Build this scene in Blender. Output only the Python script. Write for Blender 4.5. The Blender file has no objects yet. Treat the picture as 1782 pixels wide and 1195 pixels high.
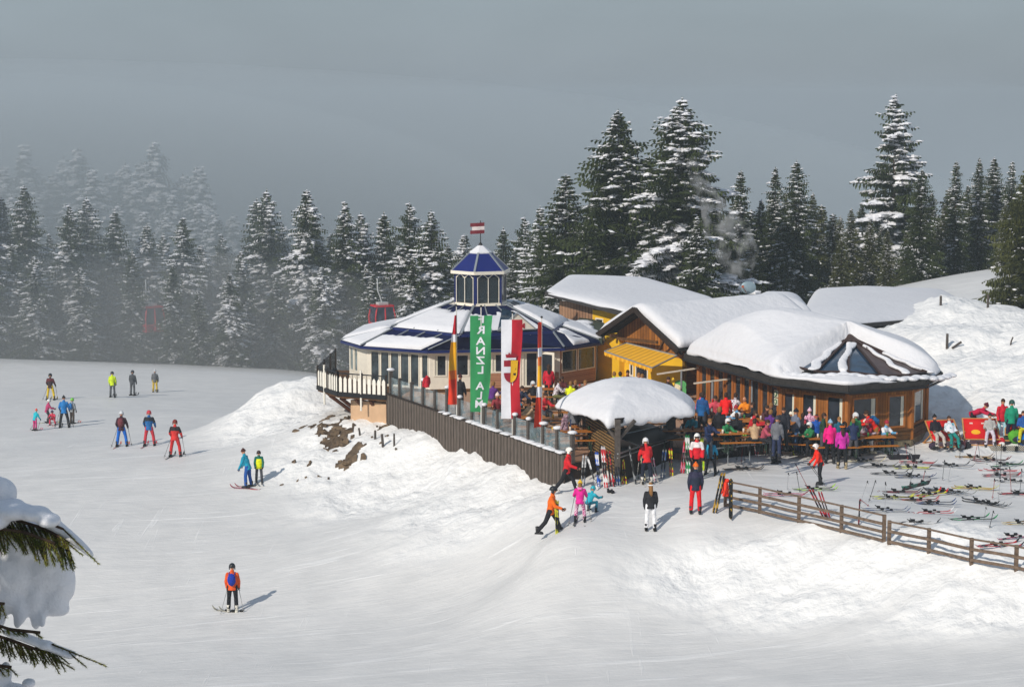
import bpy, bmesh, math, random
import numpy as np
from mathutils import Vector, Matrix
R=math.radians
SC=bpy.context.scene; COL=SC.collection
PI=math.pi
# ---------------- camera, world, sun, exposure ----------------
F=3465.0; CZ=15.0; TH=R(7.03)
cd=bpy.data.cameras.new('camera'); cam=bpy.data.objects.new('camera',cd); COL.objects.link(cam)
cd.lens=70.0; cd.sensor_width=36.0; cd.clip_start=0.5; cd.clip_end=5000
cam.location=(0,0,CZ); cam.rotation_euler=(R(90)-TH,0,0); SC.camera=cam
SUN_EL=R(34); SUN_AZ=R(-140)      # azimuth measured from +Y clockwise: the sun stands to the left, behind the camera
wd=bpy.data.worlds.new('World'); SC.world=wd; wd.use_nodes=True
nt=wd.node_tree; N=nt.nodes; L=nt.links
bg=N['Background']
sky=N.new('ShaderNodeTexSky'); sky.sky_type='NISHITA'; sky.sun_disc=False; sky.sun_elevation=SUN_EL; sky.sun_rotation=SUN_AZ
sky.altitude=1500; sky.air_density=1.0; sky.dust_density=3.0
tc=N.new('ShaderNodeTexCoord'); sp=N.new('ShaderNodeSeparateXYZ'); L.new(tc.outputs['Generated'],sp.inputs[0])
rp=N.new('ShaderNodeValToRGB'); L.new(sp.outputs['Z'],rp.inputs[0])
e=rp.color_ramp.elements; e[0].position=0.0; e[0].color=(.215,.25,.288,1); e[1].position=1; e[1].color=(.20,.265,.365,1)
e2=rp.color_ramp.elements.new(.055); e2.color=(.252,.30,.335,1)
e3=rp.color_ramp.elements.new(.25); e3.color=(.235,.285,.35,1)
nz=N.new('ShaderNodeTexNoise'); nz.inputs['Scale'].default_value=6.0; nz.inputs['Detail'].default_value=4
mpn=N.new('ShaderNodeMapping'); mpn.inputs['Scale'].default_value=(1,1,3); L.new(tc.outputs['Generated'],mpn.inputs[0]); L.new(mpn.outputs[0],nz.inputs[0])
mr=N.new('ShaderNodeMapRange'); mr.inputs[1].default_value=.3; mr.inputs[2].default_value=.7; mr.inputs[3].default_value=.93; mr.inputs[4].default_value=1.07
L.new(nz.outputs[0],mr.inputs[0])
mu=N.new('ShaderNodeVectorMath'); mu.operation='SCALE'; L.new(rp.outputs[0],mu.inputs[0]); L.new(mr.outputs[0],mu.inputs[3])
# fog covers nearly the whole sky: the blue sky texture is only a small share of the light
sk=N.new('ShaderNodeVectorMath'); sk.operation='SCALE'; L.new(sky.outputs[0],sk.inputs[0]); sk.inputs[3].default_value=.006
ad=N.new('ShaderNodeVectorMath'); ad.operation='ADD'; L.new(mu.outputs[0],ad.inputs[0]); L.new(sk.outputs[0],ad.inputs[1])
L.new(ad.outputs[0],bg.inputs['Color']); bg.inputs['Strength'].default_value=1.13
sl=bpy.data.lights.new('sun','SUN'); sun=bpy.data.objects.new('sun',sl); COL.objects.link(sun)
sl.energy=3.45; sl.angle=R(.8); sl.color=(1,.93,.83)
sd=Vector((math.sin(SUN_AZ)*math.cos(SUN_EL),math.cos(SUN_AZ)*math.cos(SUN_EL),math.sin(SUN_EL)))  # towards the sun
sun.rotation_euler=sd.to_track_quat('Z','Y').to_euler(); sun.location=(-30,-20,60)
SC.view_settings.view_transform='Standard'; SC.view_settings.look='None'; SC.view_settings.gamma=1; SC.view_settings.exposure=0
try:
    SC.cycles.volume_bounces=0; SC.cycles.volume_step_rate=2
except Exception: pass

# ---------------- pixel <-> world ----------------
def ray(px,py):
    u=(px-891)/F; v=(597.5-py)/F
    return Vector((u, math.cos(TH)+v*math.sin(TH), -math.sin(TH)+v*math.cos(TH)))
def W(px,py,D):
    d=ray(px,py); t=D/d.y; return Vector((0,0,CZ))+d*t
def G(px,py,z):
    d=ray(px,py); t=(z-CZ)/d.z; return Vector((0,0,CZ))+d*t

# ---------------- small builders ----------------
def C(h):
    h=h.lstrip('#'); r=[int(h[i:i+2],16)/255 for i in (0,2,4)]
    return tuple((c/12.92 if c<=.04045 else ((c+.055)/1.055)**2.4) for c in r)
def meta(o,label=None,cat=None,group=None,kind=None):
    if label: o['label']=label
    if cat: o['category']=cat
    if group: o['group']=group
    if kind: o['kind']=kind
    return o
def thing(name,label,cat,loc=(0,0,0),rz=0,group=None,scale=1):
    o=bpy.data.objects.new(name,None); COL.objects.link(o); o.location=loc; o.rotation_euler=(0,0,rz); o.empty_display_size=.2
    if scale!=1: o.scale=(scale,)*3
    return meta(o,label,cat,group)
def copy_tree(o,parent=None,loc=None,rz=None,label=None,group=None):
    c=o.copy(); COL.objects.link(c); c.parent=parent
    if loc is not None: c.location=loc
    if rz is not None: c.rotation_euler=(0,0,rz)
    if label: c['label']=label
    if group: c['group']=group
    for ch in list(o.children): copy_tree(ch,c)
    return c
TMP=bpy.data.scenes.new('bake')
def baked(o):
    """the object's mesh with its modifiers (or curve) applied, evaluated in a scene of its own"""
    inm=o.name in COL.objects
    if inm: COL.objects.unlink(o)
    par=o.parent; pm=o.matrix_parent_inverse.copy(); o.parent=None
    TMP.collection.objects.link(o); vl=TMP.view_layers[0]; vl.update(); dg=vl.depsgraph
    me=bpy.data.meshes.new_from_object(o.evaluated_get(dg))
    TMP.collection.objects.unlink(o)
    o.parent=par; o.matrix_parent_inverse=pm
    if inm: COL.objects.link(o)
    return me
class MB:
    def __init__(s): s.v=[]; s.f=[]; s.m=[]; s.M=Matrix.Identity(4)
    def add(s,vs,fs,mi=0):
        b=len(s.v); M=s.M; s.v+= [tuple(M@Vector(v)) for v in vs]
        for f in fs: s.f.append(tuple(i+b for i in f)); s.m.append(mi)
    def box(s,c,d,rz=0,mi=0,mat=None):
        x,y,z=d[0]/2,d[1]/2,d[2]/2; ca,sa=math.cos(rz),math.sin(rz); vs=[]
        for dz in(-z,z):
            for a,b in((-x,-y),(x,-y),(x,y),(-x,y)):
                p=Vector((a,b,dz))
                if mat: p=mat@p
                else: p=Vector((a*ca-b*sa,a*sa+b*ca,dz))
                vs.append(p+Vector(c))
        s.add(vs,[(3,2,1,0),(4,5,6,7),(0,1,5,4),(1,2,6,5),(2,3,7,6),(3,0,4,7)],mi)
    def beam(s,a,b,w,h,mi=0,up=(0,0,1)):
        a=Vector(a);b=Vector(b);d=(b-a);l=d.length
        if l<1e-6:return
        d/=l; up=Vector(up)
        if abs(d.dot(up))>.98: up=Vector((0,1,0))
        sd_=d.cross(up).normalized(); u=sd_.cross(d).normalized()
        vs=[]
        for p in(a,b):
            for i,j in((-1,-1),(1,-1),(1,1),(-1,1)): vs.append(p+sd_*(i*w/2)+u*(j*h/2))
        s.add(vs,[(3,2,1,0),(4,5,6,7),(0,1,5,4),(1,2,6,5),(2,3,7,6),(3,0,4,7)],mi)
    def tube(s,pts,rad,n=6,mi=0,cap=True,asp=1.0):
        pts=[Vector(p) for p in pts]; rad=[rad]*len(pts) if isinstance(rad,(int,float)) else rad
        vs=[];fs=[];k=len(pts); prev=None
        for i,p in enumerate(pts):
            d=(pts[min(i+1,k-1)]-pts[max(i-1,0)]).normalized()
            if prev is None:
                up=Vector((0,0,1)) if abs(d.z)<.9 else Vector((1,0,0)); a=d.cross(up).normalized()
            else: a=(prev-d*prev.dot(d)).normalized()
            prev=a; b=d.cross(a)
            for j in range(n):
                t=2*PI*j/n; vs.append(p+a*math.cos(t)*rad[i]+b*math.sin(t)*rad[i]*asp)
        for i in range(k-1):
            for j in range(n):
                fs.append((i*n+j,i*n+(j+1)%n,(i+1)*n+(j+1)%n,(i+1)*n+j))
        if cap: fs.append(tuple(range(n-1,-1,-1))); fs.append(tuple((k-1)*n+j for j in range(n)))
        s.add(vs,fs,mi)
    def ell(s,c,r,n=8,m=6,mi=0,rot=None,jit=0,rng=None):
        c=Vector(c);vs=[];fs=[]
        if isinstance(r,(int,float)): r=(r,r,r)
        def P(th,ph):
            k=1+(rng.uniform(-jit,jit) if rng else 0)
            p=Vector((r[0]*math.sin(th)*math.cos(ph)*k,r[1]*math.sin(th)*math.sin(ph)*k,r[2]*math.cos(th)*k))
            return c+(rot@p if rot else p)
        vs.append(P(0,0))
        for i in range(1,m):
            for j in range(n): vs.append(P(PI*i/m,2*PI*j/n))
        vs.append(P(PI,0)); last=len(vs)-1
        for j in range(n): fs.append((0,1+j,1+(j+1)%n))
        for i in range(m-2):
            for j in range(n): fs.append((1+i*n+j,1+(i+1)*n+j,1+(i+1)*n+(j+1)%n,1+i*n+(j+1)%n))
        for j in range(n): fs.append((last,1+(m-2)*n+(j+1)%n,1+(m-2)*n+j))
        s.add(vs,fs,mi)
    def prism(s,poly,z0,z1,mi=0):
        n=len(poly); ar=sum(poly[i][0]*poly[(i+1)%n][1]-poly[(i+1)%n][0]*poly[i][1] for i in range(n))
        if ar<0: poly=poly[::-1]
        vs=[(p[0],p[1],z0) for p in poly]+[(p[0],p[1],z1) for p in poly]
        fs=[tuple(range(n-1,-1,-1)),tuple(range(n,2*n))]+[(i,(i+1)%n,n+(i+1)%n,n+i) for i in range(n)]
        s.add(vs,fs,mi)
    def build(s,name,mats,parent=None,smooth=False,loc=None):
        if not isinstance(mats,(list,tuple)): mats=[mats]
        me=bpy.data.meshes.new(name); me.from_pydata(s.v,[],s.f)
        for m in mats: me.materials.append(m)
        if len(mats)>1: me.polygons.foreach_set('material_index',s.m)
        if smooth: me.polygons.foreach_set('use_smooth',[True]*len(me.polygons))
        me.validate(); me.update()
        o=bpy.data.objects.new(name,me); COL.objects.link(o)
        if parent: o.parent=parent
        if loc is not None: o.location=loc
        return o
# ---------------- materials ----------------
MC={}
def mat(name,col,rough=.7,var=.12,scale=6.0,bump=0.0,bscale=40.0,metal=0.0,col2=None,stretch=(1,1,1),spec=.3,space='Object',detail=4):
    if name in MC: return MC[name]
    if isinstance(col,str): col=C(col)
    m=bpy.data.materials.new(name); m.use_nodes=True; t=m.node_tree; n=t.nodes; l=t.links; b=n['Principled BSDF']
    b.inputs['Roughness'].default_value=rough; b.inputs['Metallic'].default_value=metal; b.inputs['Specular IOR Level'].default_value=spec
    tc=n.new('ShaderNodeTexCoord'); mp=n.new('ShaderNodeMapping'); mp.inputs['Scale'].default_value=stretch; l.new(tc.outputs[space],mp.inputs[0])
    nz=n.new('ShaderNodeTexNoise'); nz.inputs['Scale'].default_value=scale; nz.inputs['Detail'].default_value=detail; l.new(mp.outputs[0],nz.inputs[0])
    if col2 is None: c1=[c*(1-var) for c in col]; c2=[min(1,c*(1+var)) for c in col]
    else:
        if isinstance(col2,str): col2=C(col2)
        c1=col; c2=col2
    r=n.new('ShaderNodeValToRGB'); r.color_ramp.elements[0].position=.32; r.color_ramp.elements[1].position=.68
    r.color_ramp.elements[0].color=(*c1,1); r.color_ramp.elements[1].color=(*c2,1)
    l.new(nz.outputs[0],r.inputs[0]); l.new(r.outputs[0],b.inputs['Base Color'])
    if bump:
        n2=n.new('ShaderNodeTexNoise'); n2.inputs['Scale'].default_value=bscale; n2.inputs['Detail'].default_value=3; l.new(mp.outputs[0],n2.inputs[0])
        bp=n.new('ShaderNodeBump'); bp.inputs['Strength'].default_value=bump; bp.inputs['Distance'].default_value=.03; l.new(n2.outputs[0],bp.inputs['Height']); l.new(bp.outputs[0],b.inputs['Normal'])
    MC[name]=m; return m
def planks(name,c1,c2,scale=8,axis='X',gap=.12,rough=.75,dark=.25):
    """boards: bands across one object axis, each board of its own tone"""
    if name in MC: return MC[name]
    c1=C(c1);c2=C(c2)
    m=bpy.data.materials.new(name); m.use_nodes=True; t=m.node_tree; n=t.nodes; l=t.links; b=n['Principled BSDF']; b.inputs['Roughness'].default_value=rough; b.inputs['Specular IOR Level'].default_value=.2
    tc=n.new('ShaderNodeTexCoord'); s=n.new('ShaderNodeSeparateXYZ'); l.new(tc.outputs['UV' if axis=='U' or axis=='V' else 'Object'],s.inputs[0])
    ax={'X':0,'Y':1,'Z':2,'U':0,'V':1}[axis]
    a=n.new('ShaderNodeMath'); a.operation='MULTIPLY'; a.inputs[1].default_value=scale; l.new(s.outputs[ax],a.inputs[0])
    fl=n.new('ShaderNodeMath'); fl.operation='FLOOR'; l.new(a.outputs[0],fl.inputs[0]); fr=n.new('ShaderNodeMath'); fr.operation='FRACT'; l.new(a.outputs[0],fr.inputs[0])
    wn=n.new('ShaderNodeTexWhiteNoise'); wn.noise_dimensions='1D'; l.new(fl.outputs[0],wn.inputs['W'])
    nz=n.new('ShaderNodeTexNoise'); nz.inputs['Scale'].default_value=5; nz.inputs['Detail'].default_value=5; l.new(tc.outputs['Object'],nz.inputs[0])
    mx=n.new('ShaderNodeMath'); mx.operation='MULTIPLY_ADD'; mx.inputs[1].default_value=.55; l.new(wn.outputs[0],mx.inputs[0])
    h=n.new('ShaderNodeMath'); h.operation='MULTIPLY'; h.inputs[1].default_value=.5; l.new(nz.outputs[0],h.inputs[0]); l.new(h.outputs[0],mx.inputs[2])
    r=n.new('ShaderNodeMix'); r.data_type='RGBA'; r.inputs[6].default_value=(*c1,1); r.inputs[7].default_value=(*c2,1); l.new(mx.outputs[0],r.inputs[0])
    g=n.new('ShaderNodeMath'); g.operation='LESS_THAN'; g.inputs[1].default_value=gap; l.new(fr.outputs[0],g.inputs[0])
    r2=n.new('ShaderNodeMix'); r2.data_type='RGBA'; r2.inputs[7].default_value=(*[c*dark for c in c1],1); l.new(r.outputs[2],r2.inputs[6]); l.new(g.outputs[0],r2.inputs[0])
    l.new(r2.outputs[2],b.inputs['Base Color'])
    MC[name]=m; return m
def two_tone(name,c1,c2,scale=20,thr=.5,rough=.7):
    if name in MC: return MC[name]
    m=mat(name,c1,rough,0,scale,col2=c2); r=[x for x in m.node_tree.nodes if x.type=='VALTORGB'][0]
    r.color_ramp.elements[0].position=thr-.02; r.color_ramp.elements[1].position=thr+.02; return m
def glassm(name,col,rough=.08,alpha=None):
    if name in MC: return MC[name]
    m=bpy.data.materials.new(name); m.use_nodes=True; n=m.node_tree.nodes; l=m.node_tree.links; b=n['Principled BSDF']
    tc=n.new('ShaderNodeTexCoord'); nz=n.new('ShaderNodeTexNoise'); nz.inputs['Scale'].default_value=1.7; nz.inputs['Detail'].default_value=3; l.new(tc.outputs['Object'],nz.inputs[0])
    r=n.new('ShaderNodeValToRGB'); c=C(col); r.color_ramp.elements[0].position=.35; r.color_ramp.elements[1].position=.7
    r.color_ramp.elements[0].color=(*[x*.45 for x in c],1); r.color_ramp.elements[1].color=(*[x*1.5 for x in c],1); l.new(nz.outputs[0],r.inputs[0]); l.new(r.outputs[0],b.inputs['Base Color'])
    b.inputs['Roughness'].default_value=rough; b.inputs['Specular IOR Level'].default_value=.6
    if alpha is not None: b.inputs['Alpha'].default_value=alpha
    MC[name]=m; return m
def snowm(name,tone=.83,bump=.35,scale=6,fine=30,rough=.55,blue=1.02):
    m=mat(name,(tone*.985,tone*.985,tone*blue if tone*blue<.98 else .98),rough,.015,1.2,0,spec=.25)
    n=m.node_tree.nodes;l=m.node_tree.links;b=n['Principled BSDF']
    if 'sb' in m.keys(): return m
    m['sb']=1
    tc=n.new('ShaderNodeTexCoord')
    a=n.new('ShaderNodeTexNoise'); a.inputs['Scale'].default_value=scale; a.inputs['Detail'].default_value=6; a.inputs['Roughness'].default_value=.6; l.new(tc.outputs['Object'],a.inputs[0])
    bp=n.new('ShaderNodeBump'); bp.inputs['Strength'].default_value=bump; bp.inputs['Distance'].default_value=.12; l.new(a.outputs[0],bp.inputs['Height'])
    l.new(bp.outputs[0],b.inputs['Normal'])
    b.inputs['Subsurface Weight'].default_value=.0
    return m
SNOW=snowm('snow_roof',.745,.5,2.6); SNOWR=snowm('snow_rough',.80,.6,7)
# ---------------- terrain ----------------
CP=[]
for px,py,D in [(-250,1195,68),(200,1195,64),(600,1195,62),(1000,1195,60),(1400,1195,57),(1800,1195,54.5),
 (50,1063,76),(405,1063,73.5),(800,1063,70),(1200,1063,66.8),(1500,1063,64),(1782,1063,61.5),(1540,1000,65.8),(1300,930,71.2),(1400,960,69),(1700,1030,63),
 (1260,885,72.7),(1400,915,69.8),(1545,948,66.8),(1660,970,65),(1770,992,63.2),(1210,892,72.1),(1132,922,72),(1350,805,81.8),(1450,815,80.6),(1600,800,82.5),(1750,780,85.2),(1700,900,71.2),(1600,860,75.3),(1480,790,83.8),(1850,900,71),
 (1030,850,76.5),(1125,842,77.4),(1150,870,74.3),(960,930,71),(1008,908,72.5),(900,900,75.5),(750,880,80.5),(600,870,86),(450,838,90),(305,794,97),(212,776,102),(112,743,117),(88,695,137),(196,690,139),(270,682,147),(-150,700,135),(-200,628,170),(0,626,172),(200,634,172),(400,646,170),(470,655,160),
 (0,850,92),(-200,850,94),(0,980,80),(200,900,86),(600,1000,75.5),(900,1000,71.5),(400,940,82),
 (380,735,108),(450,695,109),(520,664,108),(545,648,107),(480,740,101),(430,770,100),(590,765,93.5),(600,808,90.5),(560,722,98),(640,742,94),(675,742,93.2),(750,757,89.4),(830,787,85),(900,812,81.6),(985,838,77.6),
 (640,800,90.5),(750,815,87),(700,850,86),(820,845,83),(900,868,79),
 (1640,700,92),(1700,700,90.3),(1782,700,89.5),(1660,640,97),(1782,640,95.5),(1600,577,109),(1782,600,103),(1550,572,112),(1700,560,113),(1782,545,117),(1660,505,131),(1700,487,134),(1782,488,132),(1590,512,131),(1450,530,131),(1900,600,103)]:
    p=W(px,py,D); CP.append(tuple(p))
CP+=[(0,90,0),(5,90,0),(10,95,0),(14,89,0),(0,100,-.3),(5,105,-.3),(-4,99,-.5),(-5,106,-2.2),(-10,104,-1.2),(-11,112,-3.6),(-17,122,-4.6),(0,125,-5),(10,130,-4.5),(14,112,-.6),(19,100,1.1),(-25,135,-6),
 (-45,200,-14),(-20,200,-15),(5,200,-17),(30,200,-12),(60,200,-10),(-45,185,-9.6),(-20,188,-11),(0,160,-9.5),(25,165,-2.5),(45,165,0),(12,165,-8),(-60,280,-32),(0,280,-38),(60,280,-36),(-80,420,-95),(0,420,-100),(80,420,-95),
 (0,30,-2.5),(-15,20,-3.5),(15,20,-.5),(-30,40,-5),(30,40,.5),(-60,100,-5),(-60,150,-9),(50,110,4),(50,80,2),(-90,220,-14),(90,220,-4)]
CP=np.array(CP); SX=30.0
def _k(d2): return np.where(d2>1e-12,.5*d2*np.log(np.maximum(d2,1e-12)),0)
def _fit():
    X=CP[:,:2]/SX; n=len(X); d2=((X[:,None]-X[None])**2).sum(-1); A=np.zeros((n+3,n+3)); A[:n,:n]=_k(d2)+np.eye(n)*1.5e-3
    P=np.c_[np.ones(n),X]; A[:n,n:]=P; A[n:,:n]=P.T; b=np.r_[CP[:,2],0,0,0]; return np.linalg.solve(A,b)
WT=_fit()
def vnoise(x,y,seed=0):
    """cheap smooth value noise"""
    xi=np.floor(x).astype(np.int64); yi=np.floor(y).astype(np.int64); fx=x-xi; fy=y-yi; fx=fx*fx*(3-2*fx); fy=fy*fy*(3-2*fy)
    def h(a,b):
        n=(a*374761393+b*668265263+seed*1442695041)&0x7fffffff; n=((n^(n>>13))*1274126177)&0x7fffffff; return ((n^(n>>16))&0xffff)/65535.0-.5
    return (h(xi,yi)*(1-fx)+h(xi+1,yi)*fx)*(1-fy)+(h(xi,yi+1)*(1-fx)+h(xi+1,yi+1)*fx)*fy
def fbm(x,y,o=4,seed=0):
    s=0;a=1.
    for i in range(o): s=s+a*vnoise(x*2**i+i*17.3,y*2**i-i*9.1,seed+i); a*=.5
    return s
def base_z(x,y):
    X=np.c_[x/SX,y/SX]; n=len(CP); out=np.zeros(len(x))
    for i in range(0,len(x),20000):
        q=X[i:i+20000]; d2=((q[:,None]-CP[None,:,:2]/SX)**2).sum(-1); out[i:i+20000]=_k(d2)@WT[:n]+WT[n]+q@WT[n+1:]
    return out
BANK=[(-3,86,6,4,1),(0,80,5,3.5,1),(-7,92,4.5,5,1),(-11,104,4.5,7,1),(8,68.5,4,2.2,.8),(12,66,5,2.2,1),(17,62.5,5,2.4,1),(22,97,8,13,1),(27,112,14,14,.8),(17,104,5,9,.8),(-1,76.5,4,2,.5),(2.4,74.6,2,1,.3)]
def bankmask(x,y):
    m=np.zeros_like(x)
    for cx,cy,rx,ry,a in BANK: m=np.maximum(m,a*np.exp(-(((x-cx)/rx)**2+((y-cy)/ry)**2)**1.5))
    return np.clip(m*1.6,0,1)
def terr(x,y):
    x=np.asarray(x,float); y=np.asarray(y,float)
    z=base_z(np.clip(x,-95,95),np.clip(y,15,425)); m=bankmask(x,y)
    z=z+m*(.38*fbm(x*.45,y*.45,3,3)+.30*np.abs(fbm(x*1.2,y*1.2,3,9))+.16*fbm(x*2.6,y*2.6,2,5))
    z=z+(1-m)*(.05*fbm(x*.25,y*.25,3,21)+.018*fbm(x*1.4+y*.5,y*1.4-x*.5,2,31))
    for cx,cy,rr_,hh in ((22.3,103.5,2.9,.95),(27.5,101,3.0,.8),(19.8,107.5,2.2,.7),(25.5,112,4.0,.9),(21.5,96.5,2.4,.35),(26,94,2.6,.4),(24.5,118,4,.8)):
        z=z+hh*np.exp(-(((x-cx)/rr_)**2+((y-cy)/(rr_*1.1))**2)**1.3)
    # a snow heap by the wall's foot
    z=z+.45*np.exp(-(((x+6.4)/1.3)**2+((y-90.8)/1.8)**2))
    return z
def tz(x,y): return float(terr(np.array([x]),np.array([y]))[0])
def GT(px,py,d0=45,d1=260):
    d=ray(px,py); D=np.linspace(d0,d1,900); t=D/d.y; x=d.x*t; z=CZ+d.z*t
    g=terr(x,D); i=np.argmax(z<g)
    if not (z<g).any(): return W(px,py,150)
    a,b=D[i-1],D[i]
    for _ in range(14):
        m_=(a+b)/2; t=m_/d.y
        if CZ+d.z*t<tz(d.x*t,m_): b=m_
        else: a=m_
    return W(px,py,b)
def axis(core0,core1,step,lo,hi,g=1.12):
    c=list(np.arange(core0,core1,step)); s=step; a=core0
    while a>lo: s*=g; a-=s; c.insert(0,a)
    s=step; a=c[-1]
    while a<hi: s*=g; a+=s; c.append(a)
    return np.array(c)
xs=axis(-24,26,.26,-330,330); ys=axis(58,118,.26,-20,700)
XX,YY=np.meshgrid(xs,ys); ZZ=terr(XX.ravel(),YY.ravel())
# keep the ground under the terrace and inside the buildings
nx,ny=len(xs),len(ys)
me=bpy.data.meshes.new('ground'); V=np.c_[XX.ravel(),YY.ravel(),ZZ]
me.vertices.add(len(V)); me.vertices.foreach_set('co',V.ravel())
i=np.arange((nx-1)*(ny-1)); r_=i//(nx-1); c_=i%(nx-1); a=r_*nx+c_; Q=np.c_[a,a+1,a+nx+1,a+nx]
me.loops.add(Q.size); me.loops.foreach_set('vertex_index',Q.ravel()); me.polygons.add(len(Q)); me.polygons.foreach_set('loop_start',np.arange(0,Q.size,4)); me.polygons.foreach_set('loop_total',np.full(len(Q),4))
me.polygons.foreach_set('use_smooth',[True]*len(Q)); me.update(calc_edges=True); me.validate()
at=me.attributes.new('bank','FLOAT','POINT'); at.data.foreach_set('value',bankmask(V[:,0],V[:,1]))
ground=bpy.data.objects.new('ground',me); COL.objects.link(ground); meta(ground,kind='structure')
ground['label']='snow covered ski slope and plaza'
def ground_material():
    m=bpy.data.materials.new('piste_snow'); m.use_nodes=True; n=m.node_tree.nodes; l=m.node_tree.links; b=n['Principled BSDF']
    b.inputs['Roughness'].default_value=.55; b.inputs['Specular IOR Level'].default_value=.3
    tc=n.new('ShaderNodeTexCoord'); at=n.new('ShaderNodeAttribute'); at.attribute_name='bank'
    def noise(scale,stretch=(1,1,1),rot=0,detail=4,rough=.55,dist=0):
        mp=n.new('ShaderNodeMapping'); mp.inputs['Scale'].default_value=stretch; mp.inputs['Rotation'].default_value=(0,0,rot); l.new(tc.outputs['Object'],mp.inputs[0])
        z=n.new('ShaderNodeTexNoise'); z.inputs['Scale'].default_value=scale; z.inputs['Detail'].default_value=detail; z.inputs['Roughness'].default_value=rough; z.inputs['Distortion'].default_value=dist; l.new(mp.outputs[0],z.inputs[0]); return z.outputs[0]
    def math_(op,a,b_=None,c=None):
        q=n.new('ShaderNodeMath'); q.operation=op
        for i,v in enumerate((a,b_,c)):
            if v is None: continue
            if isinstance(v,(int,float)): q.inputs[i].default_value=v
            else: l.new(v,q.inputs[i])
        return q.outputs[0]
    # groomed, ski-scraped snow: soft long streaks, a few sharper scraped lines, faint grain
    def ss(v,lo,hi):
        q=n.new('ShaderNodeMapRange'); q.interpolation_type='SMOOTHSTEP'; l.new(v,q.inputs[0]); q.inputs[1].default_value=lo; q.inputs[2].default_value=hi; return q.outputs[0]
    a1=ss(noise(1.0,(.10,1.9,1),R(14),4,.6,.6),.56,.72); a2=ss(noise(1.0,(.16,3.2,1),R(-9),4,.6,.8),.60,.74); a3=ss(noise(1.0,(2.6,.14,1),R(-30),3,.6,.9),.63,.74)
    mk=ss(noise(.13,(1,1,1),0,2,.5),.42,.62)
    soft=noise(.8,(.25,1.4,1),R(10),4,.55,.4); fine=noise(11,(1,1,1),0,4,.6); med=noise(2.6,(.5,1.3,1),R(15),4,.6,.3)
    tr=math_('ADD',math_('ADD',math_('MULTIPLY',a1,.5),math_('MULTIPLY',a2,.35)),math_('MULTIPLY',math_('MULTIPLY',a3,mk),.45))
    pis=math_('ADD',math_('MULTIPLY',tr,.028),math_('ADD',math_('MULTIPLY',fine,.008),math_('ADD',math_('MULTIPLY',soft,.07),math_('MULTIPLY',med,.045))))
    vr=n.new('ShaderNodeTexVoronoi'); vr.inputs['Scale'].default_value=3.2; l.new(tc.outputs['Object'],vr.inputs[0])
    bk=math_('ADD',math_('MULTIPLY',noise(1.9,(1,1,1),0,5,.52),.22),math_('MULTIPLY',vr.outputs[0],.03))
    mx=n.new('ShaderNodeMix'); mx.data_type='FLOAT'; l.new(at.outputs['Fac'],mx.inputs[0]); l.new(pis,mx.inputs[2]); l.new(bk,mx.inputs[3])
    bp=n.new('ShaderNodeBump'); bp.inputs['Strength'].default_value=.75; bp.inputs['Distance'].default_value=1.0; l.new(mx.outputs[0],bp.inputs['Height']); l.new(bp.outputs[0],b.inputs['Normal'])
    r=n.new('ShaderNodeValToRGB'); r.color_ramp.elements[0].position=.3; r.color_ramp.elements[1].position=.7; r.color_ramp.elements[0].color=(.62,.615,.605,1); r.color_ramp.elements[1].color=(.71,.70,.685,1)
    l.new(noise(.6,(1,1,1),0,5,.6),r.inputs[0]); cm=n.new('ShaderNodeMix'); cm.data_type='RGBA'; l.new(at.outputs['Fac'],cm.inputs[0]); c0=n.new('ShaderNodeMix'); c0.data_type='RGBA'; l.new(math_('MINIMUM',tr,1.0),c0.inputs[0]); l.new(r.outputs[0],c0.inputs[6]); c0.inputs[7].default_value=(.86,.855,.845,1); l.new(c0.outputs[2],cm.inputs[6]); cm.inputs[7].default_value=(.85,.843,.828,1); l.new(cm.outputs[2],b.inputs['Base Color'])
    return m
me.materials.append(ground_material())

# ---------------- haze and fog ----------------
def volume(name,dens,col,aniso=0.2):
    m=bpy.data.materials.new(name); m.use_nodes=True; n=m.node_tree.nodes; n.remove(n['Principled BSDF'])
    v=n.new('ShaderNodeVolumePrincipled'); v.inputs['Density'].default_value=dens; v.inputs['Color'].default_value=(*col,1); v.inputs['Anisotropy'].default_value=aniso
    m.node_tree.links.new(v.outputs[0],n['Material Output'].inputs['Volume']); return m
_lo=float(ZZ.min())-1; hz=MB(); hz.box(((xs[0]+xs[-1])/2,(ys[0]+ys[-1])/2,(_lo+18.5)/2),(xs[-1]-xs[0]+4,ys[-1]-ys[0]+4,18.5-_lo))
hazeo=hz.build('haze',volume('haze_air',.0006,(.80,.93,1),0)); meta(hazeo,kind='stuff')
hazeo['label']='thin cold haze in the air over the slope'
def bank(specs,dens):
    for i,(c,r) in enumerate(specs):
        b=MB(); b.ell(c,r,40,24); o=b.build('fog_bank',volume('fog_%d'%i,dens[i],(.90,.89,.87) if i==2 else (.80,.90,.96),0),smooth=True)
        meta(o,'grey fog lying over the forest on the left','fog','banks of fog over the left forest','stuff')
bank([((-62,228,-9),(74,64,27)),((-85,305,-6),(160,100,27)),((-36,193,-13.5),(56,30,13.5)),((-38,168,-11),(46,38,13))],[.013,.0105,.024,.003])
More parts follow.
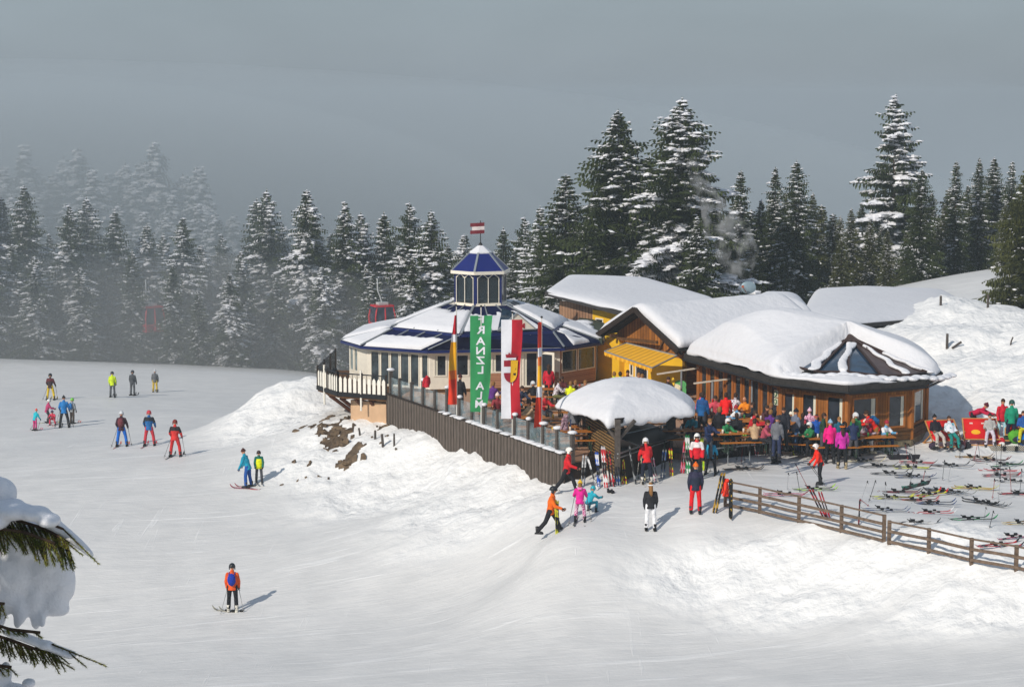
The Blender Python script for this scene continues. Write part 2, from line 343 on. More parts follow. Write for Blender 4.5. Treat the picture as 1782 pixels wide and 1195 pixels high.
# ---------------- trees ----------------
NEEDLE=mat('needles','#3b4423',.75,.40,.9,spec=.12); NEEDLE2=mat('needles_olive','#4c4f28',.75,.40,.9,spec=.12)
BARK=mat('bark','#4a3a2c',.9,.25,8,.3); TSNOW=snowm('tree_snow',.84,.25,6)
def conifer_mesh(seed,H,Rb,snow,droop=.35,gap=.42,sparse=0.0,topsnow=1.0,twig=.30,lean=0):
    """a spruce: whorls of drooping boughs, each a spray of needle twigs; snow lies in clumps on the boughs"""
    rng=random.Random(seed); V=[];Fc=[];Mi=[]
    tk=MB(); tk.tube([(0,0,-.6),(0,0,H*.5),(0,0,H*.9),(0,0,H*.99)],[Rb*.055+.06,Rb*.035+.04,.04,.02],7)
    def quad(p,q,w,side,mi):
        b=len(V); s_=side*(w/2); m_=(p+q)*.5
        V.extend([p-s_*.6,m_-s_,q,m_+s_]); Fc.append((b,b+1,b+2,b+3)); Mi.append(mi)
    def clump(c,r):
        b=len(V); n=5; k=rng.uniform(.35,.6)
        rot=rng.uniform(0,6.28); pts=[]
        for (zz,rr) in ((.25,.95),(-.35,.9)):
            for j in range(n):
                a=rot+2*PI*j/n; q=rng.uniform(.75,1.2)*rr
                V.append(Vector((c.x+r*q*math.cos(a),c.y+r*q*math.sin(a),c.z+r*k*(zz+rng.uniform(-.15,.15)))))
        V.append(Vector((c.x,c.y,c.z+r*k*.9)));V.append(Vector((c.x,c.y,c.z-r*k*.7)))
        for j in range(n):
            j2=(j+1)%n; Fc.append((b+j,b+5+j,b+5+j2,b+j2)); Mi.append(1); Fc.append((b+10,b+j,b+j2)); Mi.append(1); Fc.append((b+11,b+5+j2,b+5+j)); Mi.append(1)
    z=H*.04; ph=0
    while z<H*.985:
        t=z/H; Lm=Rb*((1-t)**.64)*(.45+.55*min(1,(1-t)*9))*.93+.10
        nb=int(5+3*min(1,Lm/2)); ph+=rng.uniform(.3,1.2)
        for k in range(nb):
            if rng.random()<sparse: continue
            az=ph+2*PI*k/nb+rng.uniform(-.25,.25); Lb=Lm*rng.uniform(.5,1.12)
            up0=.30*t+.02; dr=droop*(1.25-t*.7)*rng.uniform(.6,1.45); zj=rng.uniform(-.55,.55)*gap*(1.3-t)
            d=Vector((math.cos(az),math.sin(az),0)); sd_=Vector((-d.y,d.x,0)); st=max(4,int(Lb/.21))
            prev=None; sb=rng.random()<(.3+.7*snow); nn=1.5*(math.sin(az*1+z*.55+seed)*.55+math.sin(az*2-z*.8+seed*3)*.35+math.sin(z*2.1+seed)*.25); snw=max(.04,snow*(.55+.7*topsnow*t)*(.75+1.0*nn)) if sb else snow*.10; Lb*=1+.22*math.sin(az*2-z*1.1+seed*2)+.12*math.sin(z*4+az)
            for i in range(st+1):
                s=i/st; p=Vector((0,0,z+zj+rng.uniform(-.02,.02)))+d*(Lb*s)+Vector((0,0,Lb*(up0*s-dr*s*s+dr*.30*max(0,s-.6)*s)))
                w=Lb*.34*(1-s)**.6*min(1,.3+s*2.2)+.07
                if i>0:
                    for sg in(-1,1):
                        tw=sd_*sg*(w*rng.uniform(.6,1.1))+d*(w*rng.uniform(.3,.8))+Vector((0,0,-w*rng.uniform(.15,.6)))
                        quad(p,p+tw,twig*.42,(d*.8+Vector((0,0,rng.uniform(-.5,.5)))).normalized(),0)
                        if rng.random()<snw:
                            q0=p+Vector((0,0,.05+.03*rng.random())); quad(q0,q0+tw*rng.uniform(.7,1.0)+Vector((0,0,w*.12)),twig*rng.uniform(.6,1.1)*(1+snow*.5),(d*.9+Vector((0,0,rng.uniform(-.4,.4)))).normalized(),1)
                        if rng.random()<.72: 
                            tw2=sd_*sg*(w*rng.uniform(.2,.5))+d*.05+Vector((0,0,-w*rng.uniform(.7,1.35)-.07)); quad(p,p+tw2,twig*.55,d,0)
                    if prev: quad(prev,p+d*.05,.12,sd_,0)
                    if sb and s>.12 and rng.random()<snw*.5:
                        clump(p+Vector((0,0,.05))+sd_*rng.uniform(-.5,.5)*w,(.08+.26*rng.random()**1.6)*(.5+w*.9)*(1+.9*max(0,snow-.4)))
                prev=p
        z+=gap*rng.uniform(.5,1.3)*(.6+.4*(1-t))
    for k in range(6): quad(Vector((0,0,H*.97)),Vector((rng.uniform(-.05,.05),rng.uniform(-.05,.05),H*(.985+.004*k))),.10,Vector((1,0,0)),0)
    if snow>.2:
        for k in range(4): clump(Vector((rng.uniform(-.08,.08),0,H*(.955+.013*k))),.20-.03*k)
    return tk,V,Fc,Mi
TREEM={}
def tree_variant(key,seed,H,Rb,snow,needle=NEEDLE,**kw):
    tk,V,Fc,Mi=conifer_mesh(seed,H,Rb,snow,**kw)
    tm=tk.build('trunk',BARK); TREEM[key]=(tm.data,None,H)
    me=bpy.data.meshes.new('crown'); me.from_pydata([tuple(v) for v in V],[],Fc); me.materials.append(needle); me.materials.append(TSNOW)
    me.polygons.foreach_set('material_index',Mi); me.update(); TREEM[key]=(tm.data,me,H); bpy.data.objects.remove(tm)
tree_variant('a',1,20,4.7,.38); tree_variant('b',2,20,4.2,.5); tree_variant('c',3,20,4.4,.30)
tree_variant('d',4,20,4.9,.42,droop=.45); tree_variant('h1',5,20,5.4,.95,droop=.75,gap=.5); tree_variant('h2',6,20,4.8,.9,droop=.8,gap=.5)
tree_variant('r1',7,20,3.2,.5,sparse=.12,gap=.38); tree_variant('r2',8,20,3.6,.36,NEEDLE2,gap=.4)
tree_variant('big1',9,21,5.8,.46,droop=.30,gap=.40,twig=.34); tree_variant('big2',10,22,6.2,.82,droop=.34,gap=.42,topsnow=1.4,twig=.34)
tree_variant('open',11,19,5.0,1.15,droop=.22,gap=.62,sparse=.22,twig=.36); tree_variant('near',12,14,4.6,.10,NEEDLE2,droop=.30,gap=.36,twig=.32)
tree_variant('e1',14,20,4.4,.80); tree_variant('e2',15,20,4.7,.95,droop=.5); tree_variant('e3',16,20,4.2,.7)
tree_variant('s',13,12,2.7,.30,NEEDLE2)
def place_tree(px,py,D,key,label,group=None,wide=1.0,base=None,rz=None,h=None):
    top=W(px,py,D); gz=tz(top.x,top.y)-.3 if base is None else base
    tr,cr,H=TREEM[key]; hh=(top.z-gz) if h is None else h; s=hh/(H*1.02)
    o=thing('spruce_tree',label,'tree',(top.x,top.y,top.z-hh),rng_t.uniform(0,6.28) if rz is None else rz,group)
    o.scale=(s*wide,s*wide,s)
    for nm,m_ in(('trunk',tr),('crown',cr)):
        c=bpy.data.objects.new(nm,m_); COL.objects.link(c); c.parent=o
    return o
rng_t=random.Random(77)
SPO=1
ORD=['leftmost','second','third','fourth','fifth','sixth','seventh','eighth','ninth','tenth','eleventh','twelfth','thirteenth','fourteenth','fifteenth','sixteenth','seventeenth','eighteenth','nineteenth','twentieth','twenty-first','twenty-second','twenty-third','twenty-fourth','twenty-fifth','twenty-sixth','twenty-seventh','twenty-eighth','twenty-ninth','thirtieth','thirty-first','thirty-second']+['%s'%w for w in ('thirty-third','thirty-fourth','thirty-fifth','thirty-sixth','thirty-seventh','thirty-eighth','thirty-ninth','fortieth')]
def rank_labels(rows,what,where):
    """rows: (px, object); each gets its place in the row, left to right"""
    rows=sorted(rows,key=lambda r:r[0]); n=len(rows)
    for i,(px,o) in enumerate(rows):
        o['label']='%s, %s %s'%(what,(ORD[i] if i==0 else ('rightmost' if i==n-1 else ORD[i]+' from left')),where)
# single trees that stand out
place_tree(1188,158,138,'big2','tallest snow laden spruce behind the lodge, smoke drifting past it','tall spruces behind the lodge',1.25)
place_tree(1076,180,140,'big1','tall dark spruce left of the tallest one behind the lodge','tall spruces behind the lodge',1.22)
place_tree(985,293,143,'a','broad spruce at the left end of the tall group behind the lodge','tall spruces behind the lodge',1.35)
place_tree(1130,262,145,'a','spruce half hidden between the two tallest behind the lodge','tall spruces behind the lodge',1.2)
place_tree(1032,330,147,'c','lower dark spruce squeezed between two tall ones behind the lodge','tall spruces behind the lodge',1.3)
place_tree(1105,330,150,'c','dark spruce deep between the left pair of tall ones behind the lodge','tall spruces behind the lodge',1.4)
place_tree(1215,370,133,'d','spruce with drooping boughs at the foot of the tallest one','tall spruces behind the lodge',1.3)
place_tree(950,390,150,'b','snowy spruce just right of the pavilion lantern, before the tall group','tall spruces behind the lodge',1.2)
place_tree(1245,345,149,'d','dark spruce in the smoke right of the tallest tree','tall spruces behind the lodge',1.2)
place_tree(1560,156,160,'open','tall open spruce with heavy snow pads on widely spaced boughs','lone trees on the right',1.15)
place_tree(1790,285,119,'near','dark green spruce with boughs to the snow at the right edge','lone trees on the right',1.0,base=tz(31,119)-1.2)
LM=[(930,'left of the lodge roof'),(1300,'behind the satellite dish'),(1420,'behind the gap between the restaurant roofs'),(1560,'below the tall open spruce'),(1700,'on the hilltop right of the tall open spruce')]
rt=[(1290,290,150),(1325,342,152),(1350,285,150),(1387,272,148),(1415,330,154),(1450,368,156),(1482,358,150),(1515,375,150),(1605,290,146),(1632,370,150),(1665,276,150),(1705,270,153),(1731,268,156),(1762,276,151),(1270,400,146),(1308,410,144),(1372,390,158),(1435,405,160),(1545,395,147),(1580,400,152),(1645,350,158),(1690,345,158),(1750,350,143),(1465,410,146),(1340,400,160),(1400,380,162),(1262,430,155),(1318,440,150),(1362,430,152),(1410,445,154),(1448,440,150),(1498,430,156),(1528,440,152),(1572,435,156),(1612,430,150),(1655,420,154),(1680,400,158),(1720,400,154),(1745,410,150),(1772,380,156),(1280,345,158),(1308,360,160),(1338,350,162),(1368,330,164),(1402,345,162),(1430,352,164),(1463,372,162),(1500,350,164),(1622,330,160),(1652,325,162),(1685,318,164),(1718,325,160),(1748,320,162),(1530,400,158),(1590,370,160)]
RA=[];RB=[]
for i,(px,py,D) in enumerate(rt):
    k=['r1','c','r1','b','r2','s','r2','r2','c','r2','r1','r1','b','r1','s','s','r2','r1','r2','s','r2','c','r2','s','c','r2'][i%26]
    o=place_tree(px,py,D,k,'spruce','slim spruces of the right wood',1.35 if k=='s' else 1.15); (RA if py<345 else RB).append((px,o))
rank_labels(RA,'slim snowy spruce, its tip against the sky','in the right wood'); rank_labels(RB,'short spruce low among taller neighbours','in the right wood')
# middle row behind the round pavilion
md=[(712,345,186),(750,357,178),(668,362,190),(628,362,192),(600,343,188),(780,420,185),(808,400,196),(838,440,190),(876,388,192),(912,370,186),(895,430,176),(935,400,168),(960,430,160),(690,400,200),(730,390,204),(860,430,205),(940,350,178),(720,440,176),(755,430,184),(650,470,180),(795,470,178),(915,450,182)]
MA=[];MB_=[]
for i,(px,py,D) in enumerate(md):
    o=place_tree(px,py,D,['e3','e1','b','e1','e3','b','e2','e1','b','e3','a','e1','a','b','e3','d','e1'][i%17],'spruce','spruces behind the round pavilion',1.1); (MA if px<828 else MB_).append((px,o))
rank_labels(MA,'snow dusted spruce behind the pavilion roof','left of the weathervane'); rank_labels(MB_,'snow dusted spruce behind the pavilion roof','right of the weathervane')
# forest in the fog on the left
lf=[(464,322,192),(447,338,196),(534,322,188),(552,380,198),(500,420,200),(42,315,190),(120,350,188),(150,335,196),(200,358,192),(255,385,194),(318,372,190),(285,400,198),(2,335,192),(85,400,200),(175,420,198),(230,430,186),(350,420,196),(385,400,204),(420,430,186),(575,400,200),(20,420,184),(60,440,182),(300,455,182),(400,470,180),(490,380,205),(-30,300,190),(-60,350,195),(-20,420,182),(140,460,183),(345,500,180),(560,460,182),(640,450,184),(585,440,190),(480,480,184),(610,420,200),(100,470,196),(260,480,200),(520,470,196),(440,500,205),(370,450,206)]
LA=[];LB_=[]
for i,(px,py,D) in enumerate(lf):
    o=place_tree(px,py,D,['e1','b','e2','e3','e1','d','e3'][i%7],'spruce','dark spruces in the left fog',rng_t.uniform(1.0,1.3)); (LA if py<390 else LB_).append((px,o))
rank_labels(LA,'dark snow flecked spruce, tip in the fog','in the left wood'); rank_labels(LB_,'dark lower spruce in front','in the left wood')
hf=[(270,235,262),(135,242,270),(42,240,275),(218,270,266),(345,278,258),(318,290,264),(190,290,272),(92,290,268),(5,280,262),(235,300,260),(300,330,250),(405,362,256),(375,380,262),(160,320,255),(420,385,264),(60,320,258),(-40,270,265),(330,340,270),(250,330,275),(110,260,285),(160,285,250),(20,330,240),(115,345,238),(205,345,240),(250,360,236),(290,365,240),(345,345,242),(375,360,238),(70,370,236),(150,375,234),(385,420,236),(320,400,232),(225,395,230),(-10,370,236),(40,300,262),(245,270,268),(180,320,262)]
HA=[]
for i,(px,py,D) in enumerate(hf):
    o=place_tree(px,py,D,'h1' if i%2==0 else 'h2','spruce','snow smothered spruces far back in the fog',1.05); HA.append((px,o))
rank_labels(HA,'pale snow smothered spruce fading far back','in the left fog')
# ---------------- the snowy branch close to the lens ----------------
def near_tree():
    base=Vector((-4.2,13.0,tz(-4.2,13.0)-.3)); T=thing('snow_laden_spruce','spruce close by at the lower left edge, boughs bent under thick snow','tree',base)
    # crown centre line is left of the frame; boughs reach into view
    tk=MB(); H=W(0,600,13.0).z-base.z; tk.tube([(0,0,0),(0,0,H*.6),(0,0,H)],[.24,.15,.05],10); tk.build('trunk',BARK,T)
    rng=random.Random(5); nd=MB(); nds=MB(); wd_=MB(); sn=[]
    def L(px,py,D): return W(px,py,D)-base
    D0=13.0
    def twig(a,b,r=.034,dens=1.3):
        """a shoot clothed in short needles"""
        a=Vector(a);b=Vector(b);d=(b-a);l=d.length;d/=l
        wd_.tube([a,b],[.006,.003],5)
        n=int(l/.0016*dens)
        up=Vector((0,0,1)); s1=d.cross(up).normalized(); s2=s1.cross(d)
        for i in range(n):
            t=rng.random(); p=a+d*(l*t); an=rng.uniform(0,2*PI); o=(s1*math.cos(an)+s2*math.sin(an)); q=p+o*(r*rng.uniform(.55,1.0))+d*(r*rng.uniform(.4,.9))
            sd_=d.cross(o).normalized()*.0028
            nd.add([p-sd_,p+sd_,q],[(0,1,2)],0)
    def spray(path,step,ln,side=1,hang=.8,r=.028,dens=1.0):
        path=[L(*p) for p in path]
        for a,b in zip(path,path[1:]):
            wd_.tube([a,b],[.012,.010],6)
            n=max(1,int((b-a).length/step))
            for i in range(n):
                p=a.lerp(b,(i+rng.random()*.6)/n)
                for sg in(-1,1):
                    q=p+(b-a).normalized()*ln*rng.uniform(.2,.55)+Vector((rng.uniform(-.03,.03),sg*ln*.35*rng.random(),-hang*ln*rng.uniform(.5,1.05)))
                    twig(p,q,r,dens)
    # upper bough with hanging shoots
    spray([(-60,880,13.1),(30,905,13.0),(80,920,12.95),(120,945,12.9)],.021,.17,hang=.95)
    spray([(-40,915,12.9),(40,925,12.85),(95,945,12.8)],.024,.16,hang=1.0)
    twig(L(110,920,12.9),L(172,981,12.85),.026,1.2); twig(L(100,930,12.9),L(144,966,12.85),.026,1.2); wd_.tube([L(60,900,12.95),L(110,920,12.9)],[.012,.008],6)
    wd_.build('bough',BARK,T,True); wd_=MB()
    # lower bough
    spray([(-70,1085,13.0),(10,1110,13.0),(60,1128,12.95),(100,1135,12.95)],.022,.15,hang=.85)
    twig(L(90,1120,12.95),L(184,1158,12.9),.024,1.2); twig(L(60,1122,12.95),L(130,1165,12.9),.024); twig(L(120,1135,12.95),L(150,1160,12.9),.02)
    spray([(-60,1070,12.9),(20,1095,12.9),(70,1100,12.9)],.05,.08,hang=.5)
    spray([(-80,1040,12.8),(8,1050,12.8)],.04,.11,hang=.9)
    spray([(-60,1150,12.9),(20,1160,12.9)],.05,.12,hang=.6)
    nd.build('needles',mat('near_needles','#566a20',.6,.45,14,col2='#98923c',spec=.3),T); wd_.build('bough',BARK,T,True)
    # snow, as merged lumps
    def lump(name,balls,vox=.012,label=None):
        b=MB()
        for (px,py,D,rx,ry,rz_) in balls: b.ell(L(px,py,D),(rx/F*D,ry/F*D,rz_/F*D),16,10)
        o=b.build(name,SNOWN,T); m=o.modifiers.new('r','REMESH'); m.mode='VOXEL'; m.voxel_size=vox; m.use_smooth_shade=True
        s_=o.modifiers.new('s','SMOOTH'); s_.iterations=14; s_.factor=.7
        me=baked(o); o.modifiers.clear(); o.data=me
        me.polygons.foreach_set('use_smooth',[True]*len(me.polygons)); return o
    shade_crown=TREEM['near'][1]; c=bpy.data.objects.new('crown',shade_crown); COL.objects.link(c); c.parent=T; c.location=(-.75,-1.85,-.2); c.scale=(.56,.56,(H+2.7)/14.2)  # unseen crown, shifted off the trunk and raised, added to shade the snow lumps
    SNOWN=snowm('near_snow',.85,.30,10)
    up=[(-5,858,13.05,36,34,30),(-40,850,13.1,50,40,34),(10,880,13.05,22,24,20),(-10,830+18,13.0,26,26,22)]
    lump('snow_cap',up)
    ridge=[(x,y-3,12.97,r,r*1.2,r*.72) for x,y,r in ((0,884,22),(25,884,20),(45,892,18),(62,897,18),(78,907,17),(92,914,16),(104,923,14),(115,931,13),(125,939,12),(134,946,11),(141,952,10),(148,958,9),(154,964,8),(159,969,6))]
    ridge+=[(60,893,12.9,30,30,14),(85,905,12.88,22,26,13),(20,890,12.9,36,30,16),(-20,905,12.9,40,40,20)]
    lump('snow_cap',ridge,.010)
    body=[(20,985,13.2,62,55,64),(75,985,13.2,48,42,58),(-30,990,13.2,60,50,70),(100,1000,13.2,30,30,58),(55,940,13.15,60,40,36),(10,1030,13.15,42,36,40),(92,1040,13.2,30,28,34),(60,1030,13.15,22,24,42),(62,1072,13.15,11,11,26),(35,1055,13.1,14,16,34),(30,1080,13.1,8,8,16),(-5,1075,13.1,16,16,22),(74,1075,13.12,7,7,20),(122,1010,13.22,10,16,34),(105,1060,13.2,18,18,12)]
    lump('snow_lump',body,.012)
    lump('snow_lump',[(-25,1190,13.0,40,40,40),(20,1215,13,40,40,28),(50,1188,12.95,14,14,10),(10,1170,13,12,14,22)])
    lump('snow_cap',[(15+i*9,1098+i*3.4,12.98,12,16,7) for i in range(13)]+[(30,1103,12.97,16,18,9),(80,1122,12.97,14,16,9)],.009)
near_tree()
# smoke from a chimney behind the roof
def smoke():
    b=MB()
    for px,py,r in [(1296,478,15),(1292,455,24),(1285,425,29),(1262,440,20),(1270,395,26),(1250,370,24),(1232,345,20),(1215,315,17),(1205,290,13),(1240,400,20),(1302,440,22),(1278,455,26),(1268,415,28),(1255,392,26),(1242,368,24),(1226,335,20),(1212,305,16),(1290,405,20)]:
        b.ell(W(px,py,128),(r/F*128,r/F*128*.8,r/F*128*1.15),14,9)
    m=volume('chimney_smoke',.25,(.93,.93,.93),0); n=m.node_tree.nodes;l=m.node_tree.links; v=[x for x in n if x.type=='PRINCIPLED_VOLUME'][0]
    tc=n.new('ShaderNodeTexCoord'); nz=n.new('ShaderNodeTexNoise'); nz.inputs['Scale'].default_value=1.1; nz.inputs['Detail'].default_value=4; l.new(tc.outputs['Object'],nz.inputs[0])
    r=n.new('ShaderNodeMapRange'); r.inputs[1].default_value=.47; r.inputs[2].default_value=.80; r.inputs[3].default_value=0; r.inputs[4].default_value=3.2; l.new(nz.outputs[0],r.inputs[0]); l.new(r.outputs[0],v.inputs['Density'])
    o=b.build('smoke',m,smooth=True); md=o.modifiers.new('r','REMESH'); md.voxel_size=.25; md.mode='VOXEL'
    me=baked(o); o.modifiers.clear(); o.data=me
    meta(o,'thin grey chimney smoke drifting up past the tallest spruce','smoke',kind='stuff')
smoke()
# ---------------- buildings ----------------
CREAM=mat('cream_paint','#e6dfd0',.5,.05); NAVY=mat('navy_metal','#0a133c',.6,.15,3,spec=.15); NAVYF=mat('navy_trim','#16235c',.4,.1); GREYM=mat('grey_metal','#9aa0a4',.4,.08,metal=.4)
WOOD=planks('orange_boards','#6b3f1c','#b8752f',7,'U',.1); WOODH=planks('brown_boards','#4a2c17','#7d5028',6,'V',.09); WOODD=mat('dark_wood','#2c211a',.8,.3,5); WOODO=mat('orange_timber','#a8662a',.7,.25,4,stretch=(1,1,.3)); WOODB=mat('brown_timber','#60401f',.75,.3,4)
YEL=mat('yellow_plaster','#e9b820',.8,.07,2,.2,60); BEIGE=mat('beige_plaster','#c7a584',.85,.1,2,.2,40); STONE=mat('stone_base','#8c7f66',.9,.25,3,.6,12); BRICK=planks('brick_courses','#9a6a52','#b98a6a',12,'V',.12)
GLASSD=glassm('dark_glass','#2b3038',.08); GLASSB=glassm('blue_glass','#23374a',.12); CURT=mat('curtain','#d9d6c4',.9,.1,8,stretch=(6,6,.3)); FLOORM=planks('terrace_tiles','#a07a62','#b9977c',1.6,'X',.04,dark=.7)
ROOFM=mat('dark_roof','#2a2524',.7,.2,4); BLACK=mat('black_metal','#1a1a1c',.5,.1); SHING=mat('dark_shingle','#33302e',.8,.35,9,.5,20)
def uvquad(mb_obj):
    """wall UVs: u runs along the wall in metres, v is the height"""
    me=mb_obj.data; uv=me.uv_layers.new(name='uv'); 
    for p in me.polygons:
        n=p.normal; 
        if abs(n.z)>.7: t=Vector((1,0,0))
        else: t=Vector((-n.y,n.x,0)).normalized()
        for li in p.loop_indices:
            co=me.vertices[me.loops[li].vertex_index].co; uv.data[li].uv=(co.dot(t), co.z)
    return mb_obj
def wall(parent,p0,p1,z0,z1,m,th=.16,openings=(),frame=CREAM,fw=.07,glass=GLASSD,name='wall',curtain=None):
    """a wall from p0 to p1 (its outside is on the right hand side going p0->p1) with window openings (u0,u1,v0,v1[,mullions])"""
    p0=Vector((p0[0],p0[1],0)); p1=Vector((p1[0],p1[1],0)); d=(p1-p0); Lw=d.length; d/=Lw; n=Vector((d.y,-d.x,0)); b=MB()
    b.M=Matrix(((d.x,-n.x,0,p0.x),(d.y,-n.y,0,p0.y),(0,0,1,0),(0,0,0,1)))   # local: u, inward, z
    ops=sorted(openings,key=lambda o:o[0]); u=0
    def bx(mb,u0,u1,v0,v1,a=0,c=th):
        if u1-u0>1e-3 and v1-v0>1e-3: mb.box(((u0+u1)/2,(a+c)/2,(v0+v1)/2),(u1-u0,c-a,v1-v0))
    for o in ops:
        bx(b,u,o[0],z0,z1); bx(b,o[0],o[1],z0,o[2]); bx(b,o[0],o[1],o[3],z1); u=o[1]
    bx(b,u,Lw,z0,z1)
    w=b.build(name,m,parent); uvquad(w)
    for o in ops:
        mul=o[4] if len(o)>4 else 1; fr=MB(); fr.M=b.M; f=fw
        kind=o[5] if len(o)>5 else 'window'
        for q in ((o[0],o[1],o[2],o[2]+f),(o[0],o[1],o[3]-f,o[3]),(o[0],o[0]+f,o[2]+f,o[3]-f),(o[1]-f,o[1],o[2]+f,o[3]-f)): bx(fr,*q,-.03,.07)
        for k in range(1,mul):
            uu=o[0]+(o[1]-o[0])*k/mul; bx(fr,uu-f*.55,uu+f*.55,o[2]+f,o[3]-f,-.025,.065)
        wi=fr.build(kind,frame,parent); gl=MB(); gl.M=b.M; bx(gl,o[0]+f*.8,o[1]-f*.8,o[2]+f*.8,o[3]-f*.8,.02,.045); g=gl.build('pane',glass,wi)
        if curtain and (o[1]-o[0])>.5:
            cu=MB(); cu.M=b.M; ww=(o[1]-o[0])*.16
            for c0 in curtain: 
                uu=o[0]+f+(o[1]-o[0]-2*f-ww)*c0; bx(cu,uu,uu+ww,o[2]+f,o[3]-f,.005,.018)
            cu.build('curtain',CURT,wi)
    return w
def offset_poly(P,dist):
    n=len(P); out=[]; c=Vector((sum(p[0] for p in P)/n,sum(p[1] for p in P)/n))
    for i in range(n):
        a=Vector(P[i-1]).xy; b=Vector(P[i]).xy; c2=Vector(P[(i+1)%n]).xy
        d1=(b-a).normalized(); d2=(c2-b).normalized(); n1=Vector((-d1.y,d1.x)); n2=Vector((-d2.y,d2.x))
        if n1.dot(c-b)<0: n1=-n1; n2=-n2
        k=(n1+n2); k=k/max(.3,k.dot(n1)); out.append(b+k*dist)
    return out
def snow_slab(parent,A,B,Cc,D,v0,v1,th,seed,u0=0,u1=1,wob=.08,name='roof_snow',m=None,nu=36,nv=10,lift=.02,scal=0):
    """a slab of settled snow on the roof face A,B (upper) - D,C (lower)"""
    A,B,Cc,D=map(Vector,(A,B,Cc,D)); nrm=(B-A).cross(D-A).normalized()
    if nrm.z<0: nrm=-nrm
    V=[];Fc=[]
    ou=np.array([i/nu for i in range(nu+1)]); w=fbm(ou*7+seed,ou*0+seed*3.1,3,seed)
    for i in range(nu+1):
        u=u0+(u1-u0)*i/nu; top=v0+wob*2*float(w[i])+(scal*abs(math.sin(u*PI*9)) if scal else 0)
        for j in range(nv+1):
            v=top+(v1-top)*j/nv; e=min(1,(j/nv)*5,(1-j/nv)*6,min(i,nu-i)/nu*14); t=th*math.sqrt(max(0,1-(1-e)**2))*(1+.25*float(fbm(np.array([u*5+seed]),np.array([v*4]),2,seed)[0]))
            p=(A.lerp(B,u)).lerp(D.lerp(Cc,u),v)+nrm*(lift+t); V.append(p)
    for i in range(nu):
        for j in range(nv):
            a=i*(nv+1)+j; Fc.append((a,a+1,a+nv+2,a+nv+1))
    # underside
    b=len(V)
    for i in range(nu+1):
        for j in (0,nv): V.append(V[i*(nv+1)+j]-nrm*(.012))
    for i in range(nu): Fc.append((b+i*2,b+i*2+2,b+i*2+3,b+i*2+1))
    mb=MB(); mb.add(V,Fc); return mb.build(name,m or SNOW,parent,True)
def dome(parent,outline,zfun,rings=26,nseg=160,name='roof_snow',lip=.35,m=None,drop=.28,seed=1,wob=.10,centre=None,under=True):
    """snow lying on a roof: star-shaped sheet over the outline, rounded over the edge; zfun(x,y,k) with k=1 at the edge"""
    P=[Vector((p[0],p[1])) for p in outline]; n=len(P)
    cx=sum(p.x for p in P)/n if centre is None else centre[0]; cy=sum(p.y for p in P)/n if centre is None else centre[1]
    seg=[(P[(i+1)%n]-P[i]).length for i in range(n)]; T=sum(seg); bd=[]
    for k in range(nseg):
        s=T*k/nseg; i=0
        while s>seg[i]: s-=seg[i]; i+=1
        bd.append(P[i].lerp(P[(i+1)%n],s/seg[i]))
    sm=[ (bd[k-2]+bd[k-1]*2+bd[k]*3+bd[(k+1)%nseg]*2+bd[(k+2)%nseg])/9 for k in range(nseg)]
    X=[];Y=[];K=[]
    for r in range(rings+1):
        k=(r/rings)**.8
        for q in range(nseg):
            X.append(cx+(sm[q].x-cx)*k); Y.append(cy+(sm[q].y-cy)*k); K.append(k)
    X=np.array(X);Y=np.array(Y);K=np.array(K); Z=zfun(X,Y,K)
    V=[(x,y,z) for x,y,z in zip(X,Y,Z)]; Fc=[]
    for r in range(rings):
        for q in range(nseg):
            a=r*nseg+q; b=r*nseg+(q+1)%nseg; Fc.append((a,a+nseg,b+nseg,b))
    wv=fbm(np.arange(nseg)/nseg*26,np.full(nseg,seed*1.7),3,seed); wv[-6:]=wv[-6:]*np.linspace(1,0,6)+wv[0]*np.linspace(0,1,6)
    base=(rings)*nseg
    for st,(o,dz) in enumerate(((.10,-.25),(.13,-.6),(.06,-1.0),(-.35,-1.02))):
        for q in range(nseg):
            x,y,z=V[base+q]; dx,dy=x-cx,y-cy; l=math.hypot(dx,dy); k=drop*(1+wob*8*float(wv[q])) if st>0 else drop
            V.append((x+dx/l*o*lip/.35,y+dy/l*o*lip/.35,z+dz*k))
    for st in range(4):
        for q in range(nseg):
            a=base+st*nseg+q; b=base+st*nseg+(q+1)%nseg; Fc.append((a,a+nseg,b+nseg,b))
    mb=MB(); mb.add(V,Fc); return mb.build(name,m or SNOW,parent,True)

# ---- round pavilion with lantern ----
ZF=.78
Pv=thing('round_pavilion','white walled round pavilion with blue snowy tent roof and blue glazed lantern on top','building',(-1.6,101,ZF))
o_=Vector((-1.6,101,ZF))
class Loc(MB):
    def __init__(s,o=o_): MB.__init__(s); s.M=Matrix.Translation(-Vector(o))
def low(px,py,z): p=G(px,py,z); return (p.x,p.y)
ZE=2.72
EV=[low(594,593,ZE),low(628,603,ZE),low(745,611,ZE),low(982,606.5,ZE),low(1050,596,ZE)]
EV+= [(4.9,104.5),(2.5,107.5),(-3.5,108.2),(-8.0,105.8)]
WV=offset_poly(EV,.38)
UPC=(-1.6,101.0); UR=4.75; ZU=3.52
def hexa(c,r,a0=-10.6,z=0): return [Vector((c[0]+r*math.sin(R(a0+60*k)),c[1]-r*math.cos(R(a0+60*k)),z)) for k in range(6)]
UH=hexa(UPC,UR,z=ZU); LB=hexa(UPC,1.75,z=4.62)
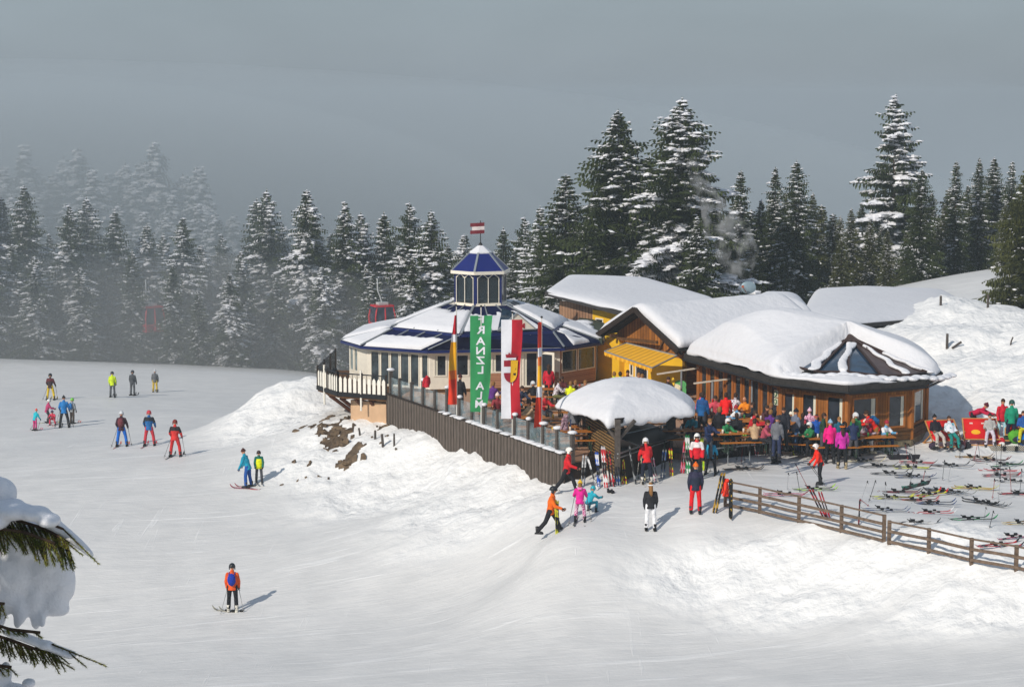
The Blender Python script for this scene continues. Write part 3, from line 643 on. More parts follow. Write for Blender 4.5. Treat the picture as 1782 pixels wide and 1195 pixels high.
# walls
def rel(p): return (p[0]-o_.x,p[1]-o_.y)
wv=[rel(p) for p in WV]; zb=0; zt=ZE-.12-ZF
Wf=wall(Pv,wv[0],wv[1],zb,zt,CREAM,openings=[(.12,.62,.45,zt-.12),(.7,1.2,.45,zt-.12)] if (Vector(wv[1])-Vector(wv[0])).length>1.3 else [(.1,.55,.45,zt-.12)],glass=glassm('pale_glass','#6d7f84',.1))
L1=(Vector(wv[2])-Vector(wv[1])).length
wall(Pv,wv[1],wv[2],zb,zt,CREAM,openings=[(L1*(.06+.158*k),L1*(.06+.158*k+.143),.06,zt-.10) for k in range(5)]+[(L1*.87,L1*.98,.5,zt-.1)],glass=glassm('window_glass_grey','#454f55',.06),fw=.045)
L2=(Vector(wv[3])-Vector(wv[2])).length
wall(Pv,wv[2],wv[3],zb,zt,CREAM,openings=[(L2*.03,L2*.13,.62,zt-.1),(L2*.15,L2*.30,.62,zt-.1),(L2*.33,L2*.44,.62,zt-.1),(L2*.47,L2*.60,.75,zt-.1),(L2*.62,L2*.70,.05,zt-.1),(L2*.71,L2*.83,.02,zt-.06,1,'doorway'),(L2*.85,L2*.97,.75,zt-.1)],glass=GLASSD,curtain=(0.03,))
br=MB(); a=Vector(wv[2]);b_=Vector(wv[3]); d=(b_-a).normalized(); nn=Vector((d.y,-d.x))
for u0,u1 in((.46,.61),(.84,.99)):
    p=a.lerp(b_,u0)+nn*.04; q=a.lerp(b_,u1)+nn*.04; br.beam((p.x,p.y,.37),(q.x,q.y,.37),.06,.72)
uvquad(br.build('brick_plinth',BRICK,Pv))
# open white door leaf
p=a.lerp(b_,.835)+nn*.12; q=p+Vector((.75,-.55)); dl=MB()
for (x0,x1,z0,z1) in((0,1,.02,.14),(0,1,1.68,1.80),(0,.14,.14,1.68),(.86,1,.14,1.68)):
    m0=p.lerp(q,x0);m1=p.lerp(q,x1); dl.beam((m0.x,m0.y,(z0+z1)/2),(m1.x,m1.y,(z0+z1)/2),.05,z1-z0)
dd=dl.build('open_door',CREAM,Pv); g_=MB(); m0=p.lerp(q,.12);m1=p.lerp(q,.88); g_.beam((m0.x,m0.y,.9),(m1.x,m1.y,.9),.02,1.56); g_.build('pane',GLASSD,dd)
L4=(Vector(wv[4])-Vector(wv[3])).length; wall(Pv,wv[3],wv[4],zb,zt,BRICK,openings=[(L4*.04,L4*.46,.66,zt-.05),(L4*.49,L4*.96,.66,zt-.05)],glass=GLASSD,fw=.05)
for k in (4,5,6,7,8): wall(Pv,wv[k],wv[(k+1)%9],zb,zt,CREAM)
fl=MB(); fl.prism(wv,-.12,-.004); fl.build('floor',WOODB,Pv)
bs=MB(); bp=offset_poly(WV,.9); bs.prism([rel(p) for p in bp],-2.6,-.13); bs.beam(Vector((-7.75,95.75,-1.05-ZF))-Vector((o_.x,o_.y,0)),Vector((-5.95,94.45,-1.05-ZF))-Vector((o_.x,o_.y,0)),.3,3.0); bs.build('base_wall',BEIGE,Pv)
# eaves band and soffit
ev=[Vector((*rel(p),ZE-ZF)) for p in EV]
fb=MB()
for k in range(9):
    a=ev[k];b_=ev[(k+1)%9]; fb.beam(a+Vector((0,0,-.04)),b_+Vector((0,0,-.04)),.09,.13)
fb.build('eaves_trim',NAVYF,Pv)
sf=MB(); sf.prism([(p.x,p.y) for p in ev],ZE-ZF-.11,ZE-ZF-.07); sf.build('soffit',CREAM,Pv)
# lower skirt and upper roof faces
uh=[p-o_ for p in UH]; lb=[p-o_ for p in LB]
pairs=[(0,1,5),(1,2,5),(2,3,0),(3,4,1),(4,5,1),(5,6,2),(6,7,3),(7,8,4),(8,0,4)]
skirt=MB()
# each eave edge joins to the nearest ring points
def ringpt(p):
    dd=Vector((p.x-uh_c.x,p.y-uh_c.y)); best=None
    for k in range(6):
        a=uh[k];b=uh[(k+1)%6]; den=dd.x*(b.y-a.y)-dd.y*(b.x-a.x)
        if abs(den)<1e-9: continue
        t=((a.x-uh_c.x)*(b.y-a.y)-(a.y-uh_c.y)*(b.x-a.x))/den; s=((a.x-uh_c.x)*dd.y-(a.y-uh_c.y)*dd.x)/den
        if t>0 and -1e-6<=s<=1+1e-6: best=Vector((uh_c.x+dd.x*t,uh_c.y+dd.y*t,uh[0].z))
    return best
uh_c=Vector((0,0,0))
tops={k:ringpt(ev[k]) for k in range(9)}
tops[2]=uh[0].copy(); tops[3]=uh[1].copy(); tops[1]=uh[5].copy()+Vector((.15,-.1,0)); tops[0]=uh[5].copy()
SKF=[]
for k in range(9):
    a,b=tops[k],tops[(k+1)%9]; c,d=ev[(k+1)%9],ev[k]
    c=c+Vector((0,0,.05)); d=d+Vector((0,0,.05)); skirt.add([a,b,c,d],[(0,1,2,3)]); SKF.append((a,b,c,d))
skirt.build('lower_roof',NAVY,Pv)
up=MB()
for k in range(6): up.add([lb[k],lb[(k+1)%6],uh[(k+1)%6]+Vector((0,0,.06)),uh[k]+Vector((0,0,.06))],[(0,1,2,3)])
up.build('upper_roof',NAVY,Pv)
ring=MB()
for k in range(6): ring.beam(uh[k]+Vector((0,0,-.02)),uh[(k+1)%6]+Vector((0,0,-.02)),.16,.14)
ring.build('roof_ring',NAVYF,Pv)
rb=MB()
def ribs(a,b,c,d,us,w=.06,off=.05):
    for u in us: rb.beam(a.lerp(b,u)+Vector((0,0,off)),d.lerp(c,u)+Vector((0,0,off)),w,.05)
for k in range(6):
    a,b,c,d=lb[k],lb[(k+1)%6],uh[(k+1)%6]+Vector((0,0,.06)),uh[k]+Vector((0,0,.06)); ribs(a,b,c,d,(0,),.12); ribs(a,b,c,d,(.33,.67),.05)
for k in range(9):
    ribs(*SKF[k],(0,),.11); 
    if k in(1,2): ribs(*SKF[k],(.25,.5,.75),.05)
rb.build('roof_ribs',GREYM,Pv)
# snow on the roof faces
F6=[(lb[k],lb[(k+1)%6],uh[(k+1)%6]+Vector((0,0,.06)),uh[k]+Vector((0,0,.06))) for k in range(6)]
snow_slab(Pv,*F6[5],.18,1.0,.13,3,.03,.97,.10,scal=.06)
snow_slab(Pv,*F6[0],.30,.92,.11,5,.0,.93,.10,scal=.08)
snow_slab(Pv,*F6[4],.02,1.0,.16,6,.02,.98,.02); snow_slab(Pv,*F6[1],.12,1.0,.18,7,.10,.99,.05)
snow_slab(Pv,*F6[2],.02,1.0,.2,8,.02,.98,.02); snow_slab(Pv,*F6[3],.02,1.0,.2,9,.02,.98,.02)
snow_slab(Pv,*SKF[0],.02,1.0,.14,11,.02,.98,.01); snow_slab(Pv,*SKF[1],.34,1.02,.13,12,.05,.90,.05,scal=.05); snow_slab(Pv,*SKF[2],.44,1.02,.13,13,.04,.97,.03,scal=.08)
snow_slab(Pv,*SKF[3],.1,.95,.14,14,.25,.7,.12)
for k in(4,5,6,7,8): snow_slab(Pv,*SKF[k],.02,1.02,.18,20+k,.01,.99,.01)
# little gable with lettering above the door
def along(f,u,v): a,b,c,d=f; return a.lerp(b,u).lerp(d.lerp(c,u),v)
gc=along(F6[0],.60,.99); du=(F6[0][1]-F6[0][0]).normalized(); gout=Vector((du.y,-du.x,0))
gb=MB(); A_=gc-du*1.0+gout*.10+Vector((0,0,.10)); B_=gc+du*1.0+gout*.10+Vector((0,0,.10)); T_=gc+gout*.10+Vector((0,0,.92))
gb.add([A_,B_,T_,A_-gout*.08,B_-gout*.08,T_-gout*.08],[(0,1,2),(5,4,3),(0,3,4,1),(1,4,5,2),(2,5,3,0)]); gbo=gb.build('gable_sign',CREAM,Pv)
ge=MB(); ge.beam(A_,T_,.1,.05); ge.beam(T_,B_,.1,.05); ge.beam(A_,B_,.1,.04); ge.build('gable_frame',GREYM,gbo)
gr=MB(); bk=T_-gout*2.2+Vector((0,0,.05)); gr.add([A_,T_,bk],[(0,1,2)]); gr.add([T_,B_,bk],[(0,1,2)]); gr.build('gable_roof',GLASSB,gbo)
def text_mesh(name,txt,size,m,parent=None,ext=.006,align='CENTER',font_scale=(1,1)):
    cu=bpy.data.curves.new(name,'FONT'); cu.body=txt; cu.size=size; cu.extrude=ext; cu.align_x=align; cu.offset=size*.022
    o=bpy.data.objects.new(name,cu); COL.objects.link(o); me=baked(o); bpy.data.objects.remove(o)
    o=bpy.data.objects.new(name,me); COL.objects.link(o); me.materials.clear(); me.materials.append(m)
    if parent: o.parent=parent
    return o
RED=mat('red_paint','#a8202a',.6,.05)
t=text_mesh('lettering','ALM',.36,RED,gbo); t.data.transform(Matrix.Diagonal((1.25,1,1,1)))
t.matrix_local=Matrix.Translation(gc+gout*.115+Vector((0,0,.16)))@Matrix(((du.x,0,gout.x,0),(du.y,0,gout.y,0),(0,1,0,0),(0,0,0,1)))
# lantern
lz=4.62-ZF; lt=1.62
lh=[p-o_ for p in hexa(UPC,1.32,z=4.62)]; le=[p-o_ for p in hexa(UPC,1.56,z=6.33)]; lc=[p-o_ for p in hexa(UPC,.58,z=7.22)]
ln=MB()
for k in range(6):
    a,b=lh[k],lh[(k+1)%6]; ln.beam(a,a+Vector((0,0,lt+.1)),.16,.16); ln.beam(a+Vector((0,0,lt-.03)),b+Vector((0,0,lt-.03)),.1,.30)
lo=ln.build('lantern',NAVYF,Pv)
lb2=MB()
for k in range(6): a,b=lh[k]*1.0,lh[(k+1)%6]; lb2.beam(a+Vector((0,0,.02)),b+Vector((0,0,.02)),.2,.16)
lb2.prism([(p.x*1.36,p.y*1.36) for p in lh],lz-.1,lz-.02); lb2.build('lantern_base',CREAM,lo)
lf_=MB()
for k in range(6):
    a,b=lh[k],lh[(k+1)%6]; d=(b-a); out=Vector((d.y,-d.x,0)).normalized()*.07
    for u in(.07,.5,.93): lf_.beam(a.lerp(b,u)+out+Vector((0,0,.1)),a.lerp(b,u)+out+Vector((0,0,lt-.2-(0 if u!=.5 else .0))),.035,.035)
    for u in(.28,.72):
        for du_ in(-.21,.21): lf_.beam(a.lerp(b,u)+out+Vector((0,0,lt-.04)),a.lerp(b,u+du_)+out+Vector((0,0,lt-.25)),.035,.035)
lf_.build('window_frames',CREAM,lo)
lg=MB()
for k in range(6):
    a,b=lh[k].lerp(lh[(k+1)%6],.06),lh[k].lerp(lh[(k+1)%6],.94); lg.beam(a+Vector((0,0,.75)),b+Vector((0,0,.75)),.02,1.25)
lg.build('panes',glassm('lantern_glass','#27353c',.08,.62),lo)
lr=MB(); 
for k in range(6): lr.add([lc[k],lc[(k+1)%6],le[(k+1)%6],le[k]],[(0,1,2,3)])
lr.prism([(p.x,p.y) for p in le],6.28-ZF,6.325-ZF); lro=lr.build('lantern_roof',mat('bright_navy_roof','#0c1a66',.35,.08,2,spec=.5),lo)
le2=MB()
for k in range(6): le2.beam(le[k]+Vector((0,0,-.07)),le[(k+1)%6]+Vector((0,0,-.07)),.08,.16)
le2.build('lantern_eaves',CREAM,lo)
lr2=MB()
for k in range(6): lr2.beam(le[k],lc[k],.1,.05)
lr2.build('hip_ribs',GREYM,lo)
cp=MB(); ap=Vector((0,0,7.66-ZF)); lc2=[Vector((p.x*1.08,p.y*1.08,p.z)) for p in lc]
for k in range(6): cp.add([lc2[k],lc2[(k+1)%6],ap],[(0,1,2)])
cp.prism([(p.x,p.y) for p in lc2],7.14-ZF,7.215-ZF); cp.build('snow_cap',SNOW,lo)
ws=MB(); ws.tube([(0,0,7.6-ZF),(0,0,8.82-ZF)],.025,6); ws.tube([(0,0,7.55-ZF),(0,0,7.72-ZF)],[.14,.03],8); wso=ws.build('weathervane',BLACK,Pv)
for k,(nm,cm) in enumerate((('red_band',mat('dark_red_metal','#6d1f2a',.5,.1)),('white_band',mat('pale_metal','#cfc4c2',.5,.05)),('red_band',MC['dark_red_metal']))):
    z=8.62-.185*k-ZF; fx=MB(); n8=8; pts=[]
    xs_=[-.52+.72*i/n8 for i in range(n8+1)]
    if k!=1: xs_[0]+= .0
    top=[(x,-.03+.02*math.sin(x*9),z+.09-x*-.06) for x in xs_]; bot=[(x,-.03+.02*math.sin(x*9),z-.09-x*-.06) for x in xs_]
    if k==1: bot[0]=(bot[0][0]+.1,*bot[0][1:]); top[0]=(top[0][0]+.1,*top[0][1:])
    vs=top+bot+[(x,y+.025,zz) for x,y,zz in top+bot]; n_=n8+1
    fs=[(i,i+n_,i+n_+1,i+1) for i in range(n8)]+[(2*n_+i,2*n_+i+1,3*n_+i+1,3*n_+i) for i in range(n8)]+[(i,i+1,2*n_+i+1,2*n_+i) for i in range(n8)]+[(n_+i,3*n_+i,3*n_+i+1,n_+i+1) for i in range(n8)]+[(0,2*n_,3*n_,n_),(n8,n_+n8,3*n_+n8,2*n_+n8)]
    fx.add(vs,fs); fx.build(nm,cm,wso)
# balcony on the left with struts and picket railing
bal=[(-6.0,94.0),(-8.4,95.2),(-9.6,97.4),(-9.3,104.0)]
bm_=MB(); bm_.prism([rel(p) for p in bal+[(-7.8,103.5),(-8.0,99.5),(-5.4,95.9)]],-.16,-.005); bo=bm_.build('balcony',WOODB,Pv)
st=MB()
for (x0,y0),(x1,y1) in (((-8.9,96.2),(-7.4,96.9)),((-8.3,95.4),(-7.0,96.4)),((-7.5,94.9),(-6.6,96.2)),((-6.8,94.6),(-6.2,95.9)),((-9.3,97.8),(-7.8,98.0))):
    a=Vector((x0,y0,ZF-.2))-o_; b=Vector((x1,y1,ZF-1.45))-o_; st.beam(a,b,.14,.16); st.beam(Vector((x0,y0,ZF-.22))-o_,Vector((x1+.4,y1+.5,ZF-.22))-o_,.12,.14)
st.build('struts',mat('brown_beam','#5a3420',.8,.2),bo)
rl=MB(); pk=MB(); wp=MB()
for k in range(3):
    a=Vector((*bal[k],ZF))-o_; b=Vector((*bal[k+1],ZF))-o_; l=(b-a).length
    rl.beam(a+Vector((0,0,1.04)),b+Vector((0,0,1.04)),.07,.05); rl.beam(a+Vector((0,0,.10)),b+Vector((0,0,.10)),.05,.04); rl.beam(a+Vector((0,0,.02)),b+Vector((0,0,.02)),.14,.18)
    n=int(l/.26)
    for i in range(n):
        u=(i+.5)/n; p=a.lerp(b,u); dx=(b-a).normalized()
        if k<2 and u>.02:
            h=.90; w=.17; ou=Vector((dx.y,-dx.x,0))*.015
            P5=[p-dx*w/2+Vector((0,0,.14)),p+dx*w/2+Vector((0,0,.14)),p+dx*w/2+Vector((0,0,h-.12)),p+Vector((0,0,h)),p-dx*w/2+Vector((0,0,h-.12))]
            pk.add([q+ou for q in P5]+[q-ou for q in P5],[(0,1,2,3,4),(9,8,7,6,5)]+[(i_,(i_+5),((i_+1)%5)+5,(i_+1)%5) for i_ in range(5)])
        rl.beam(a.lerp(b,i/n)+Vector((0,0,.1)),a.lerp(b,i/n)+Vector((0,0,1.0)),.025,.025)
    for u in ((0,.5,1) if k<2 else (0.35,.7,1)): wp.beam(a.lerp(b,u)+Vector((0,0,.0)),a.lerp(b,u)+Vector((0,0,1.12)),.09,.09,mi=0)
rl.build('railing',BLACK,bo); pk.build('pickets',mat('white_paint','#e9e4d8',.6,.05),bo); wp.build('railing_posts',WOODD,bo)
pp=MB()
for q in ((-7.25,94.6),(-9.2,96.6)): pp=MB(); a=Vector((*q,ZF-.7))-o_; pp.tube([a,a+Vector((0,0,1.95))],.05,8); pp.build('white_pole',MC['white_paint'],bo)

# ---- terrace, plank wall, posts, flags ----
FA=Vector((-5.98,94.05,0)); FB=Vector((2.1,77.75,0))
TZ=.62
Tr=thing('terrace','raised tiled terrace between the plank wall and the buildings','terrace',(0,90,0))
tp=[(-5.9,94.1),(2.05,77.95),(2.9,78.6),(3.4,81.9),(6.7,81.6),(7.2,81.1),(10.9,83.75),(11.6,86.4),(12.6,97),(6,101),(4,99),(-5,97.5)]
tt=MB(); tt.prism([(x,y-90) for x,y in tp],-.9,TZ); tt.build('paving',FLOORM,Tr)
tt2=MB(); tt2.prism([(x*1.0+(.05 if x>0 else -.0),y-90-.03) for x,y in tp[1:8]],-.85,TZ-.06); tt2.build('board_skirt',WOODD,Tr); te=MB(); te.beam((6.7,-8.46,TZ-.12),(7.2,-8.97,TZ-.12),.1,.2); te.beam((7.2,-8.97,TZ-.12),(10.95,-6.31,TZ-.12),.1,.2); te.build('edge_beam',mat('grey_timber','#77706a',.8,.2),Tr)
fence_o=thing('plank_wall','long weathered grey plank wall carrying the front edge of the terrace','wall',(FA.x,FA.y,0))
FD=(FB-FA); FL=FD.length; FDn=FD.normalized(); FN=Vector((FDn.y,-FDn.x,0))
if FN.y>0: FN=-FN
rng=random.Random(3); pb=MB(); n=int(FL/.105)
for i in range(n):
    u=(i+.5)/n; p=FD*u; gz=tz(FA.x+p.x,FA.y+p.y); tw=.095*rng.uniform(.85,1.0); o=FN*rng.uniform(.0,.02)
    zt_=.97+rng.uniform(-.015,.015); pb.beam(p+o+Vector((0,0,gz-.5)),p+o+Vector((0,0,zt_)),.03,tw,mi=i%3,up=FDn)
pb.build('planks',[mat('grey_plank_a','#5a5049',.9,.3,9,stretch=(3,3,.3)),mat('grey_plank_b','#494139',.9,.3,9,stretch=(3,3,.3)),mat('grey_plank_c','#685e56',.9,.3,9,stretch=(3,3,.3))],fence_o)
sn=MB()
cp_=MB(); cp_.beam(Vector((0,0,1.0)),FD+Vector((0,0,1.0)),.14,.05); cp_.build('coping',WOODD,fence_o)
for k in range(70):
    u=rng.random()**.55; 
    if u<.45 and rng.random()<.5: continue
    p=FD*u+Vector((0,0,1.03)); sn.ell(p+FN*.01,(.22*rng.uniform(.5,1.2),.22,.05*rng.uniform(.6,1.4)),7,5,rot=Matrix.Rotation(math.atan2(FD.y,FD.x),3,'Z'))
sn.build('snow_cap',SNOWR,fence_o,True)
PX=[675,691,712,732,753,774,796,818,839,863,893,917,943,968,994]
def fs_at(px):
    k=(px-891)/F; s=(k*FA.y-FA.x)/(FD.x-k*FD.y); return s
GLW=glassm('screen_glass','#9fb4bb',.05,.22); POSTM=mat('post_wood','#4f4843',.85,.3,8)
FP=[]
for i,px in enumerate(PX):
    p=FA+FD*fs_at(px)-FN*.09; FP.append(p)
    po=thing('glass_screen_post','grey timber post number in the terrace glass screen','post',(p.x,p.y,.9),0,'timber posts of the glass wind screen')
    h=1.0 if i not in(0,3,5) else 1.25
    b=MB(); b.beam((0,0,-.2),(0,0,h),.15,.15,up=FDn); b.build('shaft',POSTM,po)
    if i in(0,3,5,6,10,11,12,13,14,8):
        c=MB(); c.ell((0,0,h+.03),(.2 if i>=12 or i==0 else .13,.15,.08),8,6); c.build('snow_cap',SNOWR,po,True)
    wh='nearest the balcony' if i==0 else ('nearest the snow roofed bar' if i==14 else None)
    fl_={6:'at the foot of the left orange banner',8:'at the foot of the green banner',10:'at the foot of the white and red flag',12:'at the foot of the right orange banner'}.get(i)
    po['label']='grey timber post of the glass screen, '+(wh or fl_ or {1:'second from the balcony',2:'third from the balcony',3:'taller, left of the hanging red jacket',4:'right beside the hanging red jacket',5:'taller, just left of the left orange banner',7:'between the left orange and the green banner',9:'between the green banner and the white red flag',11:'between the white red flag and the right banner',13:'right next to the hanging maroon jacket'}[i])
for i in range(14):
    a,b=FP[i]+Vector((0,0,1.42)),FP[i+1]+Vector((0,0,1.42)); d=(b-a).normalized(); g=MB(); g.beam(a+d*.09,b-d*.09,.012,.78)
    o=g.build('glass_screen',GLW); meta(o,'clear wind screen pane on the plank wall, %s'%['next to the balcony','second from the balcony','third from the balcony','behind the hanging red jacket','between the red jacket and the tall post','left of the left orange banner','right of the left orange banner','left part of the green banner','right of the green banner','left of the white and red flag','right of the white and red flag','left of the right orange banner','right of the right orange banner','nearest the snow roofed bar'][i],'glass screen','panes of the terrace wind screen')
# flags
POLE=mat('pole_white','#d8d4cc',.4,.05,metal=.2)
def flag(px,pyb,pyt,name,label,width,topz,botz,bands,vert=True,side=1,rot=0,text=None,crest=False,narrow=1.0,seed=1,pole_lab=''):
    s=fs_at(px); p=FA+FD*s-FN*.05; D=p.y; zb=1.02; zt_=W(px,pyt,D).z
    T=thing('flagpole',pole_lab,'flagpole',(p.x,p.y,zb),0,'flagpoles along the plank wall')
    b=MB(); b.tube([(0,0,0),(0,0,zt_-zb)],[.032,.022],8); b.build('pole',POLE,T); b=MB(); b.ell((0,0,zt_-zb+.03),.05,8,6); b.build('finial',BLACK,T)
    z1=W(px,topz,D).z-zb; z0=W(px,botz,D).z-zb; nu,nv=26,70
    def cloth(u,v):   # u across 0..1, v down 0..1
        x=(side*width[0]*(1-v)+side*width[1]*v)*u if isinstance(width,tuple) else side*width*u
        am=.10*u**.8 if not crest and not text else .045*u
        y=am*math.sin(5.5*u*narrow+v*7+seed)+.05*math.sin(v*11+seed*2)*u
        x+= .05*math.sin(v*6+seed)*u; return Vector((x*math.cos(rot),y+x*math.sin(rot)-.04,z1+(z0-z1)*v))
    V=[cloth(i/nu,j/nv) for i in range(nu+1) for j in range(nv+1)]; Fc=[];Mi=[]
    mats=[]; 
    for c in bands: mats.append(c[1])
    for i in range(nu):
        for j in range(nv):
            a=i*(nv+1)+j; Fc.append((a,a+1,a+nv+2,a+nv+1)); q=(i+.5)/nu if vert else (j+.5)/nv; k=0
            while k<len(bands)-1 and q>bands[k][0]: k+=1
            Mi.append(k)
    fb=MB(); fb.v=[tuple(v) for v in V]; fb.f=Fc; fb.m=Mi; bn=fb.build('banner',mats,T,True); bn['label']=label
    def drape(o,u0,v0,sx,sy,mirror):
        for vt in o.data.vertices:
            x,y,z=vt.co; uu=u0+(-x if mirror else x)*sx; vv=v0-y*sy; q=cloth(min(max(uu,0),1),min(max(vv,0),1)); 
            vt.co=q+Vector((0,-.012+(-z)*.6-.0,0))
        o.data.update()
    if text:
        Hh=z0-z1; w_=width[0] if isinstance(width,tuple) else width
        for ch,v in text:
            t=text_mesh('letter',ch,.46,mats_white,bn,ext=.004); bb=[v_.co for v_ in t.data.vertices]; mx=(max(c.x for c in bb)+min(c.x for c in bb))/2
            for c in t.data.vertices: c.co.x=(c.co.x-mx)*1.35
            drape(t,.5,v,1/w_,1/abs(Hh),True)
    if crest:
        w_=width[0] if isinstance(width,tuple) else width; Hh=abs(z0-z1)
        def shape(name,poly,m,dz):
            # fan-subdivided so that it follows the cloth
            c=MB(); n=len(poly); cx=sum(q[0] for q in poly)/n; cy=sum(q[1] for q in poly)/n; vs=[(cx,cy,dz)]
            for q in poly: vs.append((q[0],q[1],dz))
            c.add(vs,[(0,1+i,1+(i+1)%n) for i in range(n)]); o=c.build(name,m,bn)
            for vt in o.data.vertices:
                x,y,z=vt.co; q=cloth(.5+x/w_,.50-y/Hh); vt.co=q+Vector((0,-.07-z*2,0))
            return o
        sh=lambda x0,x1,y0,y1:[(x0+(x1-x0)*i/4,y1) for i in range(5)]+[(x1,y1+(y0-y1)*i/4) for i in range(1,5)]+[(x1+(x0-x1)*i/4,y0) for i in range(1,4)]+[(x0,y0+(y1-y0)*i/4) for i in range(4)]
        cr=MC['crest_red']; wh=MC['flag_white']; ye=MC['crest_yellow']; bk=BLACK
        shape('crest_field',sh(-.30,0,.12,.38),cr,.0); shape('crest_field',sh(-.30,0,-.14,.118),wh,.0)
        arc=[(-.30,-.142)]+[(-.30*math.cos(a),-.142-.40*math.sin(a)) for a in [PI/2*i/7 for i in range(1,7)]]+[(0,-.54),(0,-.142)]; shape('crest_field',arc,cr,.0)
        arc=[(.0,.38),(.30,.38),(.30,-.142)]+[(.30*math.cos(a),-.142-.40*math.sin(a)) for a in [PI/2*i/7 for i in range(1,7)]]+[(0,-.54)]; shape('crest_field',arc,ye,.0)
        for yy in(.24,.02,-.2):
            shape('crest_lion',[(.06,yy+.05),(.12,yy+.08),(.2,yy+.03),(.25,yy+.07),(.24,yy-.02),(.2,yy-.07),(.17,yy-.03),(.11,yy-.03),(.08,yy-.08),(.05,yy-.02)],bk,.006)
        crown=[(-.2,.46),(-.24,.64),(-.15,.56),(-.1,.72),(-.03,.58),(.03,.76),(.09,.58),(.15,.72),(.19,.56),(.26,.64),(.2,.46)]; shape('crest_crown',crown,cr,.0)
        shape('crest_band',sh(-.22,.22,.40,.49),wh,.004)
    return T
mats_white=mat('flag_white','#d9dae0',.8,.04); GREENF=mat('flag_green','#2f8a52',.8,.10,2.5); REDF=mat('flag_red','#b01526',.8,.12,2); ORF=mat('flag_orange','#d5671c',.8,.15,2); YEF=mat('flag_yellow','#e0a412',.8,.12,2); OR2=mat('flag_redorange','#cf3418',.8,.15,2)
mat('crest_red','#8f1a2b',.8,.05); mat('crest_yellow','#d8a81c',.8,.05)
flag(792,690,533,'b','tall narrow banner, red at top, yellow and red below, furled on its pole',(.14,.50),548,703,[(.22,REDF),(.30,mats_white),(.62,YEF),(.72,ORF),(1,OR2)],vert=False,side=-1,rot=.5,seed=2,pole_lab='leftmost flagpole with the furled red and yellow banner')
flag(835,705,534,'b','green banner with white vertical lettering seen from behind',(1.0,.72),549,716,[(1,GREENF)],side=1,seed=4,text=[('F',.075),('R',.185),('A',.30),('N',.40),('Z',.50),('L',.60),('A',.765),('L',.865),('M',.955)],pole_lab='flagpole with the green lettered banner')
flag(890,722,545,'b','white and red banner with a crowned coat of arms',(.84,.80),556,728,[(.5,mats_white),(1,REDF)],side=1,seed=1,crest=True,pole_lab='flagpole with the white and red crested banner')
flag(941,722,553,'b','narrow banner, red, white, orange and red, furled on its pole',(.16,.36),560,742,[(.24,OR2),(.33,mats_white),(.42,ORF),(.62,YEF),(.72,mats_white),(1,OR2)],vert=False,side=-1,rot=.7,seed=5,pole_lab='rightmost flagpole with the furled red and orange banner')
# the two wide banners hang centred on their poles
for o in [x for x in COL.objects if x.name.startswith('banner') and x.get('label','').startswith(('green','white and red'))]:
    o.location.x-= .47 if o['label'].startswith('green') else .47
# ---- wooden restaurant with polygon bay and thick snow roof ----
ZR=.30
RO=Vector((13.5,90,0))
OUT=[(8.3,93.7),(11.3,85.7),(14.2,83.2),(17.7,84.9),(18.9,87.2),(19.2,91),(16.5,96),(10,98)]
Re=thing('timber_restaurant','timber restaurant with rounded window bay under a thick snow roof with a star skylight','building',RO)
rr=lambda p:(p[0]-RO.x,p[1]-RO.y)
WP=[rr(p) for p in offset_poly(OUT,.55)]
ZT=2.72
def ring_wall(k,ops,m=WOOD,**kw): return wall(Re,WP[k],WP[(k+1)%8],ZR,ZT,m,th=.2,openings=ops,**kw)
l0=(Vector(WP[1])-Vector(WP[0])).length; l1=(Vector(WP[2])-Vector(WP[1])).length; l2=(Vector(WP[3])-Vector(WP[2])).length; l3=(Vector(WP[4])-Vector(WP[3])).length
WV_,WV2=.75,2.35
ring_wall(0,[(l0*(.03+.107*k),l0*(.03+.107*k+.075),.75,2.45) for k in range(9)],frame=WOODO,fw=.05)
ring_wall(1,[(.12,.75,.85,2.3),(1.05,1.85,.8,2.35),(2.3,l1-.15,.8,2.35)],frame=WOODO,fw=.08,curtain=(0.98,))
ring_wall(2,[(.25,1.55,.85,2.3),(2.1,l2-.3,.85,2.3)],frame=WOODO,fw=.08,curtain=(.98,))
ring_wall(3,[(.35,l3-.35,.85,2.35)],frame=WOODO,fw=.08,curtain=(.0,.98))
ring_wall(4,[(.4,1.3,.85,2.2)],frame=WOODO); ring_wall(5,[]); ring_wall(6,[]); ring_wall(7,[])
# lower log skirting, stone base, corner posts
lgm=MB()
for k in range(1,5):
    a=Vector((*WP[k],0)); b=Vector((*WP[(k+1)%8],0)); d=(b-a).normalized(); o=Vector((d.y,-d.x,0))*.05
    for j,z in enumerate((.42,.62)): lgm.beam(a+o+Vector((0,0,z)),b+o+Vector((0,0,z)),.12,.18)
    lgm.beam(a+o*1.2+Vector((0,0,.76)),b+o*1.2+Vector((0,0,.76)),.2,.07)
    lgm.beam(a+o*1.2+Vector((0,0,2.52)),b+o*1.2+Vector((0,0,2.52)),.12,.16)
lgm.build('sill_boards',WOODB,Re)
sb=MB(); sb.prism([(p[0],p[1]) for p in offset_poly([(*p,) for p in WP],-.06)],-.6,ZR); uvquad(sb.build('stone_base',STONE,Re))
pm=MB()
for k in range(8):
    p=Vector((*WP[k],0)); c=Vector((1,0,0)); pm.tube([p+Vector((0,0,ZR)),p+Vector((0,0,ZT))],.13,6)
pm.build('corner_posts',WOODO,Re)
wm=MB()   # proud vertical posts between the narrow windows
a=Vector((*WP[0],0)); b=Vector((*WP[1],0)); d=(b-a).normalized(); o=Vector((d.y,-d.x,0))
for k in range(10):
    p=a.lerp(b,.017+.107*k)+o*.03; wm.beam(p+Vector((0,0,.5)),p+Vector((0,0,2.5)),.12,.07,up=d)
wm.build('window_posts',WOODO,Re)
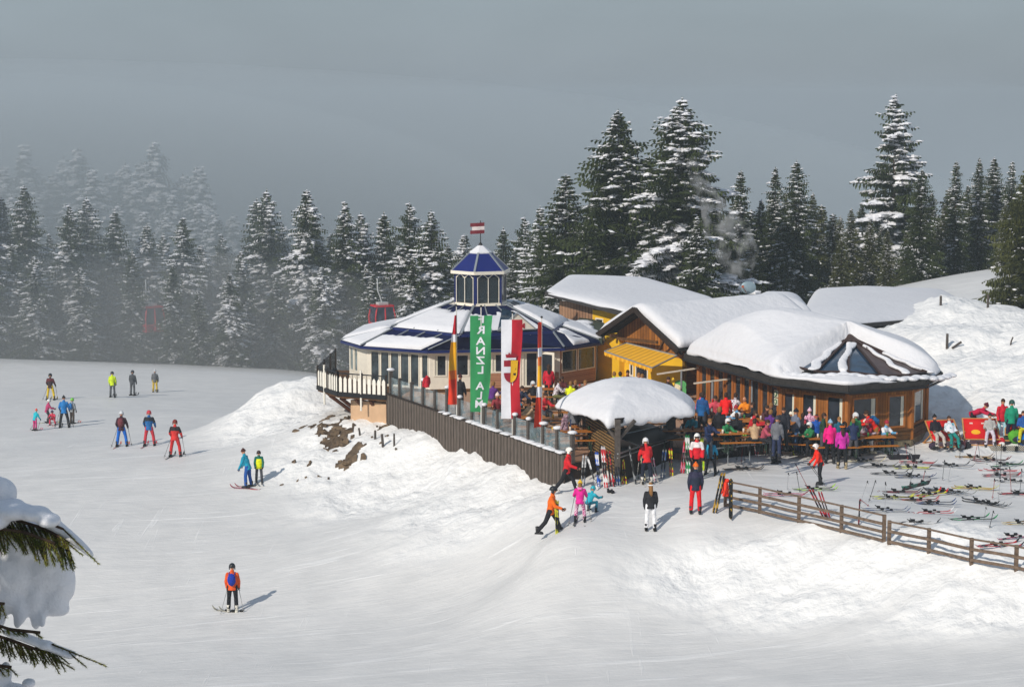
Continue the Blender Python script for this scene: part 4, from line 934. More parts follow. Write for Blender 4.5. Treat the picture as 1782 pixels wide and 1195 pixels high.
# roof shell
SEG=(Vector((15.2,89.0)),Vector((10.6,92.0)))
APX=Vector((15.2,89.0))
def kpoly(x,y):
    """0 at the roof's apex, 1 on its eaves"""
    x=np.asarray(x,float)-APX.x; y=np.asarray(y,float)-APX.y; k=np.zeros_like(x); n=len(OUT)
    for i in range(n):
        ax,ay=OUT[i][0]-APX.x,OUT[i][1]-APX.y; bx,by=OUT[(i+1)%n][0]-APX.x,OUT[(i+1)%n][1]-APX.y
        nx,ny=by-ay,ax-bx; c=nx*ax+ny*ay; v=(nx*x+ny*y)/c
        k=np.maximum(k,v)
    return k
def roofz(x,y):
    return 2.98+1.22*(1-np.clip(kpoly(x,y),0,1.1))
def skymask(x,y):
    dx=x-APX.x; dy=y-APX.y; r=np.hypot(dx,dy); an=np.degrees(np.arctan2(dy,dx)) # -180..180
    inside=np.clip((an+143)/14,0,1)*np.clip((-30-an)/14,0,1); return np.clip(inside,0,1)*np.clip(r/.12,0,1)
def snowz(x,y,k):
    edge=np.clip((1-k)/.32,0,1); th=.16+.62*np.sqrt(1-(1-edge)**2)
    th=th*(1+.10*fbm(x*.5,y*.5,3,4))+.95*np.exp(-(((x-11.9)/2.9)**2+((y-91.7)/2.6)**2))*np.clip((1-k)/.3,0,1)
    m=skymask(x,y); dx=x-APX.x; dy=y-APX.y; r=np.hypot(dx,dy)
    m=m*np.clip((5.2-r)/.4,0,1); th=th*(1-m)+m*(-.06); th=np.where((skymask(x,y)>.5)&(r>4.6),np.minimum(th,.13),th)
    return roofz(x,y)+th
RL=[rr(p) for p in OUT]
sh=lambda f:(lambda x,y,k: f(x+RO.x,y+RO.y,k))
rs=dome(Re,RL,sh(snowz),rings=50,nseg=280,lip=.18,drop=.16,seed=3,centre=(-.2,.4),wob=.2)
rf=MB(); n=len(RL); V=[(1.7,-1.0,4.12)]+[(p[0]*1.015,p[1]*1.015,float(roofz(np.array([p[0]+RO.x]),np.array([p[1]+RO.y]))[0])-.05) for p in RL]
rf.add(V,[(0,1+i,1+(i+1)%n) for i in range(n)])
for i in range(n):
    a=Vector(V[1+i])+Vector((0,0,-.10)); b=Vector(V[1+(i+1)%n])+Vector((0,0,-.10)); rf.beam(a,b,.14,.24)
    a2=a*1.0; rf.beam(a-Vector((a.x,a.y,0)).normalized()*.25+Vector((0,0,-.15)),b-Vector((b.x,b.y,0)).normalized()*.25+Vector((0,0,-.15)),.3,.08)
rf.build('roof',SHING,Re)
so=MB(); ip=offset_poly(RL,.1); so.prism([(p.x,p.y) for p in ip],ZT-.02,ZT+.03); so.build('soffit',WOODB,Re)
# gutter
gu=MB()
for i in (0,1,2,3,4):
    a=Vector(V[1+i])*1.0; b=Vector(V[1+(i+1)%n]); k=lambda q:Vector((q.x*1.02,q.y*1.02,q.z-.27)); gu.tube([k(a),k(b)],.055,6)
gu.build('gutter',BLACK,Re)
# skylight: panes and bars laid over the cone, snow runs down along some bars
sk=thing_sk=None
def sp_(r,an,dz): 
    x=APX.x+r*math.cos(R(an)); y=APX.y+r*math.sin(R(an)); return Vector((x-RO.x,y-RO.y,float(roofz(np.array([x]),np.array([y]))[0])+dz))
angs=[-137,-118,-100,-82,-64,-46,-34]; rads=[3.9,4.3,4.5,4.5,4.45,4.1,3.7]
kf=MB(); km=MB(); ks=MB()
for i in range(6):
    a0,a1=angs[i],angs[i+1]; P=[sp_(.55,a0,.06),sp_(.55,a1,.06),sp_(rads[i+1],a1,.05),sp_(rads[i],a0,.05)]; km.add(P,[(0,3,2,1)],mi=0 if i in(1,2) else (1 if i in (3,4,5) else 0))
skl=km.build('skylight',[glassm('skylight_glass','#1f3a52',.12),mat('skylight_brown','#4a3a38',.4,.3,3)],Re)
for i in range(7): kf.beam(sp_(.3,angs[i],.13),sp_(rads[i]+.05,angs[i],.11),.12 if i in(0,6) else .09,.09)
for i in range(6): kf.beam(sp_(rads[i],angs[i],.09),sp_(rads[i+1],angs[i+1],.09),.08,.07)
V2=[sp_(.75,an,.10) for an in angs]; kf.add([sp_(0,0,.30)]+V2,[(0,i+2,i+1) for i in range(6)])
kf.build('skylight_bars',mat('bar_brown','#3b2a26',.6,.2),skl)
rng=random.Random(9)
def strip(pts,w,h):
    pts=[sp_(r,a,.13) for r,a in pts]; 
    for i,p in enumerate(pts): ks.ell(p,(w[i],w[i]*.9,h),9,6,rot=Matrix.Rotation(rng.uniform(0,3),3,'Z'))
def run(a0,a1,r0,r1,w0,w1,h=.08,n=34): strip([(r0+(r1-r0)*i/n,a0+(a1-a0)*i/n+1.6*math.sin(i*.45)*(r1>2)) for i in range(n+1)],[w0+(w1-w0)*i/n for i in range(n+1)],h)
run(-128,-122,.9,4.1,.16,.30); run(-101,-104,1.0,4.3,.15,.26,.12,16); run(-90,-99,.9,1.5,.2,.22); run(-64,-66,1.1,4.3,.10,.22); run(-50,-44,2.0,4.2,.12,.22)
for i in range(150):
    an=-141+112*i/149; ks.ell(sp_(4.72+.10*math.sin(i*.7),an,.05),(.22,.22,.09+.02*math.sin(i*.9)),9,6)
kk=ks.build('skylight_snow',SNOWR,skl,True); md=kk.modifiers.new('r','REMESH'); md.mode='VOXEL'; md.voxel_size=.04; md.use_smooth_shade=True; sm_=kk.modifiers.new('s','SMOOTH'); sm_.iterations=7; sm_.factor=.6
me_=baked(kk); kk.modifiers.clear(); kk.data=me_
# signs on the wall: two green ringed plates
for j,z in enumerate((2.15,1.8)):
    a=Vector((*WP[0],0)); b=Vector((*WP[1],0)); p=a.lerp(b,.965)+o*.10; q=MB(); q.beam(p-d*.16+Vector((0,0,z)),p+d*.16+Vector((0,0,z)),.03,.3); q.tube([p+o*.02+Vector((0,0,z)),p+o*.04+Vector((0,0,z))],.12,16,mi=1); q.tube([p+o*.03+Vector((0,0,z)),p+o*.05+Vector((0,0,z))],.07,16,mi=0)
    q.build('wall_plate',[mat('plate_cream','#d6d3b8',.6,.05),mat('plate_green','#2d6b4a',.6,.05)],Re)
# red hanging cloth seen inside the right bay window
# ---- chalet wing with gable and awning ----
CO=Vector((6.05,98,0)); rd=Vector((.81,.586,0)).normalized(); gd=Vector((rd.y,-rd.x,0))  # along the ridge, along the gable (towards right/front)
Ch=thing('gabled_chalet','wooden gabled chalet wing with yellow ground floor and yellow awning','building',CO)
def cl(a,g,z): return rd*a+gd*g+Vector((0,0,z))
RZ=4.72; EZ=3.02; HW=3.3; Lr=10.0; HL=2.9; EZL=3.25
def roof_prism(th,z,mm,name,parent,over=0.0,seed=1):
    b=MB(); A=[cl(-over,-HL,EZL+z),cl(-over,0,RZ+z),cl(-over,HW,EZ+z)]; B=[cl(Lr,-HL,EZL+z),cl(Lr,0,RZ+z),cl(Lr,HW,EZ+z)]
    T=Vector((0,0,th)); vs=A+[a+T for a in A]+B+[b_+T for b_ in B]
    b.add(vs,[(0,3,4,1),(1,4,5,2),(8,11,10,7),(7,10,9,6),(0,6,9,3),(3,9,10,4),(4,10,11,5),(5,11,8,2),(2,8,7,1),(1,7,6,0)]); return b.build(name,mm,parent)
roof_prism(.14,-.17,SHING,'roof',Ch)
def chalet_snow():
    b=MB(); nu,nv=46,50; V=[];
    for i in range(nu+1):
        for j in range(nv+1):
            u=i/nu; v=-1+2*j/nv; g=v*(HW if v>0 else HL); z=RZ-(RZ-(EZ if v>0 else EZL))*math.sqrt(v*v+.012)*.985
            e=min(1,u*Lr/.5,(1-abs(v))*3.0/.5,(1-u)*Lr/.5); t=.34*math.sqrt(max(0,1-(1-e)**2))*(1+.3*float(fbm(np.array([u*4.]),np.array([v*2.]),3,8)[0]))
            if v>0: t*=1.05
            V.append(cl(u*Lr+.08,g*1.01,z+t))
    for i in range(nu):
        for j in range(nv): a=i*(nv+1)+j; b.f.append((a,a+1,a+nv+2,a+nv+1)); b.m.append(0)
    b.v=[tuple(q) for q in V]; o=b.build('roof_snow',SNOW,Ch,True)
    m=o.modifiers.new('s','SOLIDIFY'); m.thickness=-.05; m.offset=1
    me=baked(o); o.modifiers.clear(); o.data=me
chalet_snow()
# barge boards, gable wall set back, king post strut
bb=MB()
for g0,z0,g1,z1 in((-HL-.05,EZL-.2,0,RZ-.1),(0,RZ-.1,HW+.05,EZ-.2)):
    bb.beam(cl(-.03,g0,z0),cl(-.03,g1,z1),.06,.26); bb.beam(cl(.25,g0,z0-.1),cl(.25,g1,z1-.1),.1,.12)
bb.build('barge_boards',WOODD,Ch)
gw=MB(); gb0=.95
gw.add([cl(gb0,-2.5,2.0),cl(gb0,2.75,2.0),cl(gb0,2.75,3.05),cl(gb0,0,RZ-.2),cl(gb0,-2.5,3.2)],[(0,1,2,3,4)]); gwo=gw.build('gable_wall',planks('gable_boards','#5f3a1c','#c07c34',4.5,'U',.12),Ch); uvquad(gwo)
kb=MB(); kb.beam(cl(.5,-1.9,2.95),cl(.5,1.2,3.05),.12,.14); kb.beam(cl(.6,1.2,2.6),cl(.3,2.0,3.35),.1,.1); kb.beam(cl(.6,-2.0,3.1),cl(.1,-2.0,3.1),.14,.14); kb.build('gable_struts',WOODB,Ch)
# yellow wall below
A0=(cl(gb0-.02,-2.5,0)); A1=cl(gb0-.02,2.75,0)
wall(Ch,(A0.x,A0.y),(A1.x,A1.y),TZ-.2,2.35,YEL,openings=[(1.05,1.35,1.05,2.15),(1.5,2.5,1.0,2.15)],frame=CREAM,glass=GLASSD)
A2=cl(Lr-.4,2.75,0); wall(Ch,(A1.x,A1.y),(A2.x,A2.y),TZ-.2,2.9,WOODH,openings=[(1,1.9,1.0,2.1),(2.6,3.5,1.0,2.1)],frame=WOODO)
A3=cl(Lr-.4,-2.5,0); wall(Ch,(A2.x,A2.y),(A3.x,A3.y),-1,3,WOODH); wall(Ch,(A3.x,A3.y),(A0.x,A0.y),-1,3.1,WOODH)
# awning
aw=MB(); q0=cl(.80,-1.0,2.62); q1=cl(.80,2.9,2.72); q2=q1+Vector((-1.0,-1.35,-.62)); q3=q0+Vector((-1.15,-1.1,-.50))
T0=W(1090,597,96.9)-CO; T1=W(1178,619,95.2)-CO; T2=W(1135,640,93.2)-CO; T3=W(1052,611,95.0)-CO
nn_=22; 
for i in range(nn_):
    u0,u1=i/nn_,(i+1)/nn_; aw.add([T0.lerp(T1,u0),T0.lerp(T1,u1),T3.lerp(T2,u1),T3.lerp(T2,u0)],[(3,2,1,0)],mi=i%2)
    a=T3.lerp(T2,u0);b=T3.lerp(T2,u1);m_=(a+b)/2; aw.add([a,b,b+Vector((0,0,-.16)),m_+Vector((0,0,-.22)),a+Vector((0,0,-.16))],[(0,1,2,3,4)],mi=i%2)
awo=aw.build('awning',[mat('awning_yellow','#f0b224',.75,.05,3),mat('awning_yellow_dark','#d99a18',.75,.05,3)],Ch)
md=awo.modifiers.new('s','SOLIDIFY'); md.thickness=.02
aa=MB(); aa.beam(T0,T3,.05,.05); aa.beam(T1,T2,.05,.05); aa.beam(T3,T2,.06,.05); aa.beam(T0,T1,.1,.08); aa.build('awning_frame',GREYM,Ch)
# ---- upper lodge with flat snow roof ----
UO=Vector((6,108,0)); Ul=thing('yellow_lodge','yellow and timber lodge with a low flat snow roof behind the chalet gable','building',UO)
def UWp(px,py,D): return W(px,py,D)-UO
a=UWp(948,514,108); b=UWp(1090,552,102.6); c=UWp(1248,527,110); d_=UWp(1010,500,119); zlev=lambda v,z:Vector((v.x,v.y,z))
RP=[a,b,c,Vector((c.x-3.5,c.y+8,4.0)),Vector((a.x+1.5,a.y+8.5,4.4))]
up_=MB(); n=len(RP); cen=sum((Vector((p.x,p.y,0)) for p in RP),Vector())/n
vs=[p for p in RP]+[p+Vector((0,0,.22)) for p in RP]; up_.add(vs,[tuple(range(n-1,-1,-1)),tuple(range(n,2*n))]+[(i,(i+1)%n,n+(i+1)%n,n+i) for i in range(n)]); up_.build('roof',mat('slate_fascia','#3a3736',.7,.15),Ul)
pl=np.linalg.lstsq(np.array([[p.x,p.y,1] for p in RP]),np.array([p.z+.2 for p in RP]),rcond=None)[0]
def uz(x,y,k): e=np.clip((1-k)/.4,0,1); return pl[0]*x+pl[1]*y+pl[2]+.06+.26*np.sqrt(1-(1-e)**2)*(1+.2*fbm(x*.3,y*.3,2,12))
dome(Ul,[(p.x,p.y) for p in RP],uz,rings=18,nseg=120,lip=.10,drop=.10,seed=6)
wl=offset_poly([(p.x,p.y) for p in RP],.75)
def uw(i,j,z0,z1,m,ops=()): return wall(Ul,wl[i],wl[j],z0,z1,m,openings=ops)
P0=Vector(wl[0]);P1=Vector(wl[1]); M1=P0.lerp(P1,.52); M2=P0.lerp(P1,.66)
wall(Ul,P0,M1,-1,4.0,planks('pale_boards','#7c5a45','#b08a6c',4,'U',.15)); wall(Ul,M1,P1,-1,3.75,YEL,openings=[(.25,.9,2.6,3.35)],glass=GLASSD)
for i,j in((1,2),(2,3),(3,4),(4,0)): uw(i,j,-1,3.75,WOODB)
# low link roof between pavilion and lodge
Lk=MB(); pts=[W(1000,568,103),W(1048,592,99.5),W(1052,562,104),W(1010,548,108)]; Lk.add([p-UO for p in pts]+[p-UO+Vector((0,0,-.2)) for p in pts],[(0,1,2,3),(7,6,5,4),(0,4,5,1),(1,5,6,2),(2,6,7,3),(3,7,4,0)]); lko=Lk.build('link_roof',mat('mossy_roof','#3d4438',.9,.2),Ul)
ls=MB(); 
for px,py,D,r in((1012,566,103.4,.5),(1018,570,102.8,.5),(1014,562,104.2,.6),(1022,574,102.2,.4)): ls.ell(W(px,py,D)-UO,(r,r,.16),10,6)
ls.build('link_snow',SNOWR,lko,True)
# yellow wall piece right of the pavilion
wall(Ul,tuple((W(1040,600,101.5)-UO).xy),tuple((W(1078,600,99.9)-UO).xy),-.1,2.9,YEL,th=.3)
# brick counter wall under the right pavilion windows and bins
ct=thing('serving_counter','brown plank counter with a pale ledge below the pavilion end windows','counter',G(1010,690,TZ))
k=MB(); q0=G(988,672,1.5)-ct.location; q1=G(1048,664,1.5)-ct.location; k.beam(Vector((q0.x,q0.y,.4)),Vector((q1.x,q1.y,.4)),.3,.8); k.build('front',WOODH,ct); uvquad(ct.children[0]); k=MB(); k.beam(Vector((q0.x,q0.y,.83)),Vector((q1.x,q1.y,.83)),.45,.06); k.build('ledge',mat('pale_ledge','#a3917f',.7,.1),ct)
# ---- satellite dish ----
sdh=thing('satellite_dish','round satellite dish on the roof edge before the dark trees','satellite dish',W(1302,511,112))
k=MB(); k.tube([(0,0,-1.4),(0,0,.15)],.04,6); k.build('mast',GREYM,sdh)
k=MB(); nn2=20; V=[(0,.1,.35)]+[(.42*math.cos(t),-.03,.35+.34*math.sin(t)) for t in [2*PI*i/nn2 for i in range(nn2)]]+[(0,.14,.35)]+[(.44*math.cos(t),.0,.35+.36*math.sin(t)) for t in [2*PI*i/nn2 for i in range(nn2)]]
k.add(V,[(0,1+i,1+(i+1)%nn2) for i in range(nn2)]+[(nn2+1,nn2+2+(i+1)%nn2,nn2+2+i) for i in range(nn2)]+[(1+i,nn2+2+i,nn2+2+(i+1)%nn2,1+(i+1)%nn2) for i in range(nn2)]); k.build('reflector',mat('dish_grey','#8fa3ad',.35,.15,2,metal=.3),sdh,True)
k=MB(); k.beam((-.1,-.02,0.05),(-.35,-.5,.42),.03,.03); k.box((-.37,-.52,.45),(.12,.16,.12)); k.build('feed_arm',mat('rust_orange','#a8583a',.6,.1),sdh)
# ---- back hut roofs on the right ----
BO=W(1520,560,114); Bh=thing('snowed_in_hut','long low hut buried up to its eaves in snow on the right','building',BO)
fp=[(1396,541,110),(1471,563,106.5),(1598,558,112),(1690,532,121),(1640,505,131),(1500,508,130),(1420,520,126)]
HP=[W(*q)-BO for q in fp]; ze=[p.z for p in HP]
pl2=np.linalg.lstsq(np.array([[p.x,p.y,1] for p in HP[:3]]+[[HP[4].x,HP[4].y,1]]),np.array([HP[0].z,HP[1].z,HP[2].z,HP[1].z+.2]),rcond=None)[0]
hzf=lambda x,y,k: .50-.055*x+.10+.42*np.sqrt(1-(1-np.clip((1-k)/.75,0,1))**2)*(1+.15*fbm(x*.25,y*.25,3,15))
dome(Bh,[(p.x,p.y) for p in HP],hzf,rings=24,nseg=150,lip=.3,drop=.16,seed=9)
k=MB(); 
for i in range(2): k.beam(Vector((HP[i].x,HP[i].y,.42-.055*HP[i].x)),Vector((HP[i+1].x,HP[i+1].y,.42-.055*HP[i+1].x)),.2,.22)
k.build('eaves',SHING,Bh); k=MB()
ib=[Vector((p.x*.9,p.y*.9,0)) for p in HP]; k.prism([(p.x,p.y) for p in ib],-2.5,.15); k.build('wall',mat('hut_wall','#6f6a58',.9,.15),Bh)
# small snow heap roof between restaurant and hut
SO=W(1365,545,107); Sh=thing('snow_covered_shed','small shed roof as a smooth hump of snow behind the restaurant','building',SO)
fp=[(1250,548,104),(1300,560,101),(1420,560,103),(1400,540,110),(1330,527,112)]; HP2=[W(*q)-SO for q in fp]
def sz(x,y,k): e=np.clip((1-k)/.8,0,1); return -.15+1.30*np.sqrt(1-(1-e)**2)*(1-.30*np.clip(-x/5,-1,1))
dome(Sh,[(p.x,p.y) for p in HP2],sz,rings=22,nseg=120,lip=.2,drop=.2,seed=10); k=MB(); k.prism([(p.x*.9,p.y*.9) for p in HP2],-3.5,-.25); k.build('wall',WOODB,Sh)
# ---- bar under a thick snow cap ----
GO=Vector((4.75,80.6,0)); Gz=thing('snow_capped_bar','open timber bar hut under a huge rounded cap of snow','bar hut',GO)
GP=dict(f=(4.14,77.1),r=(6.55,81.3),b=(5.3,84.3),l=(3.05,82.0))
k=MB(); 
for q,(x,y) in GP.items():
    a=Vector((x,y,-.1))-GO; pst=MB(); pst.beam(a,a+Vector((0,0,2.6)),.22,.22); pst.build('post',POSTM,Gz)
    for (dx,dy) in((.7,.35),(-.55,.55)): k=MB(); k.beam(a+Vector((0,0,1.75)),a+Vector((dx,dy,2.5)),.12,.12); k.build('brace',POSTM,Gz)
k=MB(); pts=[Vector((*GP[q],2.42))-GO for q in 'frbl']
for i in range(4): k.beam(pts[i],pts[(i+1)%4],.18,.2)
hexg=[(-2.95,.5),(-1.0,-3.55),(2.55,-1.6),(2.8,1.3),(.9,3.4),(-1.8,3.2)]
hg=[Vector(p) for p in hexg]
for i in range(6): k.beam((hg[i].x*.93,hg[i].y*.93,2.36),(hg[(i+1)%6].x*.93,hg[(i+1)%6].y*.93,2.36),.1,.16)
k.prism([(p.x*.95,p.y*.95) for p in hg],2.42,2.50); k.build('roof_frame',WOODD,Gz)
def gz_(x,y,k): e=np.clip((1-k),0,1); return 2.50+.92*np.clip(1-k**1.9,0,1)*(1+.05*fbm(x*.6,y*.6,3,22))+.16*np.sqrt(np.clip(1-k**8,0,1))+.05*fbm(x*1.3,y*1.3,3,5)
dome(Gz,hexg,gz_,rings=34,nseg=200,lip=.16,drop=.20,seed=12,wob=.22,name='roof_snow')
# slatted wall, plank wall with rails, sloping counter lid
f_,r_2,l_,b_2=[Vector((*GP[q],0))-GO for q in 'frlb']
k=MB()
for j in range(15): k.beam(l_+Vector((0,0,.25+.125*j)),f_+Vector((0,0,.25+.125*j)),.03,.06)
k.build('slat_wall',mat('slat_wood','#8a6c42',.8,.3,6),Gz)
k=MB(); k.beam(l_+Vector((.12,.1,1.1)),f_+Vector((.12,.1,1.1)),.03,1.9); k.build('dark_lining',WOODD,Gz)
k=MB(); k.beam(f_+Vector((0,0,.55)),r_2+Vector((0,0,.55)),.08,1.1); k.build('bar_front',WOODD,Gz)
k=MB(); k.beam(f_+Vector((.0,-.12,1.15)),r_2+Vector((0,-.12,1.15)),.07,.05); k.beam(f_+Vector((.0,-.12,.98)),r_2+Vector((0,-.12,.98)),.05,.04); k.build('rail',mat('galvanised','#a7abad',.35,.1,metal=.6),Gz)
k=MB(); a=f_+Vector((.25,.35,1.65)); b=r_2+Vector((-.25,.1,1.35)); k.beam(a,b,1.5,.06,up=Vector((.25,-.2,1))); k.build('counter_lid',mat('lid_black','#17191d',.4,.1),Gz)
k=MB(); k.beam(a+Vector((.0,.0,.05))+Vector((.1,.75,.05)),b+Vector((.1,.75,.1)),.1,.03); k.build('lid_edge',mat('lid_edge','#9fb3bf',.4,.1),Gz)
# ---- wooden rail fence at the plaza edge ----
fpts=[(1262,880),(1322,892),(1390,908),(1464,925),(1538,943)]; fp2=[(1547,946),(1616,960),(1690,978),(1768,991),(1850,1010)]
FW=mat('fence_grey_brown','#6b5a4c',.85,.3,7)
def rail_fence(pts,label,hts,rails):
    P=[]
    for px,py in pts: g=GT(px,py); P.append(Vector((g.x,g.y,tz(g.x,g.y))))
    o=P[0]; T=thing('rail_fence',label,'fence',o)
    for i,p in enumerate(P): b=MB(); b.beam(p-o+Vector((0,0,-.3)),p-o+Vector((0,0,hts+.02)),.12,.12); b.build('post',FW,T)
    for z in rails:
        b=MB()
        for i in range(len(P)-1):
            d=(P[i+1]-P[i]).normalized(); n_=Vector((d.y,-d.x,0))*.08; b.beam(P[i]-o+n_+Vector((0,0,z)),P[i+1]-o+n_+Vector((0,0,z)),.04,.10 if z<hts-.05 else .06)
        b.build('rail',FW,T)
    return T,P
f1,FPp=rail_fence(fpts,'weathered rail fence with four rails, left stretch by the leaning skis',.95,(.08,.38,.66,.96))
f2,FPq=rail_fence(fp2,'weathered three rail fence, lower right stretch running out of the frame',.80,(.1,.46,.80))
# ---- marker posts in the snow ----
def stake(px,py,h,label,r=.06,lean=0):
    g=GT(px,py); o=thing('marker_post',label,'post',g,0,'wooden stakes standing in the snow'); b=MB(); b.tube([(0,0,-.3),(lean*h*.5,0,h*.5),(lean*h,0,h)],[r,r,r*.92],8); b.build('stake',POSTM,o); return o
stake(653,764,.42,'short wooden stake in the snow below the balcony, leftmost',.055); stake(667,778,.62,'middle wooden stake in the snow below the plank wall',.06,-.1); stake(686,775,.55,'thin wooden stake right of the other two below the plank wall',.045)
stake(627,757,.35,'leaning stub of wood by the rocks under the balcony',.05,-.2)
stake(1637,530,.5,'pointed stake on the snow hill behind the hut',.07); stake(1648,606,.75,'dark stake in the snow bank right of the restaurant',.07); stake(1719,536,.75,'stake beside the dark spruce at the right edge',.07); stake(1757,600,.4,'small dark stick leaning in the right snow bank',.04,.4); stake(1613,511,.2,'tiny stake top poking from the snow above the hut',.06)
g0=GT(1648,606); pbm=thing('leaning_plank','dark plank sticking out of the snow beside a stake','plank',g0+Vector((.25,0,0))); k=MB(); k.beam((0,0,.0),(.5,.1,.32),.06,.1); k.build('board',POSTM,pbm)
# ---- rocks below the balcony ----
ROCK=mat('rock','#3d3126',.9,.4,2.5,1.0,9,col2='#7d6a54'); rng=random.Random(21)
for px,py,rx,rz_,i in [(594,768,15,16,0),(560,748,9,6,1),(583,752,10,11,2),(606,800,9,7,3),(515,746,6,4,4)]:
    g=GT(px,py+4); s=g.y/F; b=MB(); b.ell((0,0,-rz_*s*.15),(rx*s*1.2,rx*s*1.0,rz_*s*.95),9,7,jit=.30,rng=rng); o=b.build('rock',ROCK,None,False,g)
    meta(o,'brown rock bare of snow, '+['the biggest, under the beige wall','left of the earth patch under the balcony','steep one at the top of the earth patch','low one at the foot of the snow heap','leftmost small one on the slope'][i],'rock','rocks showing through the snow under the balcony')
# ragged bare earth where the snow has slid off the slope
def bare_ground():
    x0,x1,y0,y1,st=-11.6,-5.2,88.2,97.5,.085; gx=np.arange(x0,x1,st); gy=np.arange(y0,y1,st); X,Y=np.meshgrid(gx,gy); x=X.ravel();y=Y.ravel()
    m=np.full(x.shape,-1.)
    for px,py,a,b_,w in ((590,758,.75,1.9,1),(605,792,.55,1.5,.8),(614,800,.45,.45,.6),(560,748,.5,.7,.6),(516,747,.45,.45,.6),(540,742,.35,.4,.55),(598,812,.35,.6,.6),(632,790,.35,.35,.55),(690,777,.4,.3,.6),(660,775,.25,.25,.55),(706,768,.2,.2,.5)):
        g=GT(px,py); m=np.maximum(m,w-(((x-g.x)/a)**2+((y-g.y)/b_)**2))
    n1=fbm(x*1.4,y*1.0,4,61); n2=fbm(x*4,y*4,3,77); on=(m+2.4*n1+1.5*n2)>.22
    z=terr(x,y)+.035+.10*np.abs(fbm(x*3,y*3,3,5)); nx=len(gx); idx={}; b=MB()
    def vid(k):
        if k not in idx: idx[k]=len(b.v); b.v.append((x[k],y[k],z[k]))
        return idx[k]
    for r in range(len(gy)-1):
        for c in range(nx-1):
            k=r*nx+c
            if on[k] and on[k+1] and on[k+nx] and on[k+nx+1]: b.f.append((vid(k),vid(k+1),vid(k+nx+1),vid(k+nx))); b.m.append(0)
    o=b.build('bare_earth',ROCK,smooth=False); md=o.modifiers.new('s','SOLIDIFY'); md.thickness=.09; md.offset=-1; o.data=baked(o); o.modifiers.clear(); meta(o,'ragged brown earth and rock bare of snow below the balcony',kind='structure')
bare_ground()
# ---- gondolas ----
def gondola(px,py,D,w,label,rz):
    top=W(px,py,D); T=thing('gondola',label,'gondola',top,rz,'red gondola cabins of the cable car'); s=w
    RM=mat('gondola_red','#c4202c',.45,.1); GL=glassm('gondola_glass','#3a4150',.1)
    b=MB(); 
    for z,k in((-.02,.88),(-2.1*s,.9),(-1.55*s,1.0)): 
        b.box((0,0,z-.06),(1.9*s*k,1.7*s*k,.14*s))
    for sx in(-1,0,1):
        for sy in(-1,1): b.tube([(sx*.85*s*.86,sy*.75*s*.9,-.05),(sx*.93*s,sy*.83*s,-1.0*s),(sx*.88*s,sy*.8*s,-2.1*s)],.07*s,6)
    b.build('frame',RM,T); b=MB(); b.box((0,0,-.85*s),(1.72*s,1.52*s,1.4*s)); b.build('window',GL,T); b=MB(); b.box((0,0,-1.85*s),(1.66*s,1.5*s,.42*s)); b.build('lower_shell',RM,T)
    b=MB(); b.box((0,0,.12*s),(.9*s,.7*s,.22*s)); b.tube([(0,0,.1),(-.15*s,0,.6*s),(-.42*s,0,1.3*s),(-.42*s,0,2.3*s)],.06*s,6); b.build('hanger',mat('hanger_grey','#b8bcbd',.5,.1),T)
    return T
g1=gondola(262,532,186,1.08,'red gondola cabin in thick fog before the left forest',R(38)); g2=gondola(665,530,177,1.02,'red gondola cabin half behind the pavilion roof, seen against the trees',R(25))
cb=thing('haul_rope','thin cable carrying the gondolas through the fog','cable',(0,0,0)); b=MB(); p1=Vector(g1.location)+Vector((-.42,0,3.1)); p2=Vector(g2.location)+Vector((-.42,0,2.85)); dd=(p2-p1); b.tube([p1-dd*.9,p1,(p1+p2)/2+Vector((0,0,-.1)),p2,p2+dd*1.2],.025,5); b.build('rope',BLACK,cb)
# ---------------- people ----------------
def fab(h,rough=.75):
    return mat('cloth_'+h.strip('#'),h,rough,.22,7,.6,14)
SKIN=mat('skin','#c98f6e',.6,.05,5); HAIRB=mat('hair_brown','#3a2415',.7,.2,20); HAIRL=mat('hair_light','#8a6234',.7,.2,20); EYE=mat('eye_dark','#141414',.3,0); LIP=mat('lip','#a05648',.6,0)
def etube(mb,pts,rx,ry,n=10):
    """tube whose width runs along the body's left-right axis"""
    pts=[Vector(p) for p in pts]; X=Vector((1,0,0)); vs=[];k=len(pts)
    for i,p in enumerate(pts):
        d=(pts[min(i+1,k-1)]-pts[max(i-1,0)]).normalized(); b=d.cross(X).normalized(); a=b.cross(d)
        for j in range(n): t=2*PI*j/n; vs.append(p+a*math.cos(t)*rx[i]+b*math.sin(t)*ry[i])
    fs=[(i*n+j,i*n+(j+1)%n,(i+1)*n+(j+1)%n,(i+1)*n+j) for i in range(k-1) for j in range(n)]+[tuple(range(n-1,-1,-1)),tuple((k-1)*n+j for j in range(n))]
    mb.add(vs,fs)
def limb(mb,pts,r,n=8):
    mb.tube(pts,r,n); 
    for p,q in zip(pts,r): mb.ell(p,q,n,6)
def remesh(mb,name,vox=.026,extra=None,mats=None):
    o=mb.build(name,mats or [SKIN]); m=o.modifiers.new('r','REMESH'); m.mode='VOXEL'; m.voxel_size=vox; m.use_smooth_shade=True
    s_=o.modifiers.new('s','SMOOTH'); s_.iterations=3; s_.factor=.5
    me=baked(o); bpy.data.objects.remove(o); me.name=name
    me.polygons.foreach_set('use_smooth',[True]*len(me.polygons))
    if extra:
        bm=bmesh.new(); bm.from_mesh(me)
        for f in bm.faces: f.material_index=0
        vs=[bm.verts.new(v) for v in extra.v]
        for f,mi in zip(extra.f,extra.m):
            try: q=bm.faces.new([vs[i] for i in f]); q.material_index=mi; q.smooth=True
            except ValueError: pass
        bm.to_mesh(me); bm.free(); me.materials.clear()
        for m_ in mats: me.materials.append(m_)
    return me
